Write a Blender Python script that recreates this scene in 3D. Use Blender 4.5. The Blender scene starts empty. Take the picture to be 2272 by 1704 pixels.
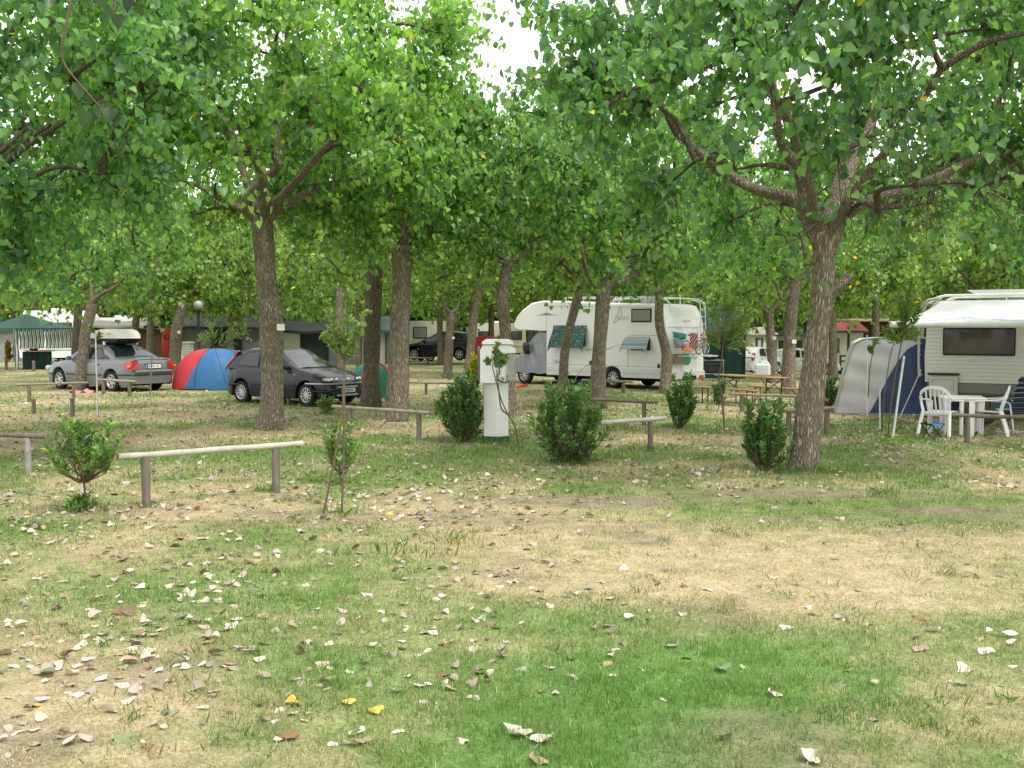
import bpy, math, random
import numpy as np
from mathutils import Vector, Matrix
random.seed(7); RNG = np.random.default_rng(11)
PI = math.pi; R = math.radians
sc = bpy.context.scene
COL = sc.collection

# ------------------------------------------------------------------ camera
F, CX, CY, EYE = 2300.0, 1136.0, 852.0, 2.07
PITCH = math.atan(127 / F)
cd = bpy.data.cameras.new("camera"); cam = bpy.data.objects.new("camera", cd); COL.objects.link(cam)
cd.sensor_width = 36.0; cd.lens = 36.0 * F / 2272; cd.clip_start = 0.1; cd.clip_end = 900
cam.location = (0, 0, EYE); cam.rotation_euler = (PI / 2 - PITCH, 0, 0)
sc.camera = cam
cp_, sp_ = math.cos(PITCH), math.sin(PITCH)

def ray(px, py):
    X, Y = (px - CX) / F, (CY - py) / F
    return Vector((X, cp_ + Y * sp_, -sp_ + Y * cp_))
def at(px, py, D):
    d = ray(px, py); return Vector((0, 0, EYE)) + d * (D / d.y)
def gz(x, y):
    def sm(t):
        t = min(max(t, 0), 1); return t * t * (3 - 2 * t)
    return -0.75 * sm((y - 40) / 25) * sm((x - 6) / 8)
def G(px, py):
    d = ray(px, py); z = 0.0
    for _ in range(6):
        p = Vector((0, 0, EYE)) + d * ((z - EYE) / d.z); z = gz(p.x, p.y)
    return p
def GD(px, D):
    x = (px - CX) / F * D / (cp_ + 127 / F * sp_) * 1.0
    return Vector((x, D, gz(x, D)))
def onplane(px, py, P, n):
    d = ray(px, py); o = Vector((0, 0, EYE)); n = Vector(n)
    return o + d * ((Vector(P) - o).dot(n) / d.dot(n))
def onwall(px, py, P1, P2):
    v = Vector(P2) - Vector(P1); return onplane(px, py, P1, (v.y, -v.x, 0))

# ------------------------------------------------------------------ materials
def new_mat(name):
    m = bpy.data.materials.new(name); m.use_nodes = True
    nt = m.node_tree; b = nt.nodes["Principled BSDF"]; return m, nt, b
def N(nt, typ, **kw):
    n = nt.nodes.new(typ)
    for k, v in kw.items():
        if k in n.inputs: n.inputs[k].default_value = v
        else: setattr(n, k, v)
    return n
MATS = {}
def mat(name, color, rough=0.5, spec=0.5, metal=0.0, var=0.12, scale=6.0, bump=0.0, coat=0.0, stretch=(1, 1, 1), dirt=0.0, trans=0.0, bscale=None):
    """procedural surface: base colour broken up by noise, uneven roughness, optional bump, grime and translucency"""
    if name in MATS: return MATS[name]
    m, nt, b = new_mat(name); L = nt.links.new
    tc = N(nt, "ShaderNodeTexCoord"); mp = N(nt, "ShaderNodeMapping"); mp.inputs["Scale"].default_value = stretch
    L(tc.outputs["Object"], mp.inputs[0])
    no = N(nt, "ShaderNodeTexNoise", Scale=scale, Detail=5.0, Roughness=0.6); L(mp.outputs[0], no.inputs["Vector"])
    mr = N(nt, "ShaderNodeMapRange"); mr.inputs[1].default_value = 0.25; mr.inputs[2].default_value = 0.75
    mr.inputs[3].default_value = 1 - var; mr.inputs[4].default_value = 1 + var; L(no.outputs[0], mr.inputs[0])
    mx = N(nt, "ShaderNodeVectorMath", operation="SCALE"); mx.inputs[0].default_value = color[:3]
    L(mr.outputs[0], mx.inputs["Scale"]); out = mx.outputs[0]
    if dirt:
        n2 = N(nt, "ShaderNodeTexNoise", Scale=scale * 0.35, Detail=7.0, Roughness=0.7); L(mp.outputs[0], n2.inputs["Vector"])
        r2 = N(nt, "ShaderNodeMapRange"); r2.inputs[1].default_value = 0.48; r2.inputs[2].default_value = 0.75; r2.inputs[4].default_value = dirt
        L(n2.outputs[0], r2.inputs[0])
        mm = N(nt, "ShaderNodeMix", data_type="RGBA"); mm.inputs[7].default_value = (0.11, 0.095, 0.065, 1)
        L(r2.outputs[0], mm.inputs[0]); L(out, mm.inputs[6]); out = mm.outputs[2]
    L(out, b.inputs["Base Color"])
    rr = N(nt, "ShaderNodeMapRange"); rr.inputs[3].default_value = max(rough - 0.08, 0.02); rr.inputs[4].default_value = min(rough + 0.12, 1)
    L(no.outputs[0], rr.inputs[0]); L(rr.outputs[0], b.inputs["Roughness"])
    b.inputs["Specular IOR Level"].default_value = spec; b.inputs["Metallic"].default_value = metal; b.inputs["Coat Weight"].default_value = coat
    if bump:
        nb = no
        if bscale: nb = N(nt, "ShaderNodeTexNoise", Scale=bscale, Detail=3.0); L(mp.outputs[0], nb.inputs["Vector"])
        bp = N(nt, "ShaderNodeBump", Strength=1.0, Distance=bump); L(nb.outputs[0], bp.inputs["Height"]); L(bp.outputs[0], b.inputs["Normal"])
    if trans:
        tr = N(nt, "ShaderNodeBsdfTranslucent"); L(out, tr.inputs[0])
        ms = N(nt, "ShaderNodeMixShader"); ms.inputs[0].default_value = trans
        L(b.outputs[0], ms.inputs[1]); L(tr.outputs[0], ms.inputs[2]); L(ms.outputs[0], nt.nodes["Material Output"].inputs[0])
    MATS[name] = m; return m

def leaf_mat(name, trans=0.35, rough=0.45, spec=0.4, tgain=(1.5, 1.7, 0.9)):
    m, nt, b = new_mat(name); L = nt.links.new
    at_ = N(nt, "ShaderNodeAttribute", attribute_name="tint")
    L(at_.outputs["Color"], b.inputs["Base Color"]); b.inputs["Roughness"].default_value = rough; b.inputs["Specular IOR Level"].default_value = spec
    if trans:
        vm = N(nt, "ShaderNodeVectorMath", operation="MULTIPLY"); vm.inputs[1].default_value = tgain; L(at_.outputs["Color"], vm.inputs[0])
        tr = N(nt, "ShaderNodeBsdfTranslucent"); L(vm.outputs[0], tr.inputs[0])
        ms = N(nt, "ShaderNodeMixShader"); ms.inputs[0].default_value = trans
        L(b.outputs[0], ms.inputs[1]); L(tr.outputs[0], ms.inputs[2]); L(ms.outputs[0], nt.nodes["Material Output"].inputs[0])
    return m
LEAF = leaf_mat("poplar leaf", 0.48, 0.38, 0.5); SHRUB = leaf_mat("shrub leaf", 0.2, 0.35, 0.5, (1.3, 1.5, 0.8))
BLADE = leaf_mat("grass blade", 0.35, 0.7, 0.15, (1.1, 1.2, 0.9)); DRY = leaf_mat("dry leaf litter", 0.12, 0.75, 0.2, (1.1, 1, 0.8))

def bark_mat(name, c1, c2, sc_=1.0):
    m, nt, b = new_mat(name); L = nt.links.new
    tc = N(nt, "ShaderNodeTexCoord"); mp = N(nt, "ShaderNodeMapping"); mp.inputs["Scale"].default_value = (sc_, sc_, sc_ * 0.13)
    L(tc.outputs["Object"], mp.inputs[0])
    v = N(nt, "ShaderNodeTexVoronoi", feature="DISTANCE_TO_EDGE", Scale=44.0); n1 = N(nt, "ShaderNodeTexNoise", Scale=9.0, Detail=6.0, Roughness=0.7)
    n0 = N(nt, "ShaderNodeTexNoise", Scale=14.0, Detail=3.0); L(mp.outputs[0], n0.inputs["Vector"])
    ad = N(nt, "ShaderNodeVectorMath", operation="MULTIPLY_ADD"); L(n0.outputs["Color"], ad.inputs[0]); ad.inputs[1].default_value = (0.09, 0.09, 0.09); L(mp.outputs[0], ad.inputs[2])
    L(ad.outputs[0], v.inputs["Vector"]); L(tc.outputs["Object"], n1.inputs["Vector"])
    r = N(nt, "ShaderNodeMapRange"); r.inputs[1].default_value = 0.0; r.inputs[2].default_value = 0.30; L(v.outputs["Distance"], r.inputs[0])
    mu = N(nt, "ShaderNodeMath", operation="MULTIPLY"); L(r.outputs[0], mu.inputs[0]); L(n1.outputs[0], mu.inputs[1])
    cr = N(nt, "ShaderNodeValToRGB"); e = cr.color_ramp.elements
    e[0].position = 0.03; e[0].color = (*c1, 1); e[1].position = 0.62; e[1].color = (*c2, 1)
    k = cr.color_ramp.elements.new(0.34); k.color = (*[(a * 0.45 + d * 0.55) for a, d in zip(c1, c2)], 1)
    L(mu.outputs[0], cr.inputs[0])
    n3 = N(nt, "ShaderNodeTexNoise", Scale=1.6, Detail=4.0); L(tc.outputs["Object"], n3.inputs["Vector"])
    r3 = N(nt, "ShaderNodeMapRange"); r3.inputs[1].default_value = 0.5; r3.inputs[2].default_value = 0.72; r3.inputs[4].default_value = 0.5; L(n3.outputs[0], r3.inputs[0])
    mg = N(nt, "ShaderNodeMix", data_type="RGBA"); mg.inputs[7].default_value = (0.10, 0.10, 0.045, 1); L(r3.outputs[0], mg.inputs[0]); L(cr.outputs[0], mg.inputs[6])
    L(mg.outputs[2], b.inputs["Base Color"]); b.inputs["Roughness"].default_value = 0.95; b.inputs["Specular IOR Level"].default_value = 0.12
    bp = N(nt, "ShaderNodeBump", Strength=1.0, Distance=0.032); L(mu.outputs[0], bp.inputs["Height"]); L(bp.outputs[0], b.inputs["Normal"])
    return m
BARK = bark_mat("poplar bark", (0.135, 0.108, 0.082), (0.55, 0.465, 0.375)); BARKD = bark_mat("dark bark", (0.085, 0.067, 0.05), (0.32, 0.265, 0.205))
TWIG = mat("twig bark", (0.13, 0.10, 0.07), 0.9, 0.15, var=0.3, scale=20)
LOG = mat("weathered log", (0.28, 0.245, 0.185), 0.9, 0.15, var=0.35, scale=9, bump=0.006, stretch=(1, 1, 0.5), dirt=0.35)
LOGD = mat("treated log post", (0.165, 0.14, 0.108), 0.9, 0.15, var=0.3, scale=14, bump=0.006, stretch=(1, 1, 0.25), dirt=0.3)
PEEL = mat("peeled pale log", (0.44, 0.405, 0.355), 0.85, 0.2, var=0.25, scale=7, bump=0.006, dirt=0.35)

# ------------------------------------------------------------------ mesh builder
class MB:
    def __init__(s): s.v = []; s.f = []; s.m = []; s.sm = []
    def add(s, v, f, m=0, smooth=False, T=None):
        k = len(s.v); s.v += [tuple(T @ Vector(p)) if T is not None else tuple(p) for p in v]
        for q in f: s.f.append(tuple(i + k for i in q)); s.m.append(m); s.sm.append(smooth)
        return s
    def box(s, c, d, m=0, b=0.0, T=None, rz=0.0):
        x, y, z = d[0] / 2, d[1] / 2, d[2] / 2; b = min(b, x * 0.9, y * 0.9, z * 0.9)
        M = Matrix.Translation(Vector(c)) @ Matrix.Rotation(rz, 4, 'Z'); M = T @ M if T is not None else M
        if b <= 0:
            v = [(sx * x, sy * y, sz * z) for sx in (-1, 1) for sy in (-1, 1) for sz in (-1, 1)]
            return s.add(v, [(0, 1, 3, 2), (4, 6, 7, 5), (0, 4, 5, 1), (2, 3, 7, 6), (0, 2, 6, 4), (1, 5, 7, 3)], m, False, M)
        v = []; ix = {}
        for sx in (-1, 1):
            for sy in (-1, 1):
                for sz in (-1, 1):
                    for a in range(3):
                        p = [sx * (x - b), sy * (y - b), sz * (z - b)]; p[a] = (sx * x, sy * y, sz * z)[a]
                        ix[sx, sy, sz, a] = len(v); v.append(tuple(p))
        f = []
        for a in range(3):
            o = [i for i in range(3) if i != a]
            for sg in (-1, 1):
                q = []
                for p, r in ((-1, -1), (1, -1), (1, 1), (-1, 1)):
                    k = [0, 0, 0]; k[a] = sg; k[o[0]] = p; k[o[1]] = r; q.append(ix[k[0], k[1], k[2], a])
                flip = (sg > 0) == (a == 1)
                f.append(tuple(reversed(q)) if flip else tuple(q))
            for p in (-1, 1):
                for r in (-1, 1):
                    k0 = [0, 0, 0]; k0[o[0]] = p; k0[o[1]] = r
                    def I(sg, ax): k = list(k0); k[a] = sg; return ix[k[0], k[1], k[2], ax]
                    f.append((I(-1, o[0]), I(1, o[0]), I(1, o[1]), I(-1, o[1])))
        for sx in (-1, 1):
            for sy in (-1, 1):
                for sz in (-1, 1): f.append(tuple(ix[sx, sy, sz, a] for a in range(3)))
        return s.add(v, f, m, False, M)
    def tube(s, pts, r, n=8, m=0, cap=True, smooth=True, T=None, wob=None):
        pts = [Vector(p) for p in pts]; K = len(pts); rs = list(r) if hasattr(r, '__len__') else [r] * K
        v = []; f = []; up = None
        for i, p in enumerate(pts):
            t = (pts[min(i + 1, K - 1)] - pts[max(i - 1, 0)]).normalized()
            if up is None: up = t.orthogonal().normalized()
            up = (up - t * up.dot(t)); up = up.normalized() if up.length > 1e-6 else t.orthogonal().normalized()
            w = t.cross(up)
            for j in range(n):
                a = 2 * PI * j / n; rr = rs[i] * (wob(i, j, p) if wob else 1)
                v.append(p + (up * math.cos(a) + w * math.sin(a)) * rr)
        for i in range(K - 1):
            for j in range(n): f.append((i * n + j, i * n + (j + 1) % n, (i + 1) * n + (j + 1) % n, (i + 1) * n + j))
        s.add(v, f, m, smooth, T)
        if cap:
            s.add(v[:n], [tuple(reversed(range(n)))], m, False, T); s.add(v[-n:], [tuple(range(n))], m, False, T)
        return s
    def rod(s, a, b, r, n=8, m=0, T=None): return s.tube([a, b], r, n, m, True, True, T)
    def bar(s, a, b, w, h, m=0, T=None):
        a, b = Vector(a), Vector(b); t = (b - a); Lg = t.length; q = t.to_track_quat('X', 'Z').to_matrix().to_4x4()
        M = Matrix.Translation((a + b) / 2) @ q; M = T @ M if T is not None else M
        return s.box((0, 0, 0), (Lg, w, h), m, min(w, h) * 0.15, M)
    def prism(s, poly, a, b, axis='Y', m=0, T=None, mcap=None):
        n = len(poly)
        P = {'Y': lambda p, t: (p[0], t, p[1]), 'X': lambda p, t: (t, p[0], p[1]), 'Z': lambda p, t: (p[0], p[1], t)}[axis]
        v = [P(p, a) for p in poly] + [P(p, b) for p in poly]
        s.add(v, [(i, (i + 1) % n, n + (i + 1) % n, n + i) for i in range(n)], m, False, T)
        s.add(v, [tuple(reversed(range(n))), tuple(range(n, 2 * n))], m if mcap is None else mcap, False, T); return s
    def lathe(s, prof, n=20, m=0, T=None, smooth=True, a0=0, a1=2 * PI):
        full = abs(a1 - a0 - 2 * PI) < 1e-6; k = n if full else n + 1
        v = [(r * math.cos(a0 + (a1 - a0) * j / n), r * math.sin(a0 + (a1 - a0) * j / n), z) for r, z in prof for j in range(k)]
        f = [(i * k + j, i * k + (j + 1) % k, (i + 1) * k + (j + 1) % k, (i + 1) * k + j) for i in range(len(prof) - 1) for j in range(n)]
        return s.add(v, f, m, smooth, T)
    def grid(s, rows, m=0, smooth=True, T=None, close=False):
        h, w = len(rows), len(rows[0]); v = [p for r in rows for p in r]
        f = [(i * w + j, i * w + (j + 1) % w, (i + 1) * w + (j + 1) % w, (i + 1) * w + j) for i in range(h - 1) for j in range(w if close else w - 1)]
        return s.add(v, f, m, smooth, T)
    def build(s, name, mats, parent=None, loc=None, label=None, sharp=35, weld=False):
        me = bpy.data.meshes.new(name); me.from_pydata(s.v, [], s.f)
        for m in (mats if isinstance(mats, (list, tuple)) else [mats]): me.materials.append(m)
        me.polygons.foreach_set("material_index", s.m); me.polygons.foreach_set("use_smooth", s.sm); me.update()
        import bmesh
        bm = bmesh.new(); bm.from_mesh(me)
        if weld: bmesh.ops.remove_doubles(bm, verts=bm.verts, dist=0.0004)
        bmesh.ops.recalc_face_normals(bm, faces=bm.faces); bm.to_mesh(me); bm.free()
        if any(s.sm): me.set_sharp_from_angle(angle=R(sharp))
        o = bpy.data.objects.new(name, me); COL.objects.link(o)
        if parent: o.parent = parent
        if loc is not None: o.location = loc
        if label: o["label"] = label
        return o
def tag(o, label=None, cat=None, group=None, kind=None):
    if label: o["label"] = label
    if cat: o["category"] = cat
    if group: o["group"] = group
    if kind: o["kind"] = kind
    return o
def empty(name, loc, rz=0, label=None, cat=None, group=None):
    o = bpy.data.objects.new(name, None); COL.objects.link(o); o.location = loc; o.rotation_euler = (0, 0, rz); o.empty_display_size = 0.2
    return tag(o, label, cat, group)
def local(root):
    """function that turns a world point into the thing's own coordinates"""
    M = (Matrix.Translation(root.location) @ root.rotation_euler.to_matrix().to_4x4()).inverted()
    return lambda p: M @ Vector(p)
def text(s, size, name, m, parent, T, ext=0.001, label=None):
    c = bpy.data.curves.new(name, "FONT"); c.body = s; c.size = size; c.extrude = ext; c.align_x = "CENTER"; c.align_y = "CENTER"
    t = bpy.data.objects.new(name, c); COL.objects.link(t); bpy.context.view_layer.update()
    me = bpy.data.meshes.new_from_object(t.evaluated_get(bpy.context.evaluated_depsgraph_get())); bpy.data.objects.remove(t)
    me.transform(T); me.materials.clear(); me.materials.append(m)
    o = bpy.data.objects.new(name, me); COL.objects.link(o); o.parent = parent
    return o
def smooth_path(pts, per=6):
    P = [Vector(p) for p in pts]; P = [P[0] * 2 - P[1]] + P + [P[-1] * 2 - P[-2]]; out = []
    for i in range(1, len(P) - 2):
        a, b, c, d = P[i - 1:i + 3]
        for k in range(per):
            t = k / per; out.append(0.5 * ((2 * b) + (c - a) * t + (2 * a - 5 * b + 4 * c - d) * t * t + (3 * b - a - 3 * c + d) * t ** 3))
    return out + [P[-2]]

# ------------------------------------------------------------------ value noise
def _h(ix, iy, s):
    n = (ix * 374761393 + iy * 668265263 + s * 974711) & 0x7fffffff; n = ((n ^ (n >> 13)) * 1274126177) & 0x7fffffff
    return ((n ^ (n >> 16)) & 0xffff) / 65535.0
def vnoise(x, y, s=0):
    x = np.asarray(x, float); y = np.asarray(y, float); xi = np.floor(x).astype(np.int64); yi = np.floor(y).astype(np.int64); fx = x - xi; fy = y - yi
    fx = fx * fx * (3 - 2 * fx); fy = fy * fy * (3 - 2 * fy)
    return (_h(xi, yi, s) * (1 - fx) + _h(xi + 1, yi, s) * fx) * (1 - fy) + (_h(xi, yi + 1, s) * (1 - fx) + _h(xi + 1, yi + 1, s) * fx) * fy
def fbm(x, y, s=0, o=4):
    t = 0; a = 0.5; w = 0
    for i in range(o): t = t + a * vnoise(x * 2 ** i, y * 2 ** i, s + i); w += a; a *= 0.55
    return t / w

# ------------------------------------------------------------------ leaves as real little faces
def leaf_mesh(name, P, T, Nn, size, tint, m, aspect=1.0, fold=0.12, tips=1.05):
    P, T, Nn = np.asarray(P), np.asarray(T), np.asarray(Nn); k = len(P)
    T = T / np.linalg.norm(T, axis=1, keepdims=True); Nn = Nn - T * np.sum(Nn * T, axis=1, keepdims=True); Nn = Nn / np.maximum(np.linalg.norm(Nn, axis=1, keepdims=True), 1e-6)
    S = np.cross(Nn, T); z = np.asarray(size).reshape(-1, 1)
    h = [(0.21, -0.03, .45), (0.44, 0.11, .95), (0.47, 0.36, 1.0), (0.27, 0.74, .6)] if aspect > .6 else [(0.22, .08, .5), (0.45, .28, 1.0), (0.42, 0.60, 1.0), (0.2, 0.86, .5)]
    tpl = [(0, 0.06, 0)] + [(a * aspect, b, c * fold) for a, b, c in h] + [(0, tips, -fold * 0.6)] + [(-a * aspect, b, c * fold) for a, b, c in reversed(h)]
    V = np.stack([P + z * (S * a + T * b + Nn * c) for a, b, c in tpl], 1).reshape(-1, 3)
    base = np.arange(k)[:, None] * 10
    L = (base + np.array([0, 1, 2, 3, 4, 5, 0, 5, 6, 7, 8, 9])).reshape(-1)
    me = bpy.data.meshes.new(name); me.vertices.add(k * 10); me.loops.add(k * 12); me.polygons.add(k * 2)
    me.vertices.foreach_set("co", V.astype(np.float32).ravel()); me.loops.foreach_set("vertex_index", L.astype(np.int32))
    me.polygons.foreach_set("loop_start", (np.arange(k * 2) * 6).astype(np.int32)); me.update(calc_edges=True)
    ca = me.color_attributes.new("tint", "FLOAT_COLOR", "POINT")
    c = np.ones((k, 10, 4), np.float32); c[:, :, :3] = np.asarray(tint)[:, None, :]; ca.data.foreach_set("color", c.ravel())
    me.materials.append(m); return me
def unit(n, rng): v = rng.normal(size=(n, 3)); return v / np.linalg.norm(v, axis=1, keepdims=True)
def greens(n, rng, base=(0.085, 0.20, 0.032), alt=(0.15, 0.27, 0.03), dark=(0.05, 0.13, 0.035), yellow=0.01):
    u = rng.random((n, 1)); w = rng.random((n, 1))
    c = np.array(base) * (1 - u) + np.array(alt) * u; c = np.where(w < 0.35, np.array(dark) * (0.8 + 0.4 * u), c); c = c * (0.85 + 0.3 * rng.random((n, 1)))
    y = rng.random((n, 1)) < yellow
    return np.where(y, np.array((0.55, 0.40, 0.03)) * (0.7 + 0.5 * rng.random((n, 1))), c)
# ------------------------------------------------------------------ trees
def limb(mb, pts, r0, r1, n=8, seed=0, per=5):
    P = smooth_path(pts, per); K = len(P); rg = random.Random(seed); ph = [rg.random() * 6 for _ in range(4)]
    rs = [r0 + (r1 - r0) * (i / (K - 1)) ** 0.8 for i in range(K)]
    mb.tube(P, rs, n, 0, True, True, None, lambda i, j, p: 1 + 0.09 * math.sin(ph[0] + i * 0.9 + j * 2.1) + 0.06 * math.sin(ph[1] + i * 2.3 - j))
    return P
def trunk_part(root, path, r0, r1, limbs, m, flare=1.35, n=20, seed=0, knots=()):
    """one continuous trunk with bark ridges, flared foot, and its main limbs"""
    W = local(root); mb = MB(); P = smooth_path([W(p) for p in path], 10); K = len(P)
    P[0] = P[0] - Vector((0, 0, 0.12))
    Ht = max(P[-1].z, 0.5); rs = []
    for p in P:
        t = min(max(p.z / Ht, 0), 1); rs.append((r0 * (1 - t) + r1 * t) * (1 + (flare - 1) * math.exp(-max(p.z, 0) / 0.22) + 0.16 * math.exp(-(Ht - p.z) / 0.25)))
    rg = random.Random(seed); ph = [rg.random() * 6.28 for _ in range(9)]
    def wob(i, j, p):
        a = 2 * PI * j / n; z = p.z
        w = 1 + 0.035 * math.sin(5 * a + ph[0] + z * 1.1) + 0.03 * math.sin(9 * a + ph[1] - z * 1.7) + 0.05 * math.sin(2 * a + ph[2] + z * 2.1) + 0.035 * math.sin(z * 4.1 + ph[3])
        w += 0.20 * math.exp(-max(z, 0) / 0.16) * math.sin(4 * a + ph[4]) + .07 * math.exp(-max(z, 0) / .3) * math.sin(7 * a + ph[5])
        for kz, ka, ks in knots: w += ks * math.exp(-((z - kz) / 0.16) ** 2) * max(0, math.cos(a - ka)) ** 3
        return w
    mb.tube(P, rs, n, 0, True, True, None, wob)
    tips = []
    for i, (lp, a, b) in enumerate(limbs):
        q = limb(mb, [W(p) for p in lp], a, b, 9, seed + i); tips.append(q)
    mb.build("trunk", m, root, sharp=80)
    return tips, P[-1]
def make_heads(rng, c, rad, n, zmin, fill=(0.45, 0.9), mind=0.75):
    H = []; tries = 0
    while len(H) < n and tries < n * 60:
        tries += 1; d = unit(1, rng)[0]; f = rng.uniform(*fill) ** 0.6; p = np.array(c) + d * np.array(rad) * f
        if p[2] < zmin: continue
        if all(np.linalg.norm(p - q) > mind for q in H): H.append(p)
    return H
def branches_to(H, skel, rng, mb, r=0.045):
    """join each head of shoots to the nearest, lower point of the wood already grown"""
    skel = [np.array(p) for p in skel]; o = sorted(range(len(H)), key=lambda i: min(np.linalg.norm(H[i] - s) for s in skel))
    for i in o:
        h = H[i]; cand = sorted(skel, key=lambda s: np.linalg.norm(h - s) + max(0, s[2] - h[2]) * 1.5); s = cand[0]
        L = np.linalg.norm(h - s); mid = (s + h) / 2 + np.array((0, 0, 0.10 * L)) + rng.normal(size=3) * 0.06 * L
        q = limb(mb, [s, mid, h], min(r, 0.02 + 0.02 * L) + 0.012, 0.016, 6, int(rng.integers(1e6)), 4)
        skel += [np.array(p) for p in q[2:]]
def grow(H, c, rng, shoots, slen, step, lsize, tw=True, droop=0.25, upb=0.65, col=None, stem_r=0.006):
    """shoots that burst from every head, and the leaves hung along them"""
    Ps, Ts, Ns, Zs = [], [], [], []; mb = MB()
    for h in H:
        out = h - np.array(c); out[2] *= 0.6; out = out / max(np.linalg.norm(out), 1e-3)
        for k in range(shoots):
            low = rng.random() < droop
            d = out * (0.75 if low else 0.45) + np.array((0, 0, -0.25 if low else upb)) + unit(1, rng)[0] * 0.75; d /= np.linalg.norm(d)
            L = slen * rng.uniform(0.55, 1.25) * (0.7 if low else 1); ts = np.arange(0.12, 1.0, step / L); n = len(ts)
            ts = ts + rng.uniform(-0.3, 0.3, n) * step / L
            g = np.array((0, 0, -1.0)) * (0.30 * L if low else 0.10 * L)
            X = h + d * L * ts[:, None] + g * (ts[:, None] ** 2) + rng.normal(size=(n, 3)) * 0.02
            if tw and k % 2 == 0: mb.tube([h + d * L * t + g * t * t for t in (0, 0.35, 0.7, 1)], [stem_r * 1.6, stem_r * 1.2, stem_r * 0.8, stem_r * 0.4], 4, 0, False)
            off = unit(n, rng); off -= d * (off @ d)[:, None]; off = off * lsize * 0.75
            X = X + off; T = off / lsize * 0.7 + np.array((0, 0, -0.95)) + rng.normal(size=(n, 3)) * 0.45
            Nn = off / lsize * 0.9 + out * 0.5 + np.array((0, 0, 0.35)) + rng.normal(size=(n, 3)) * 0.6
            Ps.append(X); Ts.append(T); Ns.append(Nn); Zs.append(lsize * rng.uniform(0.6, 1.25, n))
    P = np.concatenate(Ps); return P, np.concatenate(Ts), np.concatenate(Ns), np.concatenate(Zs), mb
def crown_parts(name_seed, c, rad, nheads, zmin, skel, shoots, slen, step, lsize, droop=0.25, base=None, alt=None, dark=None, yellow=0.008, mind=0.75, extra=(), fill=(0.45, 0.9), cull=None, r=0.05):
    rng = np.random.default_rng(name_seed); H = make_heads(rng, c, rad, nheads, zmin, fill, mind) + [np.array(e) for e in extra]
    wood = MB(); branches_to(H, skel, rng, wood, r)
    P, T, Nn, Z, tw = grow(H, c, rng, shoots, slen, step, lsize, droop=droop)
    if cull is not None:
        k = cull(P, rng); P, T, Nn, Z = P[k], T[k], Nn[k], Z[k]
    kw = {k: v for k, v in (("base", base), ("alt", alt), ("dark", dark)) if v}
    tint = greens(len(P), rng, yellow=yellow, **kw)
    clump = 0.75 + 0.5 * fbm(P[:, 0] * 0.9 + P[:, 2] * 0.5, P[:, 1] * 0.9 - P[:, 2] * 0.6, name_seed)[:, None]
    me = leaf_mesh("crown", P, T, Nn, Z, tint * clump * 1.68, LEAF)
    for v, f in ((tw.v, tw.f),):
        k = len(wood.v); wood.v += v; wood.f += [tuple(i + k for i in q) for q in f]; wood.m += [0] * len(f); wood.sm += [True] * len(f)
    return me, wood
def put(name, me, parent, loc=(0, 0, 0), rz=0, s=1.0):
    o = bpy.data.objects.new(name, me); COL.objects.link(o); o.parent = parent; o.location = loc; o.rotation_euler = (0, 0, rz); o.scale = (s, s, s); return o
def src_path(pts, D, off=None): return [at(x, y, D + (off[i] if off else 0)) for i, (x, y) in enumerate(pts)]
G1 = "pollarded poplars of the campsite"

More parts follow.
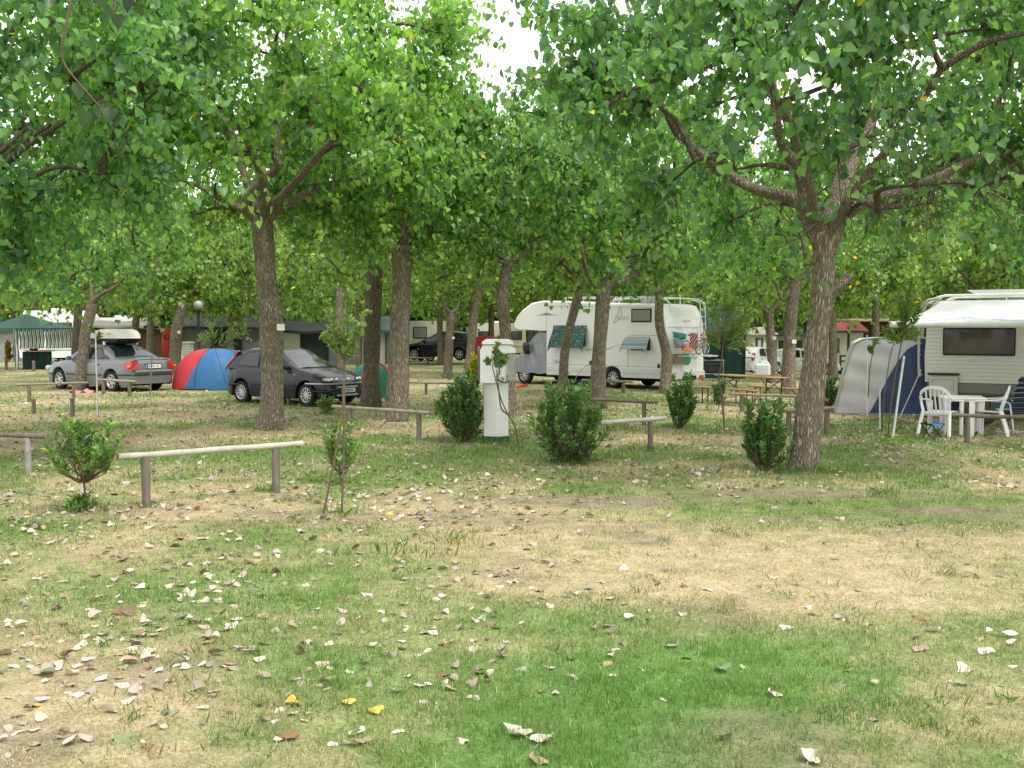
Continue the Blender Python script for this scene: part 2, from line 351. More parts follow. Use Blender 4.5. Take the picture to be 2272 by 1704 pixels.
# the big leaning tree on the right
def big_right():
    b = G(1782, 1042); D = b.y; t = empty("poplar_tree", b, 0, "large leaning poplar with a knotted forked trunk, by the white caravan awning", "tree", G1); W = local(t)
    tr = [b] + src_path([(1800, 880), (1812, 760), (1826, 657), (1828, 560), (1822, 495)], D)
    L = [(src_path([(1812, 520), (1765, 443), (1670, 418), (1590, 367), (1505, 300)], D, [0, .1, .3, .6, .9]), .12, .05),
         (src_path([(1826, 515), (1868, 420), (1900, 350), (1930, 285), (1946, 215)], D, [0, .2, .5, .7, .8]), .13, .06),
         (src_path([(1836, 560), (1862, 492), (1906, 456), (1991, 430), (2075, 397), (2145, 362), (2230, 330)], D, [0, 0, -.1, -.2, -.2, -.1, .1]), .13, .05),
         (src_path([(1812, 535), (1786, 450), (1774, 385), (1735, 320), (1716, 200), (1712, 120)], D, [0, -.15, -.3, -.6, -.8, -.9]), .12, .04),
         (src_path([(1826, 515), (1850, 430), (1880, 330), (1900, 200)], D, [0, 0.8, 1.8, 2.6]), .11, .04),
         (src_path([(1815, 520), (1800, 430), (1760, 300), (1700, 180)], D, [0, -.6, -1.5, -2.6]), .09, .04),
         (src_path([(1830, 530), (1900, 420), (2010, 280), (2090, 150)], D, [0, -.6, -1.3, -2.2]), .09, .04),
         (src_path([(1840, 650), (1868, 628), (1884, 612)], D), .085, .06)]
    tips, _ = trunk_part(t, tr, .185, .145, L, BARK, 1.35, 24, 3, knots=((3.0, 0.2, .25), (1.9, 2.6, .12), (3.35, 5.0, .1)))
    sk = [p for q in tips[:7] for p in q[6:]]
    c = W(Vector((b.x + 0.55, b.y - .2, 5.75)))
    def cull(P, rng):
        # daylight shows through the thin middle right of this crown
        w = P + np.array(b); px = CX + w[:, 0] / w[:, 1] * F; py = 725 - (w[:, 2] - EYE) / w[:, 1] * F
        thin = np.exp(-((px - 1990) / 150) ** 2 - ((py - 250) / 130) ** 2)
        low = ((np.hypot(P[:, 0] - .35, P[:, 1]) < 2.3) & (P[:, 2] < 4.6) & (P[:, 1] < .6)) | ((P[:, 0] > .2) & (P[:, 0] < 3.3) & (np.abs(P[:, 1]) < 1.9) & (P[:, 2] < 4.45)) | ((P[:, 0] > -.4) & (P[:, 0] < 3.4) & (P[:, 1] < .3) & (P[:, 1] > -4) & (P[:, 2] < 4.5 + .15 * P[:, 1]))
        return (rng.random(len(P)) > 0.5 * thin) & ~(low & (rng.random(len(P)) < .88))
    me, wood = crown_parts(21, c, (4.1, 4.0, 2.75), 80, 1.55, sk, 19, 1.25, .048, .115, .34, (0.075, 0.150, 0.052), (0.11, 0.20, 0.05), (0.05, 0.105, 0.048), .003, .7, cull=cull, extra=[W(at(*q)) for q in ((1350, 60, 13.6), (1365, 170, 14.2), (1340, 240, 13.2))])
    put("crown", me, t); wood.build("branches", BARKD, t, sharp=80)
big_right()

# the tall straight tree left of centre
def big_left():
    b = G(601, 953); D = b.y; t = empty("poplar_tree", b, 0, "tall straight poplar with bright yellow-green crown beside the dark hatchback", "tree", G1); W = local(t)
    tr = [b] + src_path([(604, 830), (601, 719), (590, 600), (583, 513), (580, 478)], D)
    L = [(src_path([(575, 485), (545, 455), (579, 403), (617, 370), (613, 336), (628, 224), (640, 120)], D, [0, -.2, -.4, -.6, -.7, -.8, -.8]), .13, .03),
         (src_path([(588, 490), (610, 468), (665, 437), (729, 411), (790, 400)], D, [0, 0, -.2, -.3, -.3]), .14, .06),
         (src_path([(570, 490), (542, 467), (478, 433), (440, 412)], D, [0, 0, .1, .3]), .11, .05),
         (src_path([(580, 480), (600, 420), (640, 330), (700, 230)], D, [0, .8, 1.7, 2.5]), .12, .04),
         (src_path([(575, 480), (540, 380), (500, 260), (470, 160)], D, [0, .4, 1.1, 1.6]), .11, .04),
         (src_path([(582, 480), (590, 430), (560, 340), (500, 230)], D, [0, -.9, -2.0, -3.0]), .1, .04),
         (src_path([(585, 480), (640, 420), (730, 320), (820, 230)], D, [0, -.7, -1.6, -2.4]), .1, .04)]
    tips, _ = trunk_part(t, tr, .235, .195, L, BARK, 1.32, 24, 5, knots=((1.1, 4.4, .08), (2.2, 5.4, .10), (3.1, 4.0, .12)))
    sk = [p for q in tips for p in q[6:]]; c = W(Vector((b.x - .2, b.y, 6.8)))
    me, wood = crown_parts(22, c, (4.35, 4.6, 3.0), 92, 2.3, sk, 17, 1.35, .052, .117, .28, (0.125, 0.225, 0.05), (0.19, 0.30, 0.055), (0.08, 0.155, 0.05), .004, .72, cull=lambda P, rng: ~((np.hypot(P[:, 0] + .2, P[:, 1]) < 2.0) & (P[:, 2] < 4.9) & (P[:, 1] < .6) & (rng.random(len(P)) < .8)))
    put("crown", me, t); wood.build("branches", BARKD, t, sharp=80)
big_left()

# the tree whose trunk stands just outside the left edge
def edge_left():
    b = GD(-190, 15.2); t = empty("poplar_tree", b, 0, "dark-leaved poplar at the left edge with its crown hanging low", "tree", G1); W = local(t)
    tr = [b, b + Vector((.1, 0, 1.5)), b + Vector((.25, .05, 3.0)), b + Vector((.35, 0, 3.6))]; f = tr[-1]
    L = [([f, f + Vector(a) * .45 + Vector((0, 0, .1)), f + Vector(a)], .08, .03) for a in ((1.5, .5, 1.5), (2.2, .6, 1.9), (.6, -1.5, 1.6), (-1.5, .4, 1.2), (.7, 1.6, 1.7), (.3, 0, 2.4))]
    tips, _ = trunk_part(t, tr, .2, .17, L, BARKD, 1.3, 16, 9)
    c = W(Vector((b.x + .6, b.y, 5.9)))
    me, wood = crown_parts(23, c, (4.0, 3.8, 2.9), 84, 1.1, [p for q in tips for p in q[4:]], 19, 1.2, .050, .114, .42, (0.083, 0.168, 0.058), (0.125, 0.228, 0.06), (0.06, 0.122, 0.055), .003, .7)
    put("crown", me, t); wood.build("branches", BARKD, t, sharp=80)
edge_left()

# the tree close by on the left: only one hanging twig of it reaches into the picture
def near_left():
    b = Vector((-5.4, 3.2, 0)); t = empty("poplar_tree", b, 0, "nearest poplar, of which one twig of large leaves hangs in at the top left", "tree", G1); W = local(t)
    f = b + Vector((.2, .3, 3.6)); tr = [b, b + Vector((.1, .1, 1.8)), f]
    tw = [at(150, -260, 5.0), at(165, -60, 5.0), at(140, 90, 5.0), at(142, 140, 5.02), at(185, 195, 5.04), at(232, 248, 5.05)]
    L = [([f, f + Vector((1.5, .7, 1.1)), tw[0] + Vector((0, 0, .15)), tw[0] + Vector((.9, .3, .1))], .1, .025), ([f, f + Vector((-1.2, -.2, 1.0)), f + Vector((-2.2, -.4, 1.6))], .09, .04), ([f, f + Vector((.2, -.9, 1.2)), f + Vector((.3, -1.8, 1.9))], .09, .04)]
    tips, _ = trunk_part(t, tr, .18, .15, L, BARKD, 1.3, 14, 12)
    wood = MB(); limb(wood, [W(f), W(f + Vector((1.5, .7, 1.1))), W(tw[0] + Vector((0, 0, .15))), W(tw[0])], .035, .012, 6, 3); limb(wood, [W(p) for p in tw], .009, .003, 6, 4)
    for a_, b_ in (((-1.2, -.2, 1.0), (-2.2, -.4, 1.6)), ((.2, -.9, 1.2), (.3, -1.8, 1.9))): limb(wood, [W(f), W(f + Vector(a_)), W(f + Vector(b_))], .04, .02, 6, 3)
    tw2 = [at(260, -120, 5.0), at(255, 0, 5.0), at(262, 70, 5.0)]; limb(wood, [W(p) for p in tw2], .007, .003, 6, 5); limb(wood, [W(at(150, -260, 5.0)), W(at(200, -220, 5.0)), W(at(260, -120, 5.0))], .014, .007, 6, 6)
    rng = np.random.default_rng(5)
    hang = [(248, 18, 5), (262, 30, 4.9), (225, -8, 5), (290, -5, 4.95), (305, 8, 5), (110, -15, 5), (205, -5, 5.05), (222, 235, 5.05), (247, 240, 5.0), (262, 252, 5.0), (210, 240, 5.1), (178, 185, 5.05), (300, -40, 5), (235, 225, 5.1), (190, 245, 5.0)]
    Pw = np.array([W(at(*h)) for h in hang]); n = len(Pw); Tw = np.array([(rng.normal() * .3, rng.normal() * .3, -1) for _ in range(n)]); Nw = np.array([(rng.normal() * .35, -1 + rng.normal() * .3, .2) for _ in range(n)]); Zw = rng.uniform(.055, .085, n)
    cc = np.array(W(Vector((-4.6, 3.4, 5.9)))); H = [np.array(W(tips_)) if False else cc + unit(1, rng)[0] * np.array((1.7, 1.6, 1.1)) for tips_ in range(16)]
    branches_to(H, [p for q in tips for p in q[4:]], rng, wood)
    P, T, Nn, Z, sh = grow(H, cc, rng, 8, .9, .07, .12, droop=.1)
    keep = []
    for p in P:
        w = p + np.array(b); keep.append(not (w[1] > .6 and abs(w[0]) / w[1] < .53 and (w[2] - EYE) / w[1] < .335))
    keep = np.array(keep); P, T, Nn, Z = P[keep], T[keep], Nn[keep], Z[keep]
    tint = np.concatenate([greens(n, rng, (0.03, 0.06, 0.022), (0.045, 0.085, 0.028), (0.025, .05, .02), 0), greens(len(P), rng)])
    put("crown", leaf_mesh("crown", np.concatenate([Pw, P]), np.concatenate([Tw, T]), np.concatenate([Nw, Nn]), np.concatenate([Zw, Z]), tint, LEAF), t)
    wood.build("branches", TWIG, t, sharp=80)
near_left()

def edge_right():
    b = GD(2560, 18.5); t = empty("poplar_tree", b, 0, "poplar at the right edge, of which only the hanging crown over the caravan shows", "tree", G1); W = local(t)
    tr = [b, b + Vector((-.05, 0, 1.6)), b + Vector((-.1, .05, 3.4))]; f = tr[-1]
    L = [([f, f + Vector(a) * .45 + Vector((0, 0, .1)), f + Vector(a)], .11, .045) for a in ((-1.6, -.3, 1.2), (1.6, .6, 1.3), (.3, -1.5, 1.6), (-.7, 1.6, 1.7), (-.2, 0, 2.4))]
    tips, _ = trunk_part(t, tr, .2, .17, L, BARKD, 1.3, 16, 10)
    c = W(Vector((b.x - .3, b.y, 6.3)))
    me, wood = crown_parts(24, c, (4.3, 4.0, 3.2), 64, 2.0, [p for q in tips for p in q[4:]], 15, 1.2, .06, .125, .38, (0.08, 0.16, 0.05), (0.12, 0.215, 0.05), (0.055, 0.115, 0.048), .004, .75)
    put("crown", me, t); wood.build("branches", BARKD, t, sharp=80)
edge_right()

# crowns shared by the trees further in (origin at the fork)
def variant(seed, rad, cz, nh, shoots, slen, step, ls, zmin=-.35, **kw):
    me, wood = crown_parts(seed, (0, 0, cz), rad, nh, zmin, [(0, 0, .05), (.3, .2, .5), (-.3, .25, .6), (0, -.35, .55), (.1, .1, 1.2)], shoots, slen, step, ls, r=.075, **kw)
    w = wood.build("branches", BARKD, None, sharp=80); wm = w.data; bpy.data.objects.remove(w); return me, wm
MIDG = dict(base=(0.092, 0.172, 0.05), alt=(0.145, 0.238, 0.052), dark=(0.06, 0.122, 0.05), yellow=.006, droop=.35)
BGG = dict(base=(0.112, 0.175, 0.045), alt=(0.175, 0.245, 0.05), dark=(0.065, 0.115, 0.04), yellow=.008, droop=.4)
MID = [variant(31 + i, (3.2, 3.1, 2.5), 2.3, 50, 14, 1.15, .06, .135, mind=.75, **MIDG) for i in range(3)]
BG = [variant(41 + i, (3.7, 3.6, 2.7), 2.4, 44, 11, 1.25, .085, .175, zmin=-.6, mind=.85, **BGG) for i in range(4)]
_cn = [0]
def tree(label, base, path, r0, r1, limbs=(), V=MID, D=None, offs=(0, 0, 0), s=1.0, m=BARK, top=None, flare=1.25, z0=None):
    b = G(*base) if D is None else GD(base[0], D); D = b.y
    t = empty("poplar_tree", b, 0, label, "tree", G1); W = local(t)
    tr = [b] + src_path(path, D); f = tr[-1]
    L = [(src_path([path[-1]] + lp, D, [0] + [(.15 if i % 2 else -.15) * (j + 1) for j in range(len(lp))]), a, a * .45) for i, (lp, a) in enumerate(limbs)]
    trunk_part(t, tr, r0, r1, L, m, flare, 18, _cn[0] + 50)
    me, wm = V[_cn[0] % len(V)]; _cn[0] += 1
    o = W(f) + Vector(offs); rz = _cn[0] * 1.9
    put("crown", me, t, o, rz, s); put("branches", wm, t, o, rz, s)
    return t
tree("dark-trunked poplar between the dark hatchback's bonnet and its neighbour, with a short left limb", (822, 904), [(826, 720), (832, 590), (832, 535)], .23, .19, [([(808, 562), (770, 550), (735, 535)], .1), ([(845, 480), (850, 430)], .1)], m=BARKD)
tree("thick poplar just left of the white service pillar, standing before the green tent", (881, 935), [(886, 760), (890, 640), (893, 545)], .23, .205, [([(895, 510), (876, 465), (860, 420)], .11), ([(930, 520), (962, 490), (990, 450), (1040, 440)], .12)], offs=(-.55, 0, -.35), s=.88)
tree("slender poplar with a curved trunk rising behind the white service pillar", (1133, 923), [(1122, 740), (1115, 655), (1128, 580)], .15, .12, [([(1105, 577), (1070, 545), (1050, 520)], .07), ([(1145, 575), (1180, 555)], .07)], s=.80, offs=(0, 0, -.1))
tree("pale-barked poplar standing in front of the motorhome's door, with a wide fork", (1326, 906), [(1328, 800), (1335, 700), (1340, 630)], .19, .17, [([(1318, 632), (1300, 595), (1290, 550)], .1), ([(1368, 630), (1420, 600), (1465, 555)], .1), ([(1350, 590), (1352, 520)], .09)], offs=(.2, 0, .1), s=1.05)
tree("thin poplar leaning right across the motorhome's patterned window cover", (1232, 880), [(1247, 850), (1255, 763), (1274, 690), (1286, 640)], .14, .12, [([(1277, 628), (1255, 612), (1235, 600)], .055), ([(1302, 620), (1315, 590)], .06)], s=.85)
tree("poplar with a bent trunk standing at the motorhome's rear corner", (1475, 872), [(1479, 790), (1464, 722), (1463, 670), (1464, 615)], .165, .125, [([(1450, 590), (1430, 560)], .06), ([(1480, 590), (1500, 570)], .06)], s=.9)
tree("poplar with a stub fork and white plate behind the orange beer table", (1749, 873), [(1752, 752), (1758, 676), (1763, 625)], .21, .17, [([(1737, 665), (1722, 630), (1700, 595)], .07), ([(1785, 615), (1800, 600)], .08)], s=.9)
tree("poplar with a white plate beside the white parked hatchback", (1715, 849), [(1713, 790), (1708, 721), (1706, 695)], .19, .15, [([(1698, 688), (1672, 656), (1650, 630)], .07), ([(1722, 678), (1735, 650)], .07)], V=BG, s=.85)
tree("poplar with a yellow-green mossy trunk half hidden behind the grey and blue tent", (1848, 842), [(1848, 780), (1847, 730), (1846, 690)], .17, .14, V=BG, s=.9)
tree("slim poplar in front of the brown chalet", (1943, 850), [(1943, 780), (1943, 700), (1942, 665)], .15, .12, V=BG, s=.9, D=41)
tree("poplar leaning right in front of the silver saloon", (179, 866), [(185, 790), (189, 740), (199, 700), (206, 672)], .2, .16, [([(226, 652), (258, 635), (285, 604)], .085), ([(202, 640), (196, 600)], .08)], s=.95)
tree("dark poplar trunk behind the silver saloon's bonnet, at the gazebo corner", (168, 848), [(168, 790), (171, 730), (174, 680)], .16, .14, V=BG, m=BARKD, s=.9)
tree("thick leaning poplar with a white plate, between the roof box and the lamp post", (386, 830), [(389, 790), (394, 722), (407, 672)], .26, .21, V=BG, D=44, s=.95)
tree("poplar rising behind the silver saloon's rear window", (333, 830), [(333, 780), (334, 720), (336, 690)], .17, .15, V=BG, D=46, s=.9)
tree("poplar behind the silver saloon's roof box", (296, 830), [(298, 760), (303, 705), (308, 680)], .18, .15, V=BG, D=49, s=.9)
tree("poplar rising behind the green gazebo roof", (78, 815), [(79, 760), (80, 700), (82, 655)], .17, .15, V=BG, D=61, m=BARKD)
tree("slim mossy poplar before the grey awning tents, right of the lamp post", (512, 822), [(511, 770), (512, 730), (515, 700)], .15, .13, V=BG, D=47, s=.9)
tree("poplar trunk seen right above the dark hatchback's windscreen", (757, 850), [(757, 780), (754, 690), (752, 640)], .16, .14, V=BG, D=39, s=.9)
tree("thin poplar behind the awning with the green roof", (795, 830), [(795, 760), (794, 700), (795, 670)], .12, .1, V=BG, D=47, s=.9)
tree("forked poplar with a small white plate, in front of the black car", (992, 836), [(995, 790), (998, 740), (1000, 695)], .18, .16, [([(986, 680), (978, 655)], .1), ([(1014, 685), (1022, 655)], .1)], V=BG, D=42, s=.9)
tree("grey poplar trunk behind the black car's roof", (977, 812), [(977, 760), (976, 710), (976, 680)], .17, .15, V=BG, D=56)
tree("poplar leaning right at the red cabinet's left side", (1038, 840), [(1046, 760), (1054, 690), (1068, 630)], .18, .15, V=BG, s=.9)
far = [(-60, 47), (30, 72), (230, 66), (140, 80), (455, 62), (560, 58), (670, 56), (640, 74), (720, 68), (880, 74), (1090, 58), (1180, 52), (1260, 62), (1190, 78), (1330, 50), (1420, 55), (1520, 50), (1400, 72), (1600, 58), (1560, 74), (1680, 72), (1790, 74), (1900, 74), (1980, 58), (2060, 50), (2150, 45), (2240, 52), (2120, 66), (2260, 70), (330, 82), (520, 84), (1010, 84), (820, 84), (2340, 44), (-150, 60), (1810, 54), (1480, 86), (1680, 88), (1980, 88), (2330, 60)]
for i, (px, D) in enumerate(far):
    z = 2.9 + .3 * (i % 3); g = GD(px, D); b = (CX + g.x / D * F)
    p0 = [Vector((g.x, D, gz(g.x, D) + q)) for q in (0, 1.3, z)]
    t = empty("poplar_tree", g, 0, "poplar of the far rows, its crown merging behind the caravans and tents", "tree", "far rows of poplars")
    trunk_part(t, p0, .19, .16, [], BARKD, 1.2, 10, 300 + i)
    me, wm = BG[i % 4]; s = 1.0 + .12 * (i % 4) + (.35 if D > 70 else 0)
    put("crown", me, t, (0, 0, z), i * 2.1, s); put("branches", wm, t, (0, 0, z), i * 2.1, s)

# the hedge that closes the site far behind: one uncountable mass of leaves
def hedge():
    rng = np.random.default_rng(77); n = 60000
    x = rng.uniform(-75, 75, n); y = 96 + rng.uniform(-3, 3, n) + 3 * np.sin(x * .2); h = 6.5 + 5.5 * fbm(x * .22, x * 0 + 3.3, 5); z = rng.random(n) ** .8 * h - 1
    P = np.stack([x, y, z], 1); T = np.array((0, 0, -1.0)) + rng.normal(size=(n, 3)) * .6; Nn = np.array((0, -.7, .5)) + rng.normal(size=(n, 3)) * .7
    tint = greens(n, rng, (0.09, .19, .04), (.15, .26, .045), (.055, .13, .04), .02) * (.75 + .5 * fbm(x * .7, z * .9, 9)[:, None])
    o = bpy.data.objects.new("hedge_foliage", leaf_mesh("hedge_foliage", P, T, Nn, rng.uniform(.4, .8, n), tint, LEAF)); COL.objects.link(o)
    tag(o, "dense far wall of greenery closing the campsite", "hedge", None, "stuff")
hedge()

# ------------------------------------------------------------------ shrubs, saplings
def shrub(label, base, px0, px1, pytop, pybot=None, asp=.42, leaf=.085, n=70, stem=0.0, base_c=(0.065, .14, .042), alt=(.11, .21, .045), dark=(.04, .09, .034), D=None, name="laurel_bush", cat="shrub", group="laurel bushes along the pitches", seed=0, flat=False):
    b = G(*base) if D is None else GD(base[0], D); Dd = b.y; rng = np.random.default_rng(seed + 100)
    w = (px1 - px0) / F * Dd / 2; ztop = at(base[0], pytop, Dd).z - b.z; cx = at((px0 + px1) / 2, pytop, Dd).x - b.x
    z0 = stem; t = empty(name, b, 0, label, cat, group); mb = MB()
    Ps, Ts, Ns, Zs = [], [], [], []
    zc = z0 + (ztop - z0) * .52; rz_ = (ztop - z0) * .5
    for k in range(n):
        d = unit(1, rng)[0]; e = rng.uniform(.45, 1.0) ** .5 * (.62 + .62 * float(vnoise(d[0] * 1.7 + d[2] * 1.3 + seed, d[1] * 1.7 - d[2] + seed * 3, 5)))
        tip = np.array((cx + w * e * d[0], w * e * d[1], zc + rz_ * e * d[2])); st = np.array((rng.normal() * .03, rng.normal() * .03, z0 * .95 + .02))
        if k % 11 == 0: tip = np.array((cx + w * .7 * d[0], w * .7 * d[1], ztop * rng.uniform(.92, 1.04)))
        mid = (st + tip) / 2 + np.array(((tip[0] - st[0]) * .22, (tip[1] - st[1]) * .22, -.06 * (tip[2] - z0))); Q = [st, mid, tip]
        mb.tube(smooth_path(Q, 4), [.007] * 4 + [.005] * 4 + [.003], 5, 0, False)
        L_ = np.linalg.norm(tip - mid) + .08; m = int(max(16, L_ / .011)); ts = (.42 + .62 * rng.random(m) ** .7)[:, None]
        X = (1 - ts) ** 2 * st + 2 * ts * (1 - ts) * mid + ts ** 2 * tip; d = tip - mid; d = d / max(np.linalg.norm(d), 1e-3)
        off = unit(m, rng); off -= d * (off @ d)[:, None]; Ps.append(X + off * leaf * .15); Ts.append(off * .95 + d * .6 + np.array((0, 0, .12))); Ns.append(np.array((0, 0, .8)) + d * .3 - off * .3 + rng.normal(size=(m, 3)) * .35); Zs.append(leaf * rng.uniform(.55, 1.2, m))
    if stem > 0: mb.tube([(0, 0, -.05), (.01, 0, stem * .5), (0, 0, stem)], [.016, .014, .012], 7, 0, False)
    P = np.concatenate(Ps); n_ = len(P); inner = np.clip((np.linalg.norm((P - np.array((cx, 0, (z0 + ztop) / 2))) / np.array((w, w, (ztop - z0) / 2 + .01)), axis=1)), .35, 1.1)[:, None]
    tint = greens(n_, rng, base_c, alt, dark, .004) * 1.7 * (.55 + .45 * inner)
    put("foliage", leaf_mesh("foliage", P, np.concatenate(Ts), np.concatenate(Ns), np.concatenate(Zs), tint, SHRUB, asp, .10, 1.0), t); mb.build("stem", TWIG, t)
    return t
BR = dict(base_c=(0.095, .19, .04), alt=(.16, .27, .045), dark=(.06, .125, .036))
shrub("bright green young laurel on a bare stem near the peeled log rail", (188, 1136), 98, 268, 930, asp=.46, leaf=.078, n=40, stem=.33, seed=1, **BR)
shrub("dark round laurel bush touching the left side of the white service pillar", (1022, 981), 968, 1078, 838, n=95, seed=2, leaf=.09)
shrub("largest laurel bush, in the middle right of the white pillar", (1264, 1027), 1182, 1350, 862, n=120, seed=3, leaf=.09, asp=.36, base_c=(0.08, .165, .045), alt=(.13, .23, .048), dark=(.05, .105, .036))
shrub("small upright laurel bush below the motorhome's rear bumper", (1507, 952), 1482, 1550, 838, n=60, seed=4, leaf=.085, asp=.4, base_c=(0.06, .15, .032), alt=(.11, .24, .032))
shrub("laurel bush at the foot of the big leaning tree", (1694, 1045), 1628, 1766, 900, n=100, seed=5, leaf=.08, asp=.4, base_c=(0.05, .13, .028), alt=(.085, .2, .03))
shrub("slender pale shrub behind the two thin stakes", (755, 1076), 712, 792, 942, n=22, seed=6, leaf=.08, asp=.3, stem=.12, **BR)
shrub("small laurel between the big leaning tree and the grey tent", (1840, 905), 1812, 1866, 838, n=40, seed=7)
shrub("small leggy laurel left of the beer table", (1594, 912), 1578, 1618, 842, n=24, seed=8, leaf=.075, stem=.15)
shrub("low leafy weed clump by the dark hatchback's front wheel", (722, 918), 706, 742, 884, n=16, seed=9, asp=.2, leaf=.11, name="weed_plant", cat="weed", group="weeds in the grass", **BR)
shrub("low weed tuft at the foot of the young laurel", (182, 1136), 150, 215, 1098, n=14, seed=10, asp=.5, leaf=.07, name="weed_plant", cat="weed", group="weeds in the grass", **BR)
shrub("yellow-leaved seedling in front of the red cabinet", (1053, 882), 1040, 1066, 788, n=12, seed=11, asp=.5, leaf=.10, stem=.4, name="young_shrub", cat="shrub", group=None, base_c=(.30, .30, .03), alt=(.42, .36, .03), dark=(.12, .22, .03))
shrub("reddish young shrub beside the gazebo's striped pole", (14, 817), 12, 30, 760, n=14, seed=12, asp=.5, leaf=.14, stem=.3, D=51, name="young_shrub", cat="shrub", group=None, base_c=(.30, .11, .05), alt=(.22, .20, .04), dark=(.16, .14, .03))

def tamarisk(label, stems, plumes, D, r=.018, seed=0, dens=1.0):
    """young tamarisk: bare bent stems and feathery plumes of tiny scale leaves"""
    b = G(*stems[0][0]) if D is None else GD(stems[0][0][0], D); D = b.y; t = empty("tamarisk_sapling", b, 0, label, "sapling", "young tamarisks on the pitches"); W = local(t); rng = np.random.default_rng(seed + 300); mb = MB()
    for i, s in enumerate(stems):
        pts = [W(at(x, y, D - .04 * i)) for x, y in s]
        if i == 0: pts[0] = Vector((0, 0, -.05))
        mb.tube(smooth_path(pts, 5), [r * (1 - .45 * k / (len(pts) * 5 - 5)) for k in range(len(pts) * 5 - 4)], 7, 0, True)
    Ps, Ts, Ns, Zs = [], [], [], []
    for (x0, y0), (x1, y1), wd in plumes:
        a = np.array(W(at(x0, y0, D))); e = np.array(W(at(x1, y1, D + rng.normal() * .1))); L = np.linalg.norm(e - a); wd = wd / F * D
        mb.tube(smooth_path([a, (a + e) / 2 + rng.normal(size=3) * .04, e], 4), [.006] * 4 + [.004] * 4 + [.002], 5, 0, False)
        for k in range(int(26 * dens)):
            u = rng.uniform(.12, .98); p = a + (e - a) * u; d = (e - a) / L * .9 + unit(1, rng)[0] * .75; d /= np.linalg.norm(d); l = wd * rng.uniform(.5, 1.2) * (1.1 - .6 * u)
            mb.tube([p, p + d * l * .6, p + d * l], [.0025, .002, .001], 3, 0, False)
            m = 26; X = p + d * l * rng.uniform(.05, 1, m)[:, None]; off = unit(m, rng); Ps.append(X); Ts.append(d + off * .6); Ns.append(unit(m, rng)); Zs.append(rng.uniform(.03, .06, m))
    P = np.concatenate(Ps); tint = greens(len(P), rng, (.20, .32, .08), (.30, .40, .09), (.13, .23, .07), 0)
    put("foliage", leaf_mesh("foliage", P, np.concatenate(Ts), np.concatenate(Ns), np.concatenate(Zs), tint, SHRUB, .28, .05, 1.0), t); mb.build("stem", TWIG, t)
tamarisk("feathery tamarisk sapling with two thin crossed stems in front of the dark hatchback", [[(758, 1138), (764, 950), (763, 790)], [(716, 1148), (738, 1040), (758, 930), (764, 800)]],
         [((763, 795), (776, 650), 26), ((763, 800), (730, 690), 22), ((763, 810), (800, 720), 22), ((762, 790), (745, 760), 24), ((764, 800), (815, 690), 16), ((762, 800), (722, 745), 20)], None, .014, 1, 1.3)
tamarisk("small bent tamarisk growing across the front of the white service pillar", [[(1153, 993), (1142, 945), (1127, 920), (1110, 880), (1092, 812)], [(1127, 920), (1112, 905), (1106, 860), (1102, 820)]],
         [((1092, 812), (1080, 800), 10), ((1094, 812), (1104, 760), 9), ((1096, 812), (1122, 790), 16), ((1098, 815), (1108, 745), 10), ((1096, 812), (1118, 800), 14), ((1095, 810), (1110, 790), 16)], None, .016, 2, .8)
tamarisk("tall feathery tamarisk sapling beside the dark green awning", [[(1608, 955), (1602, 880), (1595, 850), (1602, 790), (1605, 745)]],
         [((1604, 770), (1628, 665), 60), ((1604, 760), (1580, 690), 45), ((1604, 750), (1660, 700), 50), ((1603, 760), (1640, 730), 50), ((1603, 780), (1575, 745), 35), ((1604, 765), (1610, 650), 45), ((1604, 770), (1650, 760), 40), ((1603, 765), (1665, 680), 35)], None, .02, 3, 1.6)
tamarisk("tamarisk sapling tied to the leaning white pole before the blue tent panel", [[(1970, 968), (1979, 880), (1994, 790), (2006, 735)]],
         [((2004, 745), (2018, 640), 24), ((2003, 750), (1996, 650), 22), ((2004, 745), (2040, 690), 22), ((2003, 760), (2030, 740), 22), ((2002, 760), (1968, 735), 26), ((2005, 740), (2022, 620), 16)], None, .018, 4, 1.3)
tamarisk("thin tamarisk sapling in front of the grey tent panel", [[(1956, 958), (1962, 880), (1975, 790), (1985, 760)], [(1926, 880), (1930, 820), (1938, 770)]],
         [((1938, 775), (1946, 750), 12), ((1984, 765), (1972, 735), 14), ((1984, 765), (2004, 745), 14), ((1936, 790), (1930, 770), 10)], None, .013, 5, .9)
tamarisk("thin tamarisk sapling in front of the blue and red dome tent", [[(512, 886), (492, 820), (475, 770)]],
         [((475, 772), (470, 720), 30), ((475, 772), (530, 735), 35), ((478, 775), (545, 730), 25), ((475, 772), (450, 745), 25)], None, .012, 6, 1.2)
tamarisk("dark sapling stem tied beside the pale stake in front of the silver saloon", [[(218, 925), (216, 870), (214, 800), (210, 735)]],
         [((211, 745), (200, 725), 12), ((212, 760), (222, 740), 10)], None, .014, 7, .6)
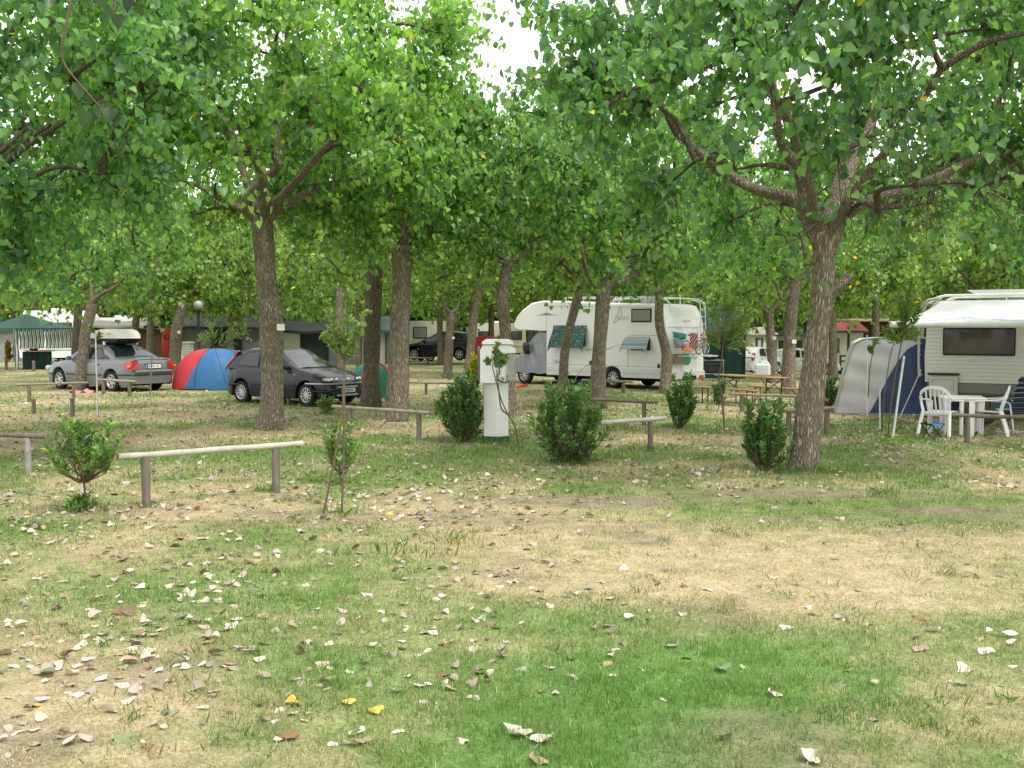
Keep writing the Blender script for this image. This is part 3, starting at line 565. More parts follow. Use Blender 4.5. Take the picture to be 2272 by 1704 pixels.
# ------------------------------------------------------------------ ground: colour of the turf at every place
def patch(x, y, cx, cy, rx, ry, soft=.45):
    d = np.sqrt(((x - cx) / rx) ** 2 + ((y - cy) / ry) ** 2) + .5 * (fbm(x * .9 + 3, y * .9, 51) - .5) + .75 * (fbm(x * 3.3, y * 3.3, 52) - .5) + .35 * (fbm(x * 11, y * 11, 53) - .5)
    return np.clip((1 + soft - d) / (2 * soft), 0, 1)
def gpx(px, py): p = G(px, py); return p.x, p.y
GREEN = np.array((.16, .23, .07)); LUSH = np.array((.125, .24, .058)); STRAW = np.array((.46, .385, .235)); TAN = np.array((.33, .255, .135)); SOIL = np.array((.225, .18, .125))
def turf(x, y):
    x = np.asarray(x, float); y = np.asarray(y, float)
    n1 = fbm(x * .55, y * .42, 1); n2 = fbm(x * 1.9, y * 1.5, 2); n3 = fbm(x * 5.5, y * 5.5, 3)
    dry = np.clip((n1 - .47) * 2.6 + (n2 - .5) * 1.5 + .30, 0, 1)
    far = np.clip((y - 26) / 16, 0, 1); dry = np.clip(dry + .20 * far, 0, 1)
    soil = np.clip((fbm(x * .8, y * .8, 4) - .60) * 6, 0, 1) * .6
    lush = 0 * x
    for px, py, rx, ry, a in ((1650, 1255, 2.3, 1.7, 1.0), (1250, 1185, 2.0, 1.2, .9), (2080, 1215, 2.2, .9, .85), (1350, 1290, 1.5, .9, .95), (120, 1560, 1.1, 1.0, 1.0), (300, 1680, .6, .3, .8), (30, 1400, .7, .9, .8), (2180, 1560, .45, .6, .6), (120, 925, 3.0, 1.3, .8), (900, 1150, 1.3, .7, .7), (330, 1240, 1.6, .5, .45), (500, 1130, 1.5, .6, .45), (900, 880, 3.5, 4.0, .6), (1500, 905, 3, 2, .35), (2030, 1480, .8, .35, .4)):
        cx, cy = gpx(px, py); dry = np.maximum(dry, a * patch(x, y, cx, cy, rx, ry))
    for px, py, rx, ry, a in ((1480, 1560, 1.05, .95, .95), (1660, 1460, .75, .7, .85), (1250, 1660, .75, .45, .9), (1350, 1470, .7, .5, .6), (1750, 1620, .45, .5, .5), (820, 1480, 1.0, .5, .5), (1180, 1380, 1.2, .6, .45), (450, 1330, 1.7, .8, .4), (1830, 1040, .9, .5, .7), (700, 1010, 3.2, 1.0, .55), (1900, 1060, 1.8, .6, .5), (1060, 1010, 2.0, 1.0, .4), (740, 905, 2.2, 1.2, .5), (1100, 1460, 1.0, .4, .3)):
        cx, cy = gpx(px, py); p = a * patch(x, y, cx, cy, rx, ry); lush = np.maximum(lush, p); dry = dry * (1 - .95 * p)
    for px, py, rx, ry, a in ((1330, 1112, 1.7, .42, .75), (1750, 1095, 1.6, .45, .75), (2140, 1132, 1.0, .3, .9), (130, 982, 2.2, .55, .9), (430, 985, 1.4, .4, .6), (740, 1150, .8, .45, .5), (200, 1140, .7, .35, .6), (1330, 1170, .9, .14, .6), (1800, 1150, .9, .2, .5), (300, 900, 3.5, .5, .3)):
        cx, cy = gpx(px, py); soil = np.maximum(soil, a * patch(x, y, cx, cy, rx, ry))
    g = GREEN * (.75 + .5 * n3)[..., None]; g = g * (1 - lush[..., None]) + LUSH * lush[..., None]
    straw = STRAW * (1 - n2)[..., None] + TAN * n2[..., None]; straw = STRAW * .55 + straw * .45; straw = straw * (.78 + .42 * n3)[..., None]
    k = (dry * (.65 + .7 * n3)).clip(0, 1)[..., None]
    c = g * (1 - k) + straw * k; c = c * (1 - soil[..., None]) + SOIL * (.7 + .6 * n3)[..., None] * soil[..., None]
    return c, dry, soil, lush
gz_v = np.vectorize(gz)
def relief(x, y):
    """small unevenness of the ground"""
    return .03 * (fbm(x * .35, y * .35, 8) - .5) + .018 * (fbm(x * 2.2, y * 2.2, 9) - .5)
def ground():
    xs = np.unique(np.concatenate([np.arange(-12, 12, .07), np.arange(-30, 30, .3), np.arange(-400, 401, 20)])); ys = np.unique(np.concatenate([np.arange(3.2, 14, .05), np.arange(14, 30, .11), np.arange(30, 70, .4), np.arange(-60, 3.2, 2.0), np.arange(70, 100, 3), np.arange(100, 641, 30)]))
    X, Y = np.meshgrid(xs, ys); c, *_ = turf(X, Y)
    Z = gz_v(X, Y) + relief(X, Y) * np.clip((60 - np.abs(Y)) / 20, 0, 1)
    h, w = X.shape; V = np.stack([X, Y, Z], -1).reshape(-1, 3); i = np.arange(h * w).reshape(h, w)
    Q = np.stack([i[:-1, :-1], i[:-1, 1:], i[1:, 1:], i[1:, :-1]], -1).reshape(-1, 4)
    me = bpy.data.meshes.new("ground"); me.vertices.add(len(V)); me.loops.add(Q.size); me.polygons.add(len(Q))
    me.vertices.foreach_set("co", V.astype(np.float32).ravel()); me.loops.foreach_set("vertex_index", Q.astype(np.int32).ravel()); me.polygons.foreach_set("loop_start", (np.arange(len(Q)) * 4).astype(np.int32)); me.polygons.foreach_set("use_smooth", np.ones(len(Q), bool)); me.update(calc_edges=True)
    ca = me.color_attributes.new("tint", "FLOAT_COLOR", "POINT"); cc = np.ones((h * w, 4), np.float32); cc[:, :3] = c.reshape(-1, 3); ca.data.foreach_set("color", cc.ravel())
    m, nt, b = new_mat("turf soil"); L = nt.links.new
    a = N(nt, "ShaderNodeAttribute", attribute_name="tint"); tc = N(nt, "ShaderNodeTexCoord")
    n1 = N(nt, "ShaderNodeTexNoise", Scale=38.0, Detail=6.0, Roughness=.75); L(tc.outputs["Object"], n1.inputs["Vector"])
    n2 = N(nt, "ShaderNodeTexNoise", Scale=7.0, Detail=5.0, Roughness=.7); L(tc.outputs["Object"], n2.inputs["Vector"])
    r = N(nt, "ShaderNodeMapRange"); r.inputs[1].default_value = .3; r.inputs[2].default_value = .7; r.inputs[3].default_value = .5; r.inputs[4].default_value = 1.4; L(n1.outputs[0], r.inputs[0])
    r2 = N(nt, "ShaderNodeMapRange"); r2.inputs[1].default_value = .3; r2.inputs[2].default_value = .7; r2.inputs[3].default_value = .75; r2.inputs[4].default_value = 1.22; L(n2.outputs[0], r2.inputs[0])
    mu = N(nt, "ShaderNodeMath", operation="MULTIPLY"); L(r.outputs[0], mu.inputs[0]); L(r2.outputs[0], mu.inputs[1])
    vm = N(nt, "ShaderNodeVectorMath", operation="SCALE"); L(a.outputs["Color"], vm.inputs[0]); L(mu.outputs[0], vm.inputs["Scale"]); L(vm.outputs[0], b.inputs["Base Color"])
    b.inputs["Roughness"].default_value = .95; b.inputs["Specular IOR Level"].default_value = .1
    bp = N(nt, "ShaderNodeBump", Strength=.8, Distance=.02); L(n1.outputs[0], bp.inputs["Height"]); L(bp.outputs[0], b.inputs["Normal"])
    me.materials.append(m); o = bpy.data.objects.new("ground", me); COL.objects.link(o); tag(o, "trampled campsite lawn of green and straw patches", "ground", None, "structure")
ground()

def grass():
    rng = np.random.default_rng(3); XS, YS = [], []
    for y0, y1, dens in ((4.2, 6, 4200), (6, 8, 2600), (8, 11, 1400), (11, 15, 620), (15, 22, 260), (22, 32, 90)):
        w = y1 * .54 + 2.0; n = int(dens * (y1 - y0) * 2 * w); XS.append(rng.uniform(-w, w, n)); YS.append(rng.uniform(y0, y1, n))
    x = np.concatenate(XS); y = np.concatenate(YS); k = np.abs(x) < y * .53 + 2.0; x, y = x[k], y[k]
    c, dry, soil, lush = turf(x, y)
    k = rng.random(len(x)) > (fbm(x * 7, y * 7, 14) < .40) * .55 + soil * .9 + .15 * (dry > .8); x, y, c, dry, lush = x[k], y[k], c[k], dry[k], lush[k]
    n = len(x); tuft = fbm(x * 3.1, y * 3.1, 12)
    isdry = rng.random(n) < np.clip(dry * .95 + .07, 0, .97) * (1 - .85 * lush)
    col = np.where(isdry[:, None], np.array((.52, .44, .27)) * rng.uniform(.65, 1.15, (n, 1)), c * .35 + np.where((lush > .3)[:, None], np.array((.13, .25, .06)), np.array((.18, .26, .075))) * .65 * rng.uniform(.7, 1.3, (n, 1)))
    H = np.where(isdry, .022, .030) * rng.uniform(.5, 1.5, n) * (.35 + 1.35 * tuft) * (1 + .7 * lush) * (1 + np.clip((y - 8) / 12, 0, 1.0))
    W = .0022 * (1 + np.clip((y - 6) / 5, 0, 4)); a = rng.uniform(0, 2 * PI, n); lean = rng.uniform(.15, 1.0, n) + isdry * .5; b = a + PI / 2 + rng.normal(size=n) * .4
    z = gz_v(x, y) + relief(x, y) - .003
    ux, uy = np.cos(a) * W, np.sin(a) * W; lx, ly = np.cos(b) * H * lean, np.sin(b) * H * lean
    V = np.stack([np.stack([x - ux, y - uy, z], 1), np.stack([x + ux, y + uy, z], 1), np.stack([x + ux * .7 + lx * .4, y + uy * .7 + ly * .4, z + H * .6], 1), np.stack([x - ux * .7 + lx * .4, y - uy * .7 + ly * .4, z + H * .6], 1), np.stack([x + lx, y + ly, z + H * np.clip(1.05 - .25 * lean, .5, 1)], 1)], 1).reshape(-1, 3)
    i = np.arange(n)[:, None] * 5; Lp = (i + np.array([0, 1, 2, 3, 3, 2, 4])).astype(np.int32)
    me = bpy.data.meshes.new("grass"); me.vertices.add(n * 5); me.loops.add(n * 7); me.polygons.add(n * 2)
    me.vertices.foreach_set("co", V.astype(np.float32).ravel()); me.loops.foreach_set("vertex_index", Lp.ravel())
    ls = np.stack([np.arange(n) * 7, np.arange(n) * 7 + 4], 1).astype(np.int32); me.polygons.foreach_set("loop_start", ls.ravel()); me.update(calc_edges=True)
    ca = me.color_attributes.new("tint", "FLOAT_COLOR", "POINT"); cc = np.ones((n, 5, 4), np.float32); cc[:, :, :3] = col[:, None, :]; ca.data.foreach_set("color", cc.ravel())
    me.materials.append(BLADE); o = bpy.data.objects.new("grass", me); COL.objects.link(o); tag(o, "short mown grass, green mixed with dry straw blades", "grass", None, "stuff")
grass()

# ------------------------------------------------------------------ fallen leaves
PALES = [("pale cream", (.64, .56, .46)), ("greyish", (.40, .345, .27)), ("tan", (.42, .32, .21)), ("brown", (.24, .14, .075)), ("dull green", (.26, .32, .16)), ("yellow", (.72, .52, .12))]
def leaf_shape(seed, curl):
    """one dry heart-shaped leaf, curled along its midrib and crinkled, with a stalk"""
    rg = random.Random(seed); mb = MB(); rows = []; ph = [rg.random() * 6 for _ in range(5)]; nx, ny = 8, 8
    sidec = rg.choice((-1, 1)) if rg.random() < .4 else 0
    for j in range(ny + 1):
        t = j / ny; w = .52 * (math.sin(min(1, (t + .10) * 1.02) ** .62 * PI) ** .75) if t < 1 else 0.01; w = max(w, .012); row = []
        for i in range(nx + 1):
            u = i / nx * 2 - 1; c = curl * (1.0 + .4 * math.sin(ph[0] + t * 3)); a = u * w * 2.2 * c
            x = (math.sin(a) / (2.2 * c) if abs(c) > .02 else u * w); zz = (1 - math.cos(a)) / (2.2 * abs(c) + .01) * (1 if c > 0 else -1)
            if sidec and u * sidec > .3: zz += (u * sidec - .3) * .35
            zz += .03 * math.sin(7 * u + ph[1] + 5 * t) + .025 * math.sin(9 * t + ph[2]) + .18 * curl * (t - .5) ** 2 * 2 + .02 * abs(u) * math.sin(14 * t + ph[3])
            row.append((x, t - .45 - .10 * abs(u) ** 2 * (1 - t) * 1.2, zz + .05))
        rows.append(row)
    mb.grid(rows, 0, True); mb.tube([(0, -.42, .06), (.03, -.62, .02), (.10, -.85, .03)], [.014, .012, .01], 4, 0, False)
    return mb
def litter():
    rng = np.random.default_rng(19); shapes = []; mats = []
    for nm, c in PALES: mats.append(mat("dry leaf " + nm, c, .8, .25, var=.28, scale=26, trans=.12))
    for si in range(7):
        o = leaf_shape(si, (.55, -.5, .8, .35, -.75, 1.0, .25)[si]).build("fallen_leaf", mats[0]); shapes.append(o.data); bpy.data.objects.remove(o)
    cache = {}
    def one(p, s, rz, shape, ci, label, group, tilt=(0, 0)):
        if (shape, ci) not in cache:
            me = shapes[shape].copy(); me.materials[0] = mats[ci]; cache[shape, ci] = me
        o = bpy.data.objects.new("fallen_leaf", cache[shape, ci]); COL.objects.link(o); z = gz(p[0], p[1]) + float(relief(np.array(p[0]), np.array(p[1])))
        o.location = (p[0], p[1], z + .004); o.rotation_euler = (tilt[0], tilt[1], rz); o.scale = (s * random.uniform(.8, 1.1), s, s * (1 if "strewn" not in label else random.uniform(.35, .9))); tag(o, label, "leaf", group)
    # the ones a viewer can point to
    for px, py, s, rz, sh, ci, lab in (
        (1147, 1632, .125, .9, 5, 0, "white curled leaf in the lush grass at the bottom, left one of a pair"),
        (1210, 1645, .125, -.7, 2, 0, "white folded leaf in the lush grass at the bottom, right one of a pair"),
        (830, 1581, .085, 1.2, 2, 5, "bright yellow half-folded leaf, nearer of the two yellow ones"),
        (769, 1562, .085, 1.0, 5, 5, "yellow curled leaf just left of the brightest yellow one"),
        (1190, 1690, .10, .3, 3, 2, "tan crumpled leaf at the bottom edge of the lawn"),
        (797, 1650, .11, .6, 2, 2, "light brown folded leaf lying left of the lush grass"),
        (636, 1640, .11, 1.5, 5, 3, "brown folded leaf lying alone in the lower left grass"),
        (1279, 1503, .105, 1.3, 4, 0, "white crinkled leaf at the upper edge of the lush patch"),
        (1600, 1488, .125, .4, 2, 4, "large yellow-green folded leaf on the lush patch"),
        (1715, 1543, .09, .2, 3, 0, "cream leaf alone on the right of the lush patch"),
        (1800, 1686, .12, -.6, 3, 0, "cream leaf with curled rim at the lower right edge"),
        (2140, 1515, .12, -.5, 2, 4, "yellowish green folded leaf on dry grass at the right"),
        (2035, 1372, .125, .2, 1, 3, "reddish brown leaf among white ones on the right"),
        (1917, 1385, .10, .5, 4, 0, "white leaf left of the reddish brown one"),
        (2070, 1402, .10, .9, 3, 0, "pinkish white leaf right below the reddish brown one"),
        (2183, 1444, .12, .1, 0, 0, "white curled leaf near the right edge of the lawn"),
        (2038, 1440, .11, .1, 0, 1, "grey flat leaf with dark underside right of the middle"),
        (967, 1330, .12, .5, 4, 0, "white crinkled leaf in the middle of the littered grass"),
        (724, 1512, .10, .7, 3, 2, "tan upright leaf in the green grass left of the middle"),
        (980, 1497, .11, .6, 1, 3, "rusty brown leaf in the green grass near the middle")):
        one(gpx(px, py), s, rz, sh, ci, lab, "single leaves that catch the eye", (rng.normal() * .15, rng.normal() * .15))
    def dens(x, y):
        c, dry, soil, lush = turf(x, y); d = .30 + 1.1 * np.clip(fbm(x * .8, y * .8, 61) - .38, 0, 1) * 2
        left = np.clip((1.2 - x) / 2.5, 0, 1); d = d * np.where(y < 13, .10 + 1.0 * left, .6) * (1 - .85 * lush); d = d * np.where(y < 5.6, .9, 1)
        return np.clip(d, 0, 1)
    # near ones, each its own object
    n = 0; names = ["pale cream dry leaf, one of many strewn over the near lawn", "greyish dry leaf, one of many strewn over the near lawn", "tan dry leaf, one of several strewn over the near lawn", "dark brown dry leaf, one of several strewn over the near lawn", "faded green leaf, one of several strewn over the near lawn", "yellow leaf, one of a few strewn over the near lawn"]
    grp = ["cream leaves fallen on the near lawn", "grey leaves fallen on the near lawn", "tan leaves fallen on the near lawn", "brown leaves fallen on the near lawn", "green leaves fallen on the near lawn", "yellow leaves fallen on the near lawn"]
    while n < 275:
        y = 4.9 + 3.6 * rng.random() ** .8; x = rng.uniform(-1, 1) * y * .50
        if rng.random() > float(dens(np.array(x), np.array(y))): continue
        ci = int(rng.choice(6, p=(.56, .18, .13, .05, .07, .01))); one((x, y), rng.uniform(.038, .09), rng.uniform(0, 6.28), int(rng.integers(7)), ci, names[ci], grp[ci], (rng.normal() * .22, rng.normal() * .22)); n += 1
    # everything else: too many to count
    xs, ys = [], []
    for y0, y1, k in ((5.0, 8.5, 34), (8.5, 12, 40), (12, 18, 46), (18, 30, 34), (30, 50, 14)):
        w = y1 * .54 + 1.5; m = int(k * (y1 - y0) * 2 * w); xs.append(rng.uniform(-w, w, m)); ys.append(rng.uniform(y0, y1, m))
    x = np.concatenate(xs); y = np.concatenate(ys); k = (rng.random(len(x)) < dens(x, y)) & (np.abs(x) < y * .52 + 1.5); x, y = x[k], y[k]; n = len(x)
    cc = np.array([c for _, c in PALES])[rng.choice(6, n, p=(.56, .20, .12, .04, .07, .01))] * rng.uniform(.5, .95, (n, 1))
    z = gz_v(x, y) + relief(x, y) + .012 + rng.random(n) * .012
    a = rng.uniform(0, 6.28, n); T = np.stack([np.cos(a), np.sin(a), rng.normal(size=n) * .25], 1); Nn = np.stack([rng.normal(size=n) * .45, rng.normal(size=n) * .45, np.where(rng.random(n) < .5, 1, -1)], 1)
    o = bpy.data.objects.new("fallen_leaves", leaf_mesh("fallen_leaves", np.stack([x, y, z], 1), T, Nn, rng.uniform(.04, .10, n), cc, DRY, 1.0, .22)); COL.objects.link(o)
    tag(o, "litter of dry pale leaves over the further lawn", "leaf litter", None, "stuff")
litter()

# grass tufts round the feet of trunks and posts
def tufts():
    rng = np.random.default_rng(29); P, T, Nn, Z, C = [], [], [], [], []
    for px, py, r, k in ((1815, 1048, .35, 160), (1745, 1050, .2, 60), (601, 953, .4, 70), (1100, 985, .4, 130), (590, 1090, .15, 40), (330, 1128, .15, 20), (760, 1142, .25, 50), (182, 1140, .3, 60), (1264, 1030, .5, 110), (1695, 1050, .4, 90), (1010, 985, .5, 90), (885, 936, .35, 60), (870, 1230, .4, 70), (1010, 1205, .3, 50), (1960, 1100, .3, 40), (1440, 1002, .2, 40), (300, 1060, .2, 40), (720, 920, .5, 70), (1475, 875, .4, 60), (1326, 908, .4, 60), (1990, 945, .9, 160), (2100, 975, .8, 120)):
        c = G(px, py); q = rng.normal(size=(k, 2)) * r * .5; x = c.x + q[:, 0]; y = c.y + q[:, 1]; P.append(np.stack([x, y, gz_v(x, y) + relief(x, y) - .005], 1))
        T.append(np.array((0, 0, 1.0)) + rng.normal(size=(k, 3)) * .45); Nn.append(unit(k, rng)); Z.append(rng.uniform(.05, .16, k)); C.append(greens(k, rng, (.10, .22, .035), (.16, .28, .05), (.06, .15, .03), .02))
    for _ in range(420):
        y = 4.9 + 17 * rng.random() ** 1.3; x = rng.uniform(-1, 1) * y * .5; k = int(rng.integers(8, 26)); q = rng.normal(size=(k, 2)) * rng.uniform(.025, .09); X = x + q[:, 0]; Y = y + q[:, 1]
        P.append(np.stack([X, Y, gz_v(X, Y) + relief(X, Y) - .004], 1)); T.append(np.array((0, 0, .8)) + rng.normal(size=(k, 3)) * .6); Nn.append(unit(k, rng)); Z.append(rng.uniform(.03, .085, k)); dead = rng.random() < .3
        C.append(greens(k, rng, (.30, .24, .12), (.42, .33, .17), (.2, .15, .08), 0) if dead else greens(k, rng, (.10, .20, .04), (.15, .25, .05), (.07, .15, .035), .02))
    o = bpy.data.objects.new("grass_tufts", leaf_mesh("grass_tufts", np.concatenate(P), np.concatenate(T), np.concatenate(Nn), np.concatenate(Z), np.concatenate(C), BLADE, .10, .02, 1.0)); COL.objects.link(o)
    tag(o, "longer grass left standing round trunks and posts", "grass", None, "stuff")
tufts()
# ------------------------------------------------------------------ vehicles
RUB = mat("tyre rubber", (.018, .018, .018), .85, .3, var=.3, scale=30, bump=.002); RIM = mat("wheel alloy", (.55, .56, .57), .35, .6, .75, var=.12, scale=15)
GLASS = mat("car glass", (.012, .018, .016), .03, .5, var=.3, scale=2.5, coat=.15); BLK = mat("black plastic", (.02, .02, .022), .55, .4, var=.2, scale=20)
WHITE = mat("white plate", (.78, .78, .76), .45, .5, var=.05); BLUE = mat("plate blue", (.03, .07, .35), .45, .5); DARK = mat("dark underside", (.012, .012, .012), .9, .1)
REDL = mat("red lamp", (.33, .015, .014), .15, .7, var=.25, scale=22, coat=.6); AMB = mat("amber lamp", (.65, .20, .02), .15, .7, var=.2, scale=22, coat=.6); CLR = mat("clear lamp", (.62, .64, .64), .12, .8, .3, var=.4, scale=18, coat=.6); CHROME = mat("bright metal", (.7, .7, .7), .2, .6, 1.0)
GREYM = mat("grey metal", (.35, .36, .36), .45, .5, .6)
def ip(x, K): return float(np.interp(x, [k[0] for k in K], [k[1] for k in K]))
def wheel(root, x, y, r, wd, spokes=10, side=1):
    w = empty("wheel", (x, y, r), 0); w.parent = root; T = Matrix.Rotation(PI / 2 * -side, 4, 'X')
    mb = MB(); h = wd / 2; mb.lathe([(r * .62, -h * .9), (r * .9, -h), (r * .985, -h * .7), (r, -h * .3), (r, h * .3), (r * .985, h * .7), (r * .9, h), (r * .66, h * .95), (r * .62, h * .8)], 28, 0, T); mb.build("tyre", RUB, w)
    mb = MB(); mb.lathe([(r * .66, h * .93), (r * .63, h * .98), (r * .58, h * .8), (r * .56, h * .45)], 28, 0, T); mb.lathe([(.001, h * .86), (r * .14, h * .86), (r * .17, h * .7)], 12, 0, T)
    for k in range(spokes):
        a = 2 * PI * k / spokes; c, s_ = math.cos(a), math.sin(a); q = T @ Matrix.Rotation(a, 4, 'Z')
        mb.box((r * .37, 0, h * .68), (r * .46, r * (.9 / spokes) + .006, h * .2), 0, .004, q)
    mb.build("rim", RIM, w)
    MB().lathe([(.001, h * .5), (r * .62, h * .5)], 20, 0, T).build("brake_disc", DARK, w)
    return w
def car(name, label, loc, rz, S, paint, extra=None, cat="car"):
    root = empty(name, loc, rz, label, cat, S.get("group")); Lc, Wd = S["L"], S["W"] / 2; r = S["r"]; ax = S["axles"]; sill = S.get("sill", .19)
    plan = S.get("plan", [(0, .74), (.04, .85), (.14, .93), (.5, .985), (1, 1), (Lc - 1.1, 1), (Lc - .5, .97), (Lc - .18, .88), (Lc - .05, .76), (Lc, .64)])
    w = lambda x: Wd * ip(x, plan); zt = lambda x: ip(x, S["top"])
    def zb(x):
        z = sill + (.06 if x < .12 or x > Lc - .12 else 0)
        for a in ax:
            d = (r + .055) ** 2 - (x - a) ** 2
            if d > 0: z = max(z, r + math.sqrt(d))
        return z
    st = set(np.linspace(0, Lc, 70).tolist() + [.015, .04, Lc - .015, Lc - .05])
    for a in ax:
        for q in np.linspace(-1, 1, 25): st.add(a + (r + .0549) * math.sin(q * PI / 2))
    st = sorted(x for x in st if 0 <= x <= Lc)
    def half(x):
        W_, b, t = w(x), zb(x), zt(x); m1 = max(b + .03, .42); m2 = max(b + .06, t - .16); m1 = min(m1, m2 - .02)
        return [(W_ * .88, b - .005), (W_ * .985, b + .02), (W_, m1), (W_ * .995, m2), (W_ * .965, t - .05), (W_ * .90, t - .008), (W_ * .6, t + .022), (0, t + .035)]
    def sideY(x, z):
        h = half(x)[1:6]; return float(np.interp(z, [p[1] for p in h], [p[0] for p in h]))
    mb = MB(); rows = []
    for x in st:
        h = half(x); rows.append([(x, y, z) for y, z in h] + [(x, -y, z) for y, z in reversed(h[:-1])])
    mb.grid(rows, 0, True)
    for q in (rows[0], rows[-1]): mb.add(q, [tuple(range(len(q)))], 0)
    body = mb.build("body", paint, root, sharp=50)
    # cabin
    C = S["roof"]; x0, x1 = C[0][0], C[-1][0]; yb = Wd * .955; k = S.get("tumble", .33); zr = lambda x: ip(x, C)
    belt = lambda x: zt(x) - .03
    yat = lambda x, z: yb - k * max(z - .92, 0)
    mb = MB(); rows = []
    xs = sorted(set(np.linspace(x0, x1, 44).tolist() + [c[0] for c in C]))
    def cab(x):
        b, t = belt(x) - .03, zr(x); h = max(t - b, .001); e = min(1, h / .25)
        return [(yat(x, b), b), (yat(x, b + h * .5), b + h * .5), (yat(x, b + h * .86) - .005, b + h * .86), (yat(x, t) - .05 * e, t - .022 * e), (yat(x, t) - .12 * e, t), (yb * .4, t + .018 * e), (0, t + .024 * e)]
    for x in xs:
        h = cab(x); rows.append([(x, y, z) for y, z in h] + [(x, -y, z) for y, z in reversed(h[:-1])])
    mb.grid(rows, 0, True); mb.build("cabin", paint, root, sharp=40)
    # screens
    def screen(nm, xa, xb, inset):
        mb = MB(); rr = []; ds = (xb - xa)
        for i in range(9):
            x = xa + ds * i / 8; h = cab(x); t = h[4]; row = []
            for j in range(11):
                f = j / 10 * 2 - 1; row.append((x + math.copysign(.010, -ds) * -1, f * (t[0] - inset), t[1] + .010 + .022 * (1 - f * f)))
            rr.append(row)
        mb.grid(rr, 0, True); return mb.build(nm, GLASS, root)
    screen("windscreen", S["ws"][0], S["ws"][1], .012); screen("rear_window", S["rw"][0], S["rw"][1], .02)
    for sd in (1, -1):
        for poly in S["side"]:
            n = len(poly); mb = MB(); cx, cz = sum(p[0] for p in poly) / n, sum(p[1] for p in poly) / n
            for g, off, mi in ((1.0, .010, 1), (None, .015, 0)):
                P = [(x, z) for x, z in poly]
                if g is None: P = [(x + (cx - x) / max(abs(cx - x), .01) * .022, z + (cz - z) / max(abs(cz - z), .01) * .02) for x, z in poly]
                mb.add([(x, sd * (yat(x, z) + off), z) for x, z in P], [tuple(range(n))], mi)
            mb.build("side_window", [GLASS, BLK], root)
        if S.get("doors"):
            mb = MB()
            for pts in S["doors"]: mb.tube([(x, sd * (sideY(x, z) + .0005), z) for x, z in pts], .005, 5, 0, True)
            mb.build("door_seam", BLK, root)
        for hx, hz in S.get("handles", ()): MB().box((hx, sd * (sideY(hx, hz) + .012), hz), (.17, .03, .035), 0, .01).build("door_handle", S.get("handlemat", BLK), root)
        if "rub" in S: MB().tube([(x, sd * (sideY(x, S["rub"]) + .004), S["rub"]) for x in np.linspace(ax[0] + r + .12, ax[1] - r - .12, 8)], .022, 6, 0, True).build("side_moulding", S.get("rubmat", BLK), root)
        mx, mz = S["mirror"]; MB().box((mx, sd * (Wd + .07), mz), (.10, .17, .12), 0, .03).box((mx, sd * (Wd - .05), mz - .05), (.06, .12, .04), 0, .01).build("wing_mirror", S.get("mirmat", BLK), root)
        for a in ax: wheel(root, a, sd * (Wd - .105), r, .18, S.get("spokes", 10), sd)
    MB().box((Lc / 2, 0, .35), (Lc - .5, Wd * 2 - .44, .34), 0, .05).build("underbody", DARK, root)
    def band(nm, z, rad, m, xa, front):
        """bumper strip that follows the plan of the body"""
        q = np.linspace(0, xa, 10) if not front else np.linspace(Lc, Lc - xa, 10); yy = [(x, sideY(min(max(x, .001), Lc - .001), z) + .004) for x in q]; e = -.006 if not front else .006
        pts = [(x, y, z) for x, y in reversed(yy)] + [(q[0] + e, yy[0][1] * f, z) for f in (.9, .5, 0, -.5, -.9)] + [(x, -y, z) for x, y in yy]
        return MB().tube(pts, rad, 8, 0, True).build(nm, m, root)
    def plate(x, z, face, wdt=.52):
        pl = MB().box((x + face * .012, 0, z), (.014, wdt, .11), 0, .003).build("number_plate", WHITE, root)
        MB().box((x + face * .021, face * -wdt * .44 if face > 0 else wdt * .44, z), (.004, wdt * .1, .104), 0).build("country_band", BLUE, pl)
        return pl
    if extra: extra(root, dict(w=w, zt=zt, sideY=sideY, half=half, band=band, plate=plate, L=Lc, Wd=Wd, yat=yat))
    return root
TXT = mat("plate lettering", (.02, .02, .02), .6, .3)
def facing(x, z, sgn): return Matrix.Translation((x, 0, z)) @ Matrix.Rotation(PI / 2 * sgn, 4, 'Z') @ Matrix.Rotation(PI / 2, 4, 'X')

# silver saloon with the roof box
SILVER = mat("silver paint", (.165, .175, .18), .3, .45, .35, var=.05, scale=3, coat=.4, dirt=.05)
SAL = dict(L=4.37, W=1.74, r=.315, axles=(.90, 3.52), top=[(0, .70), (.02, .84), (.08, .975), (.2, 1.0), (.8, 1.02), (1.3, .97), (3.0, .935), (3.3, .93), (3.9, .84), (4.2, .72), (4.33, .60), (4.37, .5)],
           roof=[(.72, .99), (1.0, 1.16), (1.38, 1.355), (1.75, 1.42), (2.2, 1.43), (2.5, 1.385), (2.85, 1.17), (3.22, .92)], ws=(3.12, 2.52), rw=(.80, 1.40), tumble=.36,
           side=[[(2.83, .985), (2.10, .98), (2.10, 1.335), (2.42, 1.325), (2.6, 1.22)], [(2.04, .98), (1.36, .985), (1.24, 1.06), (1.50, 1.315), (2.04, 1.335)], [(1.33, .985), (.98, .99), (1.12, 1.08), (1.2, 1.10)]],
           doors=[[(2.07, .24), (2.07, .96)], [(1.30, .98), (1.28, .75), (1.36, .62)], [(3.05, .26), (3.08, .60), (2.98, .93)], [(2.98, .935), (2.2, .93), (1.3, .96)]], handles=[(2.28, .80), (1.48, .82)], rub=.50, mirror=(2.85, 1.0), mirmat=SILVER, spokes=7, group="cars parked between the trees", handlemat=BLK)
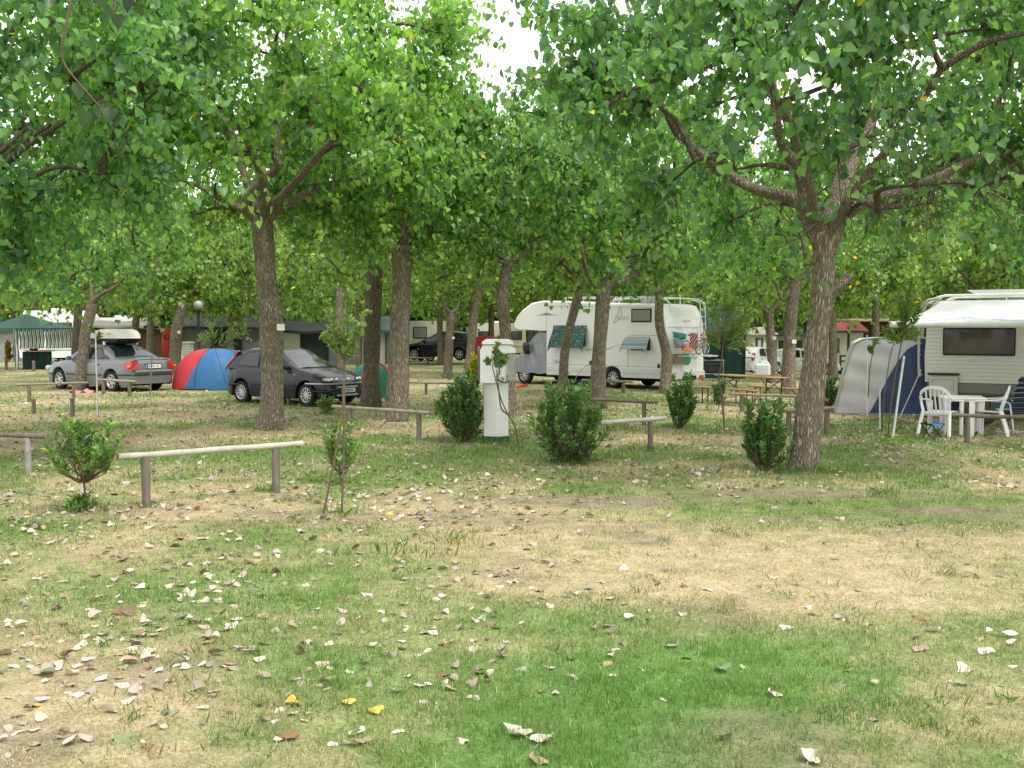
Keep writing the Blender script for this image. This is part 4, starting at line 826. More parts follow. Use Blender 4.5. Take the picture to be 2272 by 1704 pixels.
def sal_extra(root, H):
    for sd in (1, -1):
        o = MB().add([(-.012, sd * .80, .66), (-.02, sd * .52, .70), (-.012, sd * .55, .94), (.05, sd * .74, .96), (.30, sd * .868, .88), (.22, sd * .868, .66)], [(0, 1, 2, 3), (0, 3, 4, 5)], 0).build("tail_light", REDL, root)
        mb = MB(); mb.box((.085, sd * .80, .77), (.20, .10, .055), 0, .02, rz=sd * -.9); mb.build("indicator", AMB, o)
    H["band"]("bumper_strip", .52, .02, BLK, .75, False); H["band"]("front_bumper_strip", .48, .02, BLK, .5, True)
    MB().tube([(.0, y, .60 + .02 * math.cos(y)) for y in np.linspace(-.66, .66, 9)], .05, 8, 0, True).build("rear_bumper", SILVER, root)
    p = H["plate"](-.012, .77, -1); text("BR·752 CR", .085, "plate_number", TXT, p, facing(-.034, .77, -1))
    MB().box((-.01, 0, .845), (.03, .62, .02), 0, .006).build("boot_lip", BLK, root)
    MB().tube([(.07, y, .995 - .05 * y * y) for y in np.linspace(-.62, .62, 9)], .016, 6, 0, True).build("boot_spoiler", SILVER, root)
    for sd in (1, -1): MB().box((4.25, sd * .62, .66), (.2, .34, .16), 0, .05, rz=sd * -.35).build("headlight", CLR, root)
    for x in (1.55, 2.25):
        mb = MB(); mb.bar((x, -.62, 1.51), (x, .62, 1.51), .05, .035)
        for sd in (1, -1): mb.box((x, sd * .585, 1.455), (.09, .06, .11), 0, .015)
        mb.build("roof_bar", CHROME, root)
s_pos = G(252, 869); s_h = PI / 2 + R(57)
hv = Vector((math.cos(s_h), math.sin(s_h), 0)); lv = Vector((-hv.y, hv.x, 0))
sal_loc = s_pos - hv * .90 * 1.05 - lv * .76 * 1.05; sal_loc.z = 0
sal = car("parked_car", "silver saloon seen from behind, carrying a roof box", sal_loc, s_h, SAL, SILVER, sal_extra); sal.scale = (1.05, 1.05, 1.05)
def roofbox():
    t = empty("roof_box", sal_loc + Vector((0, 0, 1.585)), s_h, "pale grey aerodynamic roof box strapped above the silver saloon", "roof box"); m = mat("roof box shell", (.62, .62, .56), .35, .5, var=.08, scale=5, dirt=.12)
    def shell(z0, z1, up):
        mb = MB(); rows = []
        for i in range(25):
            u = i / 24; x = 1.05 + 2.25 * u; tap = (1 - max(0, (u - .45) / .55) ** 2.2 * .62) * (min(1, u / .05 + .8)); top = z0 + (z1 - z0) * (min(1, (u / .10) ** .6) if u < .1 else 1) * (1 - max(0, (u - .35) / .65) ** 1.7 * .85); row = []
            for j in range(17):
                a = PI * j / 16; c, s_ = math.cos(a), math.sin(a); row.append((x, .44 * tap * math.copysign(abs(c) ** .35, c), z0 + (top - z0) * abs(s_) ** .45))
            rows.append(row)
        mb.grid(rows, 0, True)
        for q in (rows[0], rows[-1]): mb.add(q, [tuple(range(len(q)))], 0)
        return mb
    shell(.10, .40, 1).build("lid", m, t); shell(.095, -.07, -1).build("base", BLK, t)
    for x in (1.5, 2.1): MB().box((x, .449, .24), (.17, .006, .022), 0).build("sticker", REDL, t)
    t.scale = (1.05,) * 3
roofbox()

# dark grey hatchback
ANTH = mat("anthracite paint", (.008, .013, .019), .24, .28, .0, var=.08, scale=3, coat=.25, dirt=.06)
HAT = dict(L=3.86, W=1.66, r=.295, axles=(.66, 3.12), top=[(0, .66), (.02, .80), (.08, .95), (.3, .985), (1.5, .955), (2.6, .925), (2.9, .935), (3.3, .86), (3.6, .745), (3.78, .62), (3.84, .55), (3.86, .45)],
           roof=[(.03, .95), (.14, 1.12), (.42, 1.385), (.8, 1.455), (1.3, 1.48), (1.7, 1.455), (1.95, 1.39), (2.4, 1.15), (2.92, .91)], ws=(2.82, 1.97), rw=(.06, .40), tumble=.34,
           side=[[(2.42, .985), (1.42, .975), (1.38, 1.38), (1.75, 1.37), (2.0, 1.265)], [(1.33, .975), (.52, 1.0), (.62, 1.22), (.82, 1.36), (1.30, 1.385)]],
           doors=[[(1.38, .24), (1.36, .97)], [(2.62, .28), (2.66, .6), (2.52, .94)], [(2.5, .93), (1.4, .94)]], handles=[(1.52, .82)], rub=.53, rubmat=BLK, mirror=(2.38, 1.0), mirmat=ANTH, spokes=11, group="cars parked between the trees")
LGREY = mat("bumper highlight", (.45, .47, .5), .3, .5, .4)
def hat_extra(root, H):
    for sd in (1, -1):
        mb = MB(); a = mb.add([(3.835, sd * .30, .64), (3.75, sd * .60, .645), (3.62, sd * .735, .655), (3.62, sd * .735, .74), (3.74, sd * .58, .745), (3.815, sd * .32, .72)], [(0, 1, 4, 5), (1, 2, 3, 4)], 0)
        a.add([(3.855, sd * .31, .648), (3.77, sd * .60, .655), (3.64, sd * .725, .665), (3.64, sd * .725, .73), (3.76, sd * .58, .735), (3.835, sd * .33, .712)], [(0, 1, 4, 5), (1, 2, 3, 4)], 1)
        hl = mb.build("headlight", [BLK, CLR], root)
        for y in (.40, .54): MB().lathe([(.001, .035), (.035, .03), (.042, 0)], 14, 0, Matrix.Translation((3.85 - (y - .33) * .28, sd * y, .69)) @ Matrix.Rotation(PI / 2, 4, 'Y')).build("reflector", CHROME, hl)
        MB().box((3.67, sd * .72, .70), (.05, .03, .07), 0, .008).build("front_indicator", AMB, root)
        MB().prism([(.0, .96), (.07, .955), (.47, 1.375), (.39, 1.395)], sd * .60, sd * .70, "Y").add([(x, sd * (H["yat"](x, z) + .016), z) for x, z in ((.0, .96), (.07, .955), (.47, 1.375), (.39, 1.395))], [(0, 1, 2, 3)]).build("tail_light", REDL, root)
        MB().tube([(2.72, sd * (H["sideY"](2.72, .80) + .008), .80), (2.78, sd * (H["sideY"](2.78, .80) + .008), .80)], .018, 6, 0, True).build("side_repeater", AMB, root)
    H["band"]("front_trim", .585, .022, LGREY, .75, True); H["band"]("lower_trim", .40, .018, BLK, .6, True); H["band"]("rear_bumper_strip", .5, .02, BLK, .6, False)
    MB().box((3.86, 0, .685), (.03, .5, .06), 0, .01).build("grille", LGREY, root); MB().lathe([(.001, .02), (.04, .015), (.05, 0)], 18, 0, Matrix.Translation((3.875, 0, .69)) @ Matrix.Rotation(PI / 2, 4, 'Y')).build("badge", CHROME, root)
    MB().box((3.86, 0, .50), (.03, .75, .045), 0, .01).build("air_intake", LGREY, root); MB().box((3.855, 0, .29), (.03, .8, .05), 0, .01).build("lower_intake", LGREY, root)
    p = H["plate"](3.875, .41, 1); text("CP 683 EL", .085, "plate_number", TXT, p, facing(3.8975, .41, 1))
    mb = MB()
    for y0, y1 in ((.5, -.1), (-.15, -.62)): mb.tube([(2.84, y0, .965), (2.80, (y0 + y1) / 2, .985), (2.80, y1, .975)], .010, 5, 0, True)
    mb.build("wiper", BLK, root)
    MB().add([(2.72, -.55, 1.005), (2.74, .50, 1.005), (2.62, .48, 1.062), (2.62, -.52, 1.062)], [(0, 1, 2, 3)], 0).build("sunshade", WHITE, root)
h_h = R(-33); hv = Vector((math.cos(h_h), math.sin(h_h), 0)); rv = Vector((hv.y, -hv.x, 0))
f_pos = G(684, 902); hl_ = f_pos - hv * 3.12 * .98 - rv * .73 * .98; hl_.z = 0
hatch = car("parked_car", "dark grey three-door hatchback facing the camera behind the tall poplar", hl_, h_h, HAT, ANTH, hat_extra); hatch.scale = (.98, 1.0, 1.02)

# black people carrier
BLACKP = mat("black paint", (.006, .007, .008), .25, .3, .0, var=.1, scale=3, coat=.3)
MPV = dict(L=4.0, W=1.72, r=.33, axles=(.68, 3.28), top=[(0, .75), (.03, .95), (.1, 1.05), (.5, 1.06), (2.6, 1.0), (3.1, 1.0), (3.5, .92), (3.85, .80), (3.96, .66), (4.0, .5)],
           roof=[(.03, 1.03), (.16, 1.25), (.4, 1.5), (.9, 1.58), (1.7, 1.6), (2.0, 1.54), (2.5, 1.28), (3.02, 1.0)], ws=(2.92, 2.02), rw=(.07, .36), tumble=.3,
           side=[[(2.75, 1.06), (1.72, 1.05), (1.70, 1.48), (1.92, 1.47), (2.3, 1.28)], [(1.64, 1.05), (.9, 1.07), (.92, 1.47), (1.63, 1.49)], [(.82, 1.08), (.42, 1.10), (.56, 1.40), (.84, 1.47)]],
           doors=[[(1.68, .3), (1.66, 1.0)], [(2.7, .4), (2.72, .98)]], handles=[(1.85, .88)], mirror=(2.7, 1.08), mirmat=BLACKP, spokes=6, group="cars parked between the trees")
def mpv_extra(root, H):
    for sd in (1, -1):
        MB().box((.12, sd * .80, 1.0), (.24, .14, .22), 0, .06, rz=-sd * .5).build("tail_light", REDL, root); MB().box((3.86, sd * .62, .8), (.2, .3, .12), 0, .04, rz=-sd * .3).build("headlight", CLR, root)
    H["plate"](-.012, .62, -1)
g = GD(925, 57.5); mh = R(168); hv = Vector((math.cos(mh), math.sin(mh), 0)); car("parked_car", "black people carrier parked side-on in front of the cream caravan", (g.x - hv.x * 3.28, g.y - hv.y * 3.28 + .8, .22), mh, MPV, BLACKP, mpv_extra)
WHP = mat("white paint", (.72, .72, .70), .25, .5, var=.04, coat=.8, dirt=.06)
SML = dict(HAT); SML.update(mirmat=WHP, spokes=8, rubmat=WHP)
SML["side"] = [[(2.42, .985), (1.72, .98), (1.70, 1.37), (1.85, 1.34), (2.0, 1.265)], [(1.62, .98), (.82, .99), (.95, 1.3), (1.1, 1.37), (1.60, 1.385)]]; SML["doors"] = [[(1.66, .24), (1.66, .97)], [(2.62, .28), (2.52, .94)]]; SML["handles"] = [(1.76, .82), (.95, .83)]
def sml_extra(root, H):
    for sd in (1, -1): MB().add([(.0, sd * .66, .78), (.03, sd * .81, .76), (.20, sd * .80, 1.16), (.13, sd * .66, 1.18)], [(0, 1, 2, 3)], 0).build("tail_light", REDL, root)
    H["plate"](-.012, .55, -1)
g = GD(1672, 55); car("parked_car", "white five-door hatchback at the far edge of the dark green awning", (g.x - .9, g.y - .8, g.z), R(52), SML, WHP, sml_extra)
g = GD(1800, 58); car("parked_car", "white car mostly hidden behind the big leaning trunk", (g.x - 2.2, g.y + .6, g.z), R(-8), SML, WHP, sml_extra)

# ------------------------------------------------------------------ coachbuilt motorhome in the middle
CAMPER = mat("motorhome skin", (.78, .78, .77), .32, .45, var=.04, scale=1.2, coat=.3, dirt=.07); CREAM = mat("caravan cream", (.66, .63, .52), .4, .4, var=.05, scale=1.5, dirt=.12)
COVER = mat("silver cab cover", (.27, .285, .31), .5, .4, .25, var=.16, scale=2.2, bump=.03, bscale=2.6); SKIRT = mat("skirt white", (.66, .66, .65), .35, .45, var=.05, dirt=.12)
SEAM = mat("panel seam", (.30, .31, .32), .6, .3); WGL = mat("tinted pane", (.05, .05, .042), .08, .7, var=.3, scale=3, coat=.4); TUBEW = mat("white tube", (.72, .72, .70), .35, .5)
def motorhome():
    th = PI / 2 + R(47); C = G(1477, 868); C = GD(1477, 33.4); h = Vector((math.cos(th), math.sin(th), 0)); lf = Vector((-h.y, h.x, 0)); W_ = 2.28
    t = empty("motorhome", C - lf * W_ / 2, th, "white coachbuilt motorhome with silver-covered cab, bicycles on its back", "motorhome"); Lo = local(t); Y = W_ / 2
    def sd(px, py, o=0.0): p = Lo(onplane(px, py, C + lf * o, lf)); return (p.x, p.z)
    def rr(px, py, o=0.0): p = Lo(onplane(px, py, C - h * o, h)); return (p.y, p.z)
    global MH; MH = (t, Lo, sd, rr, Y)
    xb = sd(1213, 760)[0]; xw = sd(1357, 840)[0]; xn = sd(1138, 712)[0]; xf = sd(1160, 850)[0]; zl = .36
    def zs(px, py): return sd(px, py)[1]
    prof = [(0, zl + .02), (0, 1.0), (.02, 2.1), (.10, 2.45), (.30, 2.76), (.55, 2.83), (2.5, 2.88), (4.2, 2.97), (xb + .2, 3.0), (xb + .75, 2.93), (xn - .45, 2.68), (xn - .18, 2.46), (xn - .02, 2.2), (xn - .04, 2.06), (xn - .2, 1.98), (xb + .15, 1.93), (xb, 1.93), (xb, zl)]
    wa = [(xb - .02, zl)]; rw_ = .40
    arch = [(xw + rw_ * math.cos(a), .33 + (rw_ + .02) * max(0.06, math.sin(a)) ** .6) for a in np.linspace(0, PI, 9)]
    prof = prof + arch
    mb = MB(); n = len(prof); b = .05
    cxm = sum(p[0] for p in prof) / n; czm = 1.6
    ins = [(p[0] + (b if p[0] < 1 else (-b if p[0] > xb + .3 else 0)), p[1] - (b if p[1] > 2.3 else 0)) for p in prof]
    for y, q in ((-Y, ins), (-Y + b, prof), (Y - b, prof), (Y, ins)): mb.v += [(x, y, z) for x, z in q]
    for k in range(3): mb.f += [(k * n + i, k * n + (i + 1) % n, (k + 1) * n + (i + 1) % n, (k + 1) * n + i) for i in range(n)]
    mb.f += [tuple(range(n)), tuple(range(3 * n, 4 * n))]; mb.m = [0] * len(mb.f); mb.sm = [len(q) == 4 for q in mb.f]
    mb.build("body", CAMPER, t, sharp=28)
    # van cab under its cover
    mb = MB(); rows = []; K = [(xb + .003, 1.92), (xb + .30, 1.92), (xb + .58, 1.87), (xb + .9, 1.56), (xb + 1.15, 1.28), (xn - .2, 1.07), (xn - .05, .98), (xn, .86), (xn + .01, .45)]
    for x in np.unique(np.concatenate([np.linspace(xb + .003, xn - .06, 44), np.linspace(xn - .06, xn + .01, 6)])):
        zt = ip(x, K); yw = Y * .985 * (1 if x < xn - .25 else 1 - .13 * ((x - xn + .25) / .26) ** 2); zb_ = .40 + .02 * math.sin(x * 9); row = []
        for s_ in (1, -1):
            half = []
            for k in range(15):
                v = k / 14; z = zb_ + (zt - .09 - zb_) * v; fold = .028 * math.sin(x * 7 + z * 2.2 + 1.2 * math.sin(z * 3)) * (1 - .6 * v) + .014 * math.sin(x * 17 - z * 5) + .02 * math.sin(z * 6 + x * 3) * (1 - v)
                half.append((x + .02 * math.sin(z * 5), s_ * (yw - .05 * v * v - abs(fold) * .9 + .012), z))
            half += [(x, s_ * (yw * .90), zt - .02), (x, s_ * yw * .7, zt + .01)]
            row += half if s_ > 0 else [(x, 0, zt + .03)] + half[::-1]
        rows.append(row)
    mb.grid(rows, 0, True); mb.add(rows[-1], [tuple(range(len(rows[-1])))], 0); mb.build("cab_cover", COVER, t, sharp=60)
    MB().box((xb + .75, 0, .42), (1.3, Y * 1.7, .25), 0, .05).build("cab_underside", DARK, t)
    mx = sd(1172, 772); MB().box((mx[0], Y + .12, mx[1] + .03), (.26, .22, .36), 0, .08).box((mx[0] + .03, Y + .02, mx[1] - .15), (.2, .25, .14), 0, .05).build("wing_mirror", BLK, t)
    for x in (xw, xf):
        for s_ in (1, -1): wheel(t, x, s_ * (Y - .16), .335, .21, 9, s_)
    MB().box((3.0, 0, .34), (5.6, W_ - .35, .12), 0, .02).build("chassis", DARK, t)
    # skirts
    mb = MB()
    for xa, xc in ((.02, xw - rw_ - .03), (xw + rw_ + .03, xb - .02)):
        for z0, z1, o in ((zl + .02, zl + .15, .016), (zl + .17, zl + .33, .022)): mb.box(((xa + xc) / 2, Y + o / 2, (z0 + z1) / 2), (xc - xa, o + .006, z1 - z0), 0, .008)
    mb.build("skirt", SKIRT, t)
    mb = MB(); zz = zs(1400, 687)
    for xa, za, xc, zc in ((.12, zl + .40, xb - .02, zl + .40), (.5, 2.70, xb, 2.80), (.62, zl, .62, 2.72) if False else (xb, 1.93, xb, 2.98)): mb.rod((xa, Y + .001, za), (xc, Y + .001, zc), .007, 5)
    mb.build("body_seam", SEAM, t)
    def frame_win(nm, p0, p1, frame_m=BLK, pane_m=WGL, bw=.05, o=.025):
        (x0, z1), (x1, z0) = p0, p1; f = MB(); cx, cz, w, hh = (x0 + x1) / 2, (z0 + z1) / 2, abs(x1 - x0), abs(z1 - z0)
        f.box((cx, Y + o / 2, cz), (w, o, hh), 0, .02); fr = f.build(nm, frame_m, t)
        MB().box((cx, Y + o, cz), (w - 2 * bw, .012, hh - 2 * bw), 0, .005).build("pane", pane_m, fr); return fr
    frame_win("upper_window", sd(1401, 685), sd(1446, 715), BLK, mat("pane with drawn blind", (.17, .16, .125), .12, .5, var=.12))
    # patterned window cover over the propped-out side window, and the cloth over the second one
    def cloth(nm, mats, px, out, wav, m_fn, parent=t):
        (x0, z1), (x1, z0) = sd(*px[0]), sd(*px[1]); mb = MB(); nx, nz = 30, 16; rows = []
        for j in range(nz + 1):
            v = j / nz; row = []
            for i in range(nx + 1):
                u = i / nx; sag = wav * math.sin(u * 9 + v * 3) * .4 * v; hang = .0 + (.16 * max(0, abs(u - .5) * 2 - .82) / .18 if v > .8 else 0) * (v - .8) / .2
                row.append((x0 + (x1 - x0) * (u + .05 * (u - .5) * 2 * v), Y + .03 + out * v + sag, z1 + (z0 - z1) * v - hang * 1.0))
            rows.append(row)
        mb.grid(rows, 0, True)
        for k in range(len(mb.m)): i = k % nx; j = k // nx; mb.m[k] = m_fn(i, j)
        return mb.build(nm, mats, parent)
    fg = mat("dark green cover", (.035, .095, .082), .85, .2, var=.2, scale=8, bump=.006); sprig = mat("cover sprig print", (.45, .42, .26), .85, .2)
    wf = frame_win("propped_window", sd(1228, 722), sd(1300, 768), BLK, WGL, .05, .03)
    rg = random.Random(4); spots = {(rg.randrange(30), rg.randrange(16)) for _ in range(56)}
    cv = cloth("window_cover", [fg], ((1231, 722), (1302, 772)), .30, .02, lambda i, j: 0); cv["label"] = "green sprig-patterned cover draped over the propped window"
    nt = fg.node_tree; b_ = nt.nodes["Principled BSDF"]; L_ = nt.links.new; src = b_.inputs["Base Color"].links[0].from_socket
    tc = N(nt, "ShaderNodeTexCoord"); mp = N(nt, "ShaderNodeMapping"); mp.inputs["Rotation"].default_value = (0, .7, 0); mp.inputs["Scale"].default_value = (8, 8, 19); L_(tc.outputs["Object"], mp.inputs[0])
    vo = N(nt, "ShaderNodeTexVoronoi", Scale=1.0); L_(mp.outputs[0], vo.inputs["Vector"]); lt = N(nt, "ShaderNodeMath", operation="LESS_THAN"); lt.inputs[1].default_value = .22; L_(vo.outputs["Distance"], lt.inputs[0])
    mm = N(nt, "ShaderNodeMix", data_type="RGBA"); mm.inputs[7].default_value = (.45, .43, .28, 1); L_(lt.outputs[0], mm.inputs[0]); L_(src, mm.inputs[6]); L_(mm.outputs[2], b_.inputs["Base Color"])
    g1, g2, g3 = mat("cloth grey", (.27, .29, .30), .9, .2, var=.15, scale=9, bump=.004), mat("cloth teal", (.13, .25, .26), .9, .2), mat("cloth light", (.42, .43, .42), .9, .2)
    wb = frame_win("door_window", sd(1400, 752), sd(1443, 778), BLK, WGL, .04, .03)
    def stripes(i, j): return (0, 0, 2, 0, 0, 0, 2, 1, 0, 1, 1, 0, 2, 0, 0, 0)[j % 16]
    cloth("draped_cloth", [g1, g2, g3], ((1388, 748), (1442, 775)), .26, .03, stripes)["label"] = "grey and teal striped cloth over the door window"
    # entrance door outline, hatches
    mb = MB(); q = [sd(1393, 812), sd(1394, 752), sd(1398, 744), sd(1462, 744)]; mb.tube([(x, Y + .001, z) for x, z in q], .008, 5); q = [sd(1393, 812), sd(1396, 820), sd(1466, 821)]; mb.tube([(x, Y + .001, z) for x, z in q], .008, 5); mb.build("door_outline", SEAM, t)
    (x0, z1), (x1, z0) = sd(1225, 796), sd(1250, 832); MB().box(((x0 + x1) / 2, Y + .004, (z0 + z1) / 2), (abs(x1 - x0), .012, z1 - z0), 0, .01).build("locker_hatch", SKIRT, t); x, z = sd(1236, 803); MB().box((x, Y + .014, z), (.16, .012, .10), 0, .01).build("vent_grille", GREYM, t)
    x, z = sd(1462, 812); MB().box((x, Y + .015, z), (.10, .03, .13), 0, .01).build("door_lock", BLK, t)
    x, z = sd(1261.5, 828); MB().box((x, Y + .03, z), (.12, .014, .05), 0, .006).build("side_marker", AMB, t)
    x, z = sd(1311, 805); MB().box((x, Y + .012, z), (.12, .02, .14), 0, .01).build("power_inlet", BLK, t)
    # grey swoosh and emblem
    gm = mat("grey decal", (.23, .24, .26), .5, .4); ge = mat("pale decal", (.44, .47, .48), .5, .4)
    P = [sd(*p) for p in ((1190, 700), (1203, 697), (1212, 694), (1217, 694.5), (1226, 698), (1246, 699))] ; MB().prism(P, Y + .001, Y + .004).build("swoosh_decal", gm, t)
    P = [sd(*p) for p in ((1300, 774), (1350, 772), (1375, 763), (1352, 776), (1300, 778))]; MB().prism(P, Y + .001, Y + .004).build("stripe_decal", ge, t)
    Z = lambda x, y: (1340 + x / 18.433, 670 + y / 18.433)
    e = MB()
    for pts in (((470, 570), (560, 520), (600, 330), (660, 210), (700, 260), (715, 420), (710, 500), (670, 550)), ((440, 560), (530, 590), (420, 720), (395, 850), (480, 805), (580, 740), (640, 640))):
        e.tube(smooth_path([(sd(*Z(*p))[0], Y + .003, sd(*Z(*p))[1]) for p in pts], 4), [.012] * ((len(pts) - 1) * 4 + 1), 5, 0, True)
    e.build("bird_emblem", ge, t); ex, ez = sd(*Z(790, 640)); text("aster", .26, "emblem_lettering", ge, t, Matrix.Translation((ex, Y + .003, ez)) @ Matrix.Rotation(PI, 4, 'Z') @ Matrix.Rotation(PI / 2, 4, 'X'))
    # roof rail, vent, aerial
    mb = MB(); zt = 2.97
    for y in (Y - .12, -Y + .12): mb.tube(smooth_path([(4.3, y, 2.98), (4.2, y, 3.08), (2.4, y, 3.06), (.5, y, 3.02), (.05, y, 2.92), (-.08, y, 2.72), (-.09, y, 2.55)], 5), .024, 8)
    for x in (.9, 2.2, 3.5): mb.rod((x, Y - .12, 2.82), (x, Y - .12, 3.05), .02); mb.rod((x, -Y + .12, 2.82), (x, -Y + .12, 3.05), .02); mb.rod((x, Y - .12, 3.05), (x, -Y + .12, 3.05), .016)
    mb.build("roof_rail", TUBEW, t)
    ax_, az = sd(1391, 672, -.4); MB().rod((ax_, .4, 2.85), (ax_, .4, 3.62), .016).tube([(ax_ - .3, .4, 3.62), (ax_ + .25, .4, 3.58)], .025, 6).box((ax_ - .1, .4, 3.66), (.25, .2, .05), 0, .02).build("aerial", GREYM, t)
    MB().box((2.9, .1, 3.02), (.75, .75, .14), 0, .05).build("roof_hatch", TUBEW, t); MB().box((ax_ - .45, .0, 3.08), (.5, .6, .05), 0, .015, Matrix.Translation((0, 0, 0)) @ Matrix.Rotation(0.0, 4, 'Y')).box((ax_ - .45, .0, 2.96), (.45, .55, .2), 0, .02).build("open_skylight", GREYM, t)
    # rear wall
    mb = MB(); mb.box((-.035, 0, .47), (.07, W_ - .06, .26), 0, .03); mb.build("rear_bumper", SKIRT, t)
    MB().box((-.075, -.15, .38), (.02, .8, .14), 0, .03).build("bumper_recess", DARK, t)
    for px in (1488, 1556): y, z = rr(px, 837, .07); MB().box((-.08, y, z), (.03, .26, .14), 0, .02).build("tail_light", REDL, t)
    y, z = rr(1524, 711); MB().box((-.02, y, z), (.05, .36, .06), 0, .015).build("brake_lamp", mat("cream lamp", (.7, .62, .25), .4, .5), t)
    MB().rod((-.012, Y - .1, 2.06), (-.012, -Y + .1, 2.06), .008, 5).rod((-.001, Y - .9, .62), (-.001, Y - .9, 1.0), .008, 5).build("rear_seam", SEAM, t)
    mb = MB(); ya, yb = -Y + .12, -Y + .42
    for y in (ya, yb): mb.tube(smooth_path([(.25, y, 2.97), (.02, y, 2.9), (-.10, y, 2.7), (-.11, y, 1.3), (-.02, y, 1.2)], 5), .017, 8)
    for z in np.arange(1.45, 2.75, .24): mb.rod((-.11, ya, z), (-.11, yb, z), .013)
    mb.build("ladder", TUBEW, t)
    mb = MB()
    for y in (.35, -.55):
        mb.tube(smooth_path([(0, y, 2.0), (-.06, y, 2.05), (-.1, y, 1.9), (-.1, y, 1.2), (-.1, y, 1.05), (0, y, 1.0)], 4), .014, 7); mb.rod((-.1, y, 1.12), (-.62, y, 1.08), .014); mb.rod((-.1, y, 1.5), (-.55, y, 1.5), .012)
    for x in (-.22, -.40): mb.rod((x, .75, 1.12), (x, -1.0, 1.12), .016)
    mb.build("bike_rack", TUBEW, t)
    MB().tube(smooth_path([(sd(1311, 806)[0], Y + .02, sd(1311, 806)[1]), (sd(1300, 815)[0], Y + .3, sd(1300, 822)[1]), (sd(1285, 838)[0], Y + .4, .1), (sd(1280, 840)[0], Y + .8, .02)], 6), .012, 6).build("power_cable", mat("grey cable", (.25, .25, .25), .6, .3), t)
motorhome()
def bikes():
    t0, Lo, sd, rr, Y = MH; Mw = Matrix.Translation(t0.location) @ t0.rotation_euler.to_matrix().to_4x4()
    def bike(label, x, flip, fm, y0=-.1, s=.72):
        b = empty("bicycle", Mw @ Vector((x, y0, 1.15)), t0.rotation_euler.z + PI / 2 * (1 if flip else -1), label, "bicycle", "bicycles on the motorhome's rack"); b.scale = (s,) * 3
        for wx in (-.52, .52):
            w = empty("wheel", (wx, 0, .33), 0); w.parent = b; T = Matrix.Rotation(PI / 2, 4, 'X')
            MB().lathe([(.315, -.02), (.33, -.012), (.335, 0), (.33, .012), (.315, .02), (.31, 0), (.315, -.02)], 30, 0, T).build("tyre", RUB, w); mb = MB().lathe([(.305, -.01), (.312, 0), (.305, .01), (.295, 0), (.305, -.01)], 30, 0, T)
            for k in range(14): a = k * 2 * PI / 14; mb.rod((0, .02 * (-1) ** k, 0), (.3 * math.cos(a), 0, .3 * math.sin(a)), .003, 4)
            mb.lathe([(.001, -.04), (.03, -.035), (.03, .035), (.001, .04)], 8, 0, T); mb.build("rim", CHROME, w)
        mb = MB()
        for p, q in (((-.52, 0, .33), (-.08, 0, .30)), ((-.08, 0, .30), (-.2, 0, .82)), ((-.52, 0, .33), (-.18, 0, .75)), ((-.08, 0, .30), (.36, 0, .76)), ((-.19, 0, .76), (.35, 0, .82)), ((.34, 0, .9), (.52, 0, .33))): mb.rod(p, q, .018, 7)
        mb.build("frame", fm, b)
        MB().tube([(.28, -.28, .98), (.36, -.2, 1.0), (.36, .2, 1.0), (.28, .28, .98)], .013, 7).rod((.35, 0, .86), (.36, 0, 1.0), .014).build("handlebar", CHROME, b)
        MB().box((-.24, 0, .90), (.26, .14, .06), 0, .025).rod((-.2, 0, .8), (-.23, 0, .89), .013).build("saddle", BLK, b)
        MB().rod((-.08, -.09, .2), (-.08, .09, .4), .012).box((-.08, -.12, .2), (.09, .08, .02), 0, .005).box((-.08, .12, .4), (.09, .08, .02), 0, .005).build("pedals", BLK, b)
    bike("white bicycle on the motorhome's rack, nearest the rear wall", -.22, False, TUBEW); bike("dark bicycle hanging outermost on the motorhome's rack", -.42, True, GREYM, -.2)
    def at_rear(px, py, o): y, z = rr(px, py, o); return Vector((-o, y, z))
    def pos(px, py, o): return Mw @ at_rear(px, py, o)
    rz = t0.rotation_euler.z
    # things hung on the rack
    zp = lambda x, y: (1340 + x / 6.9125, 660 + y / 6.9125)
    def sheet(nm, label, cat, pts, o, mats, mfn=None, nx=14, nz=12, bulge=.05):
        """soft item spread between four picture corners on the rack plane, gently bulged"""
        c = [at_rear(*zp(*p), o) for p in pts]; ctr = sum(c, Vector()) / 4; t = empty(nm, Mw @ ctr, rz, label, cat, "beach things hung on the bicycle rack"); mb = MB()
        for face, sg in (("f", 1), ("b", -1)):
            rows = []
            for j in range(nz + 1):
                v = j / nz; row = []
                for i in range(nx + 1):
                    u = i / nx; p = (c[0] * (1 - u) + c[1] * u) * (1 - v) + (c[3] * (1 - u) + c[2] * u) * v - ctr
                    k = (math.sin(PI * u) * math.sin(PI * v)) ** .5; row.append(p + Vector((-bulge * k * sg + .012 * math.sin(u * 11 + v * 7), 0, 0)))
                rows.append(row)
            k0 = len(mb.f); mb.grid(rows, 0, True)
            if mfn:
                for k in range(nx * nz): mb.m[k0 + k] = mfn(k % nx, k // nx)
        o_ = mb.build("fabric", mats, t); MB().rod(c[0] - ctr + Vector((.05, 0, 0)), c[1] - ctr + Vector((.05, 0, 0)), .01).build("strap", BLK, t); return t
    teal = mat("teal nylon", (.02, .22, .20), .6, .3, var=.2, scale=7, bump=.01); wine = mat("wine red cloth", (.20, .025, .035), .85, .2, var=.15, scale=10); pinkw = mat("pink white cloth", (.66, .50, .48), .85, .2)
    sheet("beach_bag", "teal cloth bag hung at the left end of the bicycle rack", "bag", ((1058, 525), (1262, 560), (1255, 650), (1062, 615)), .45, [teal])
    sheet("bag", "grey padded bag below the teal one on the bicycle rack", "bag", ((1065, 640), (1215, 640), (1235, 770), (1085, 775)), .45, [mat("grey nylon", (.24, .25, .28), .7, .3, var=.2, scale=7)], bulge=.09)
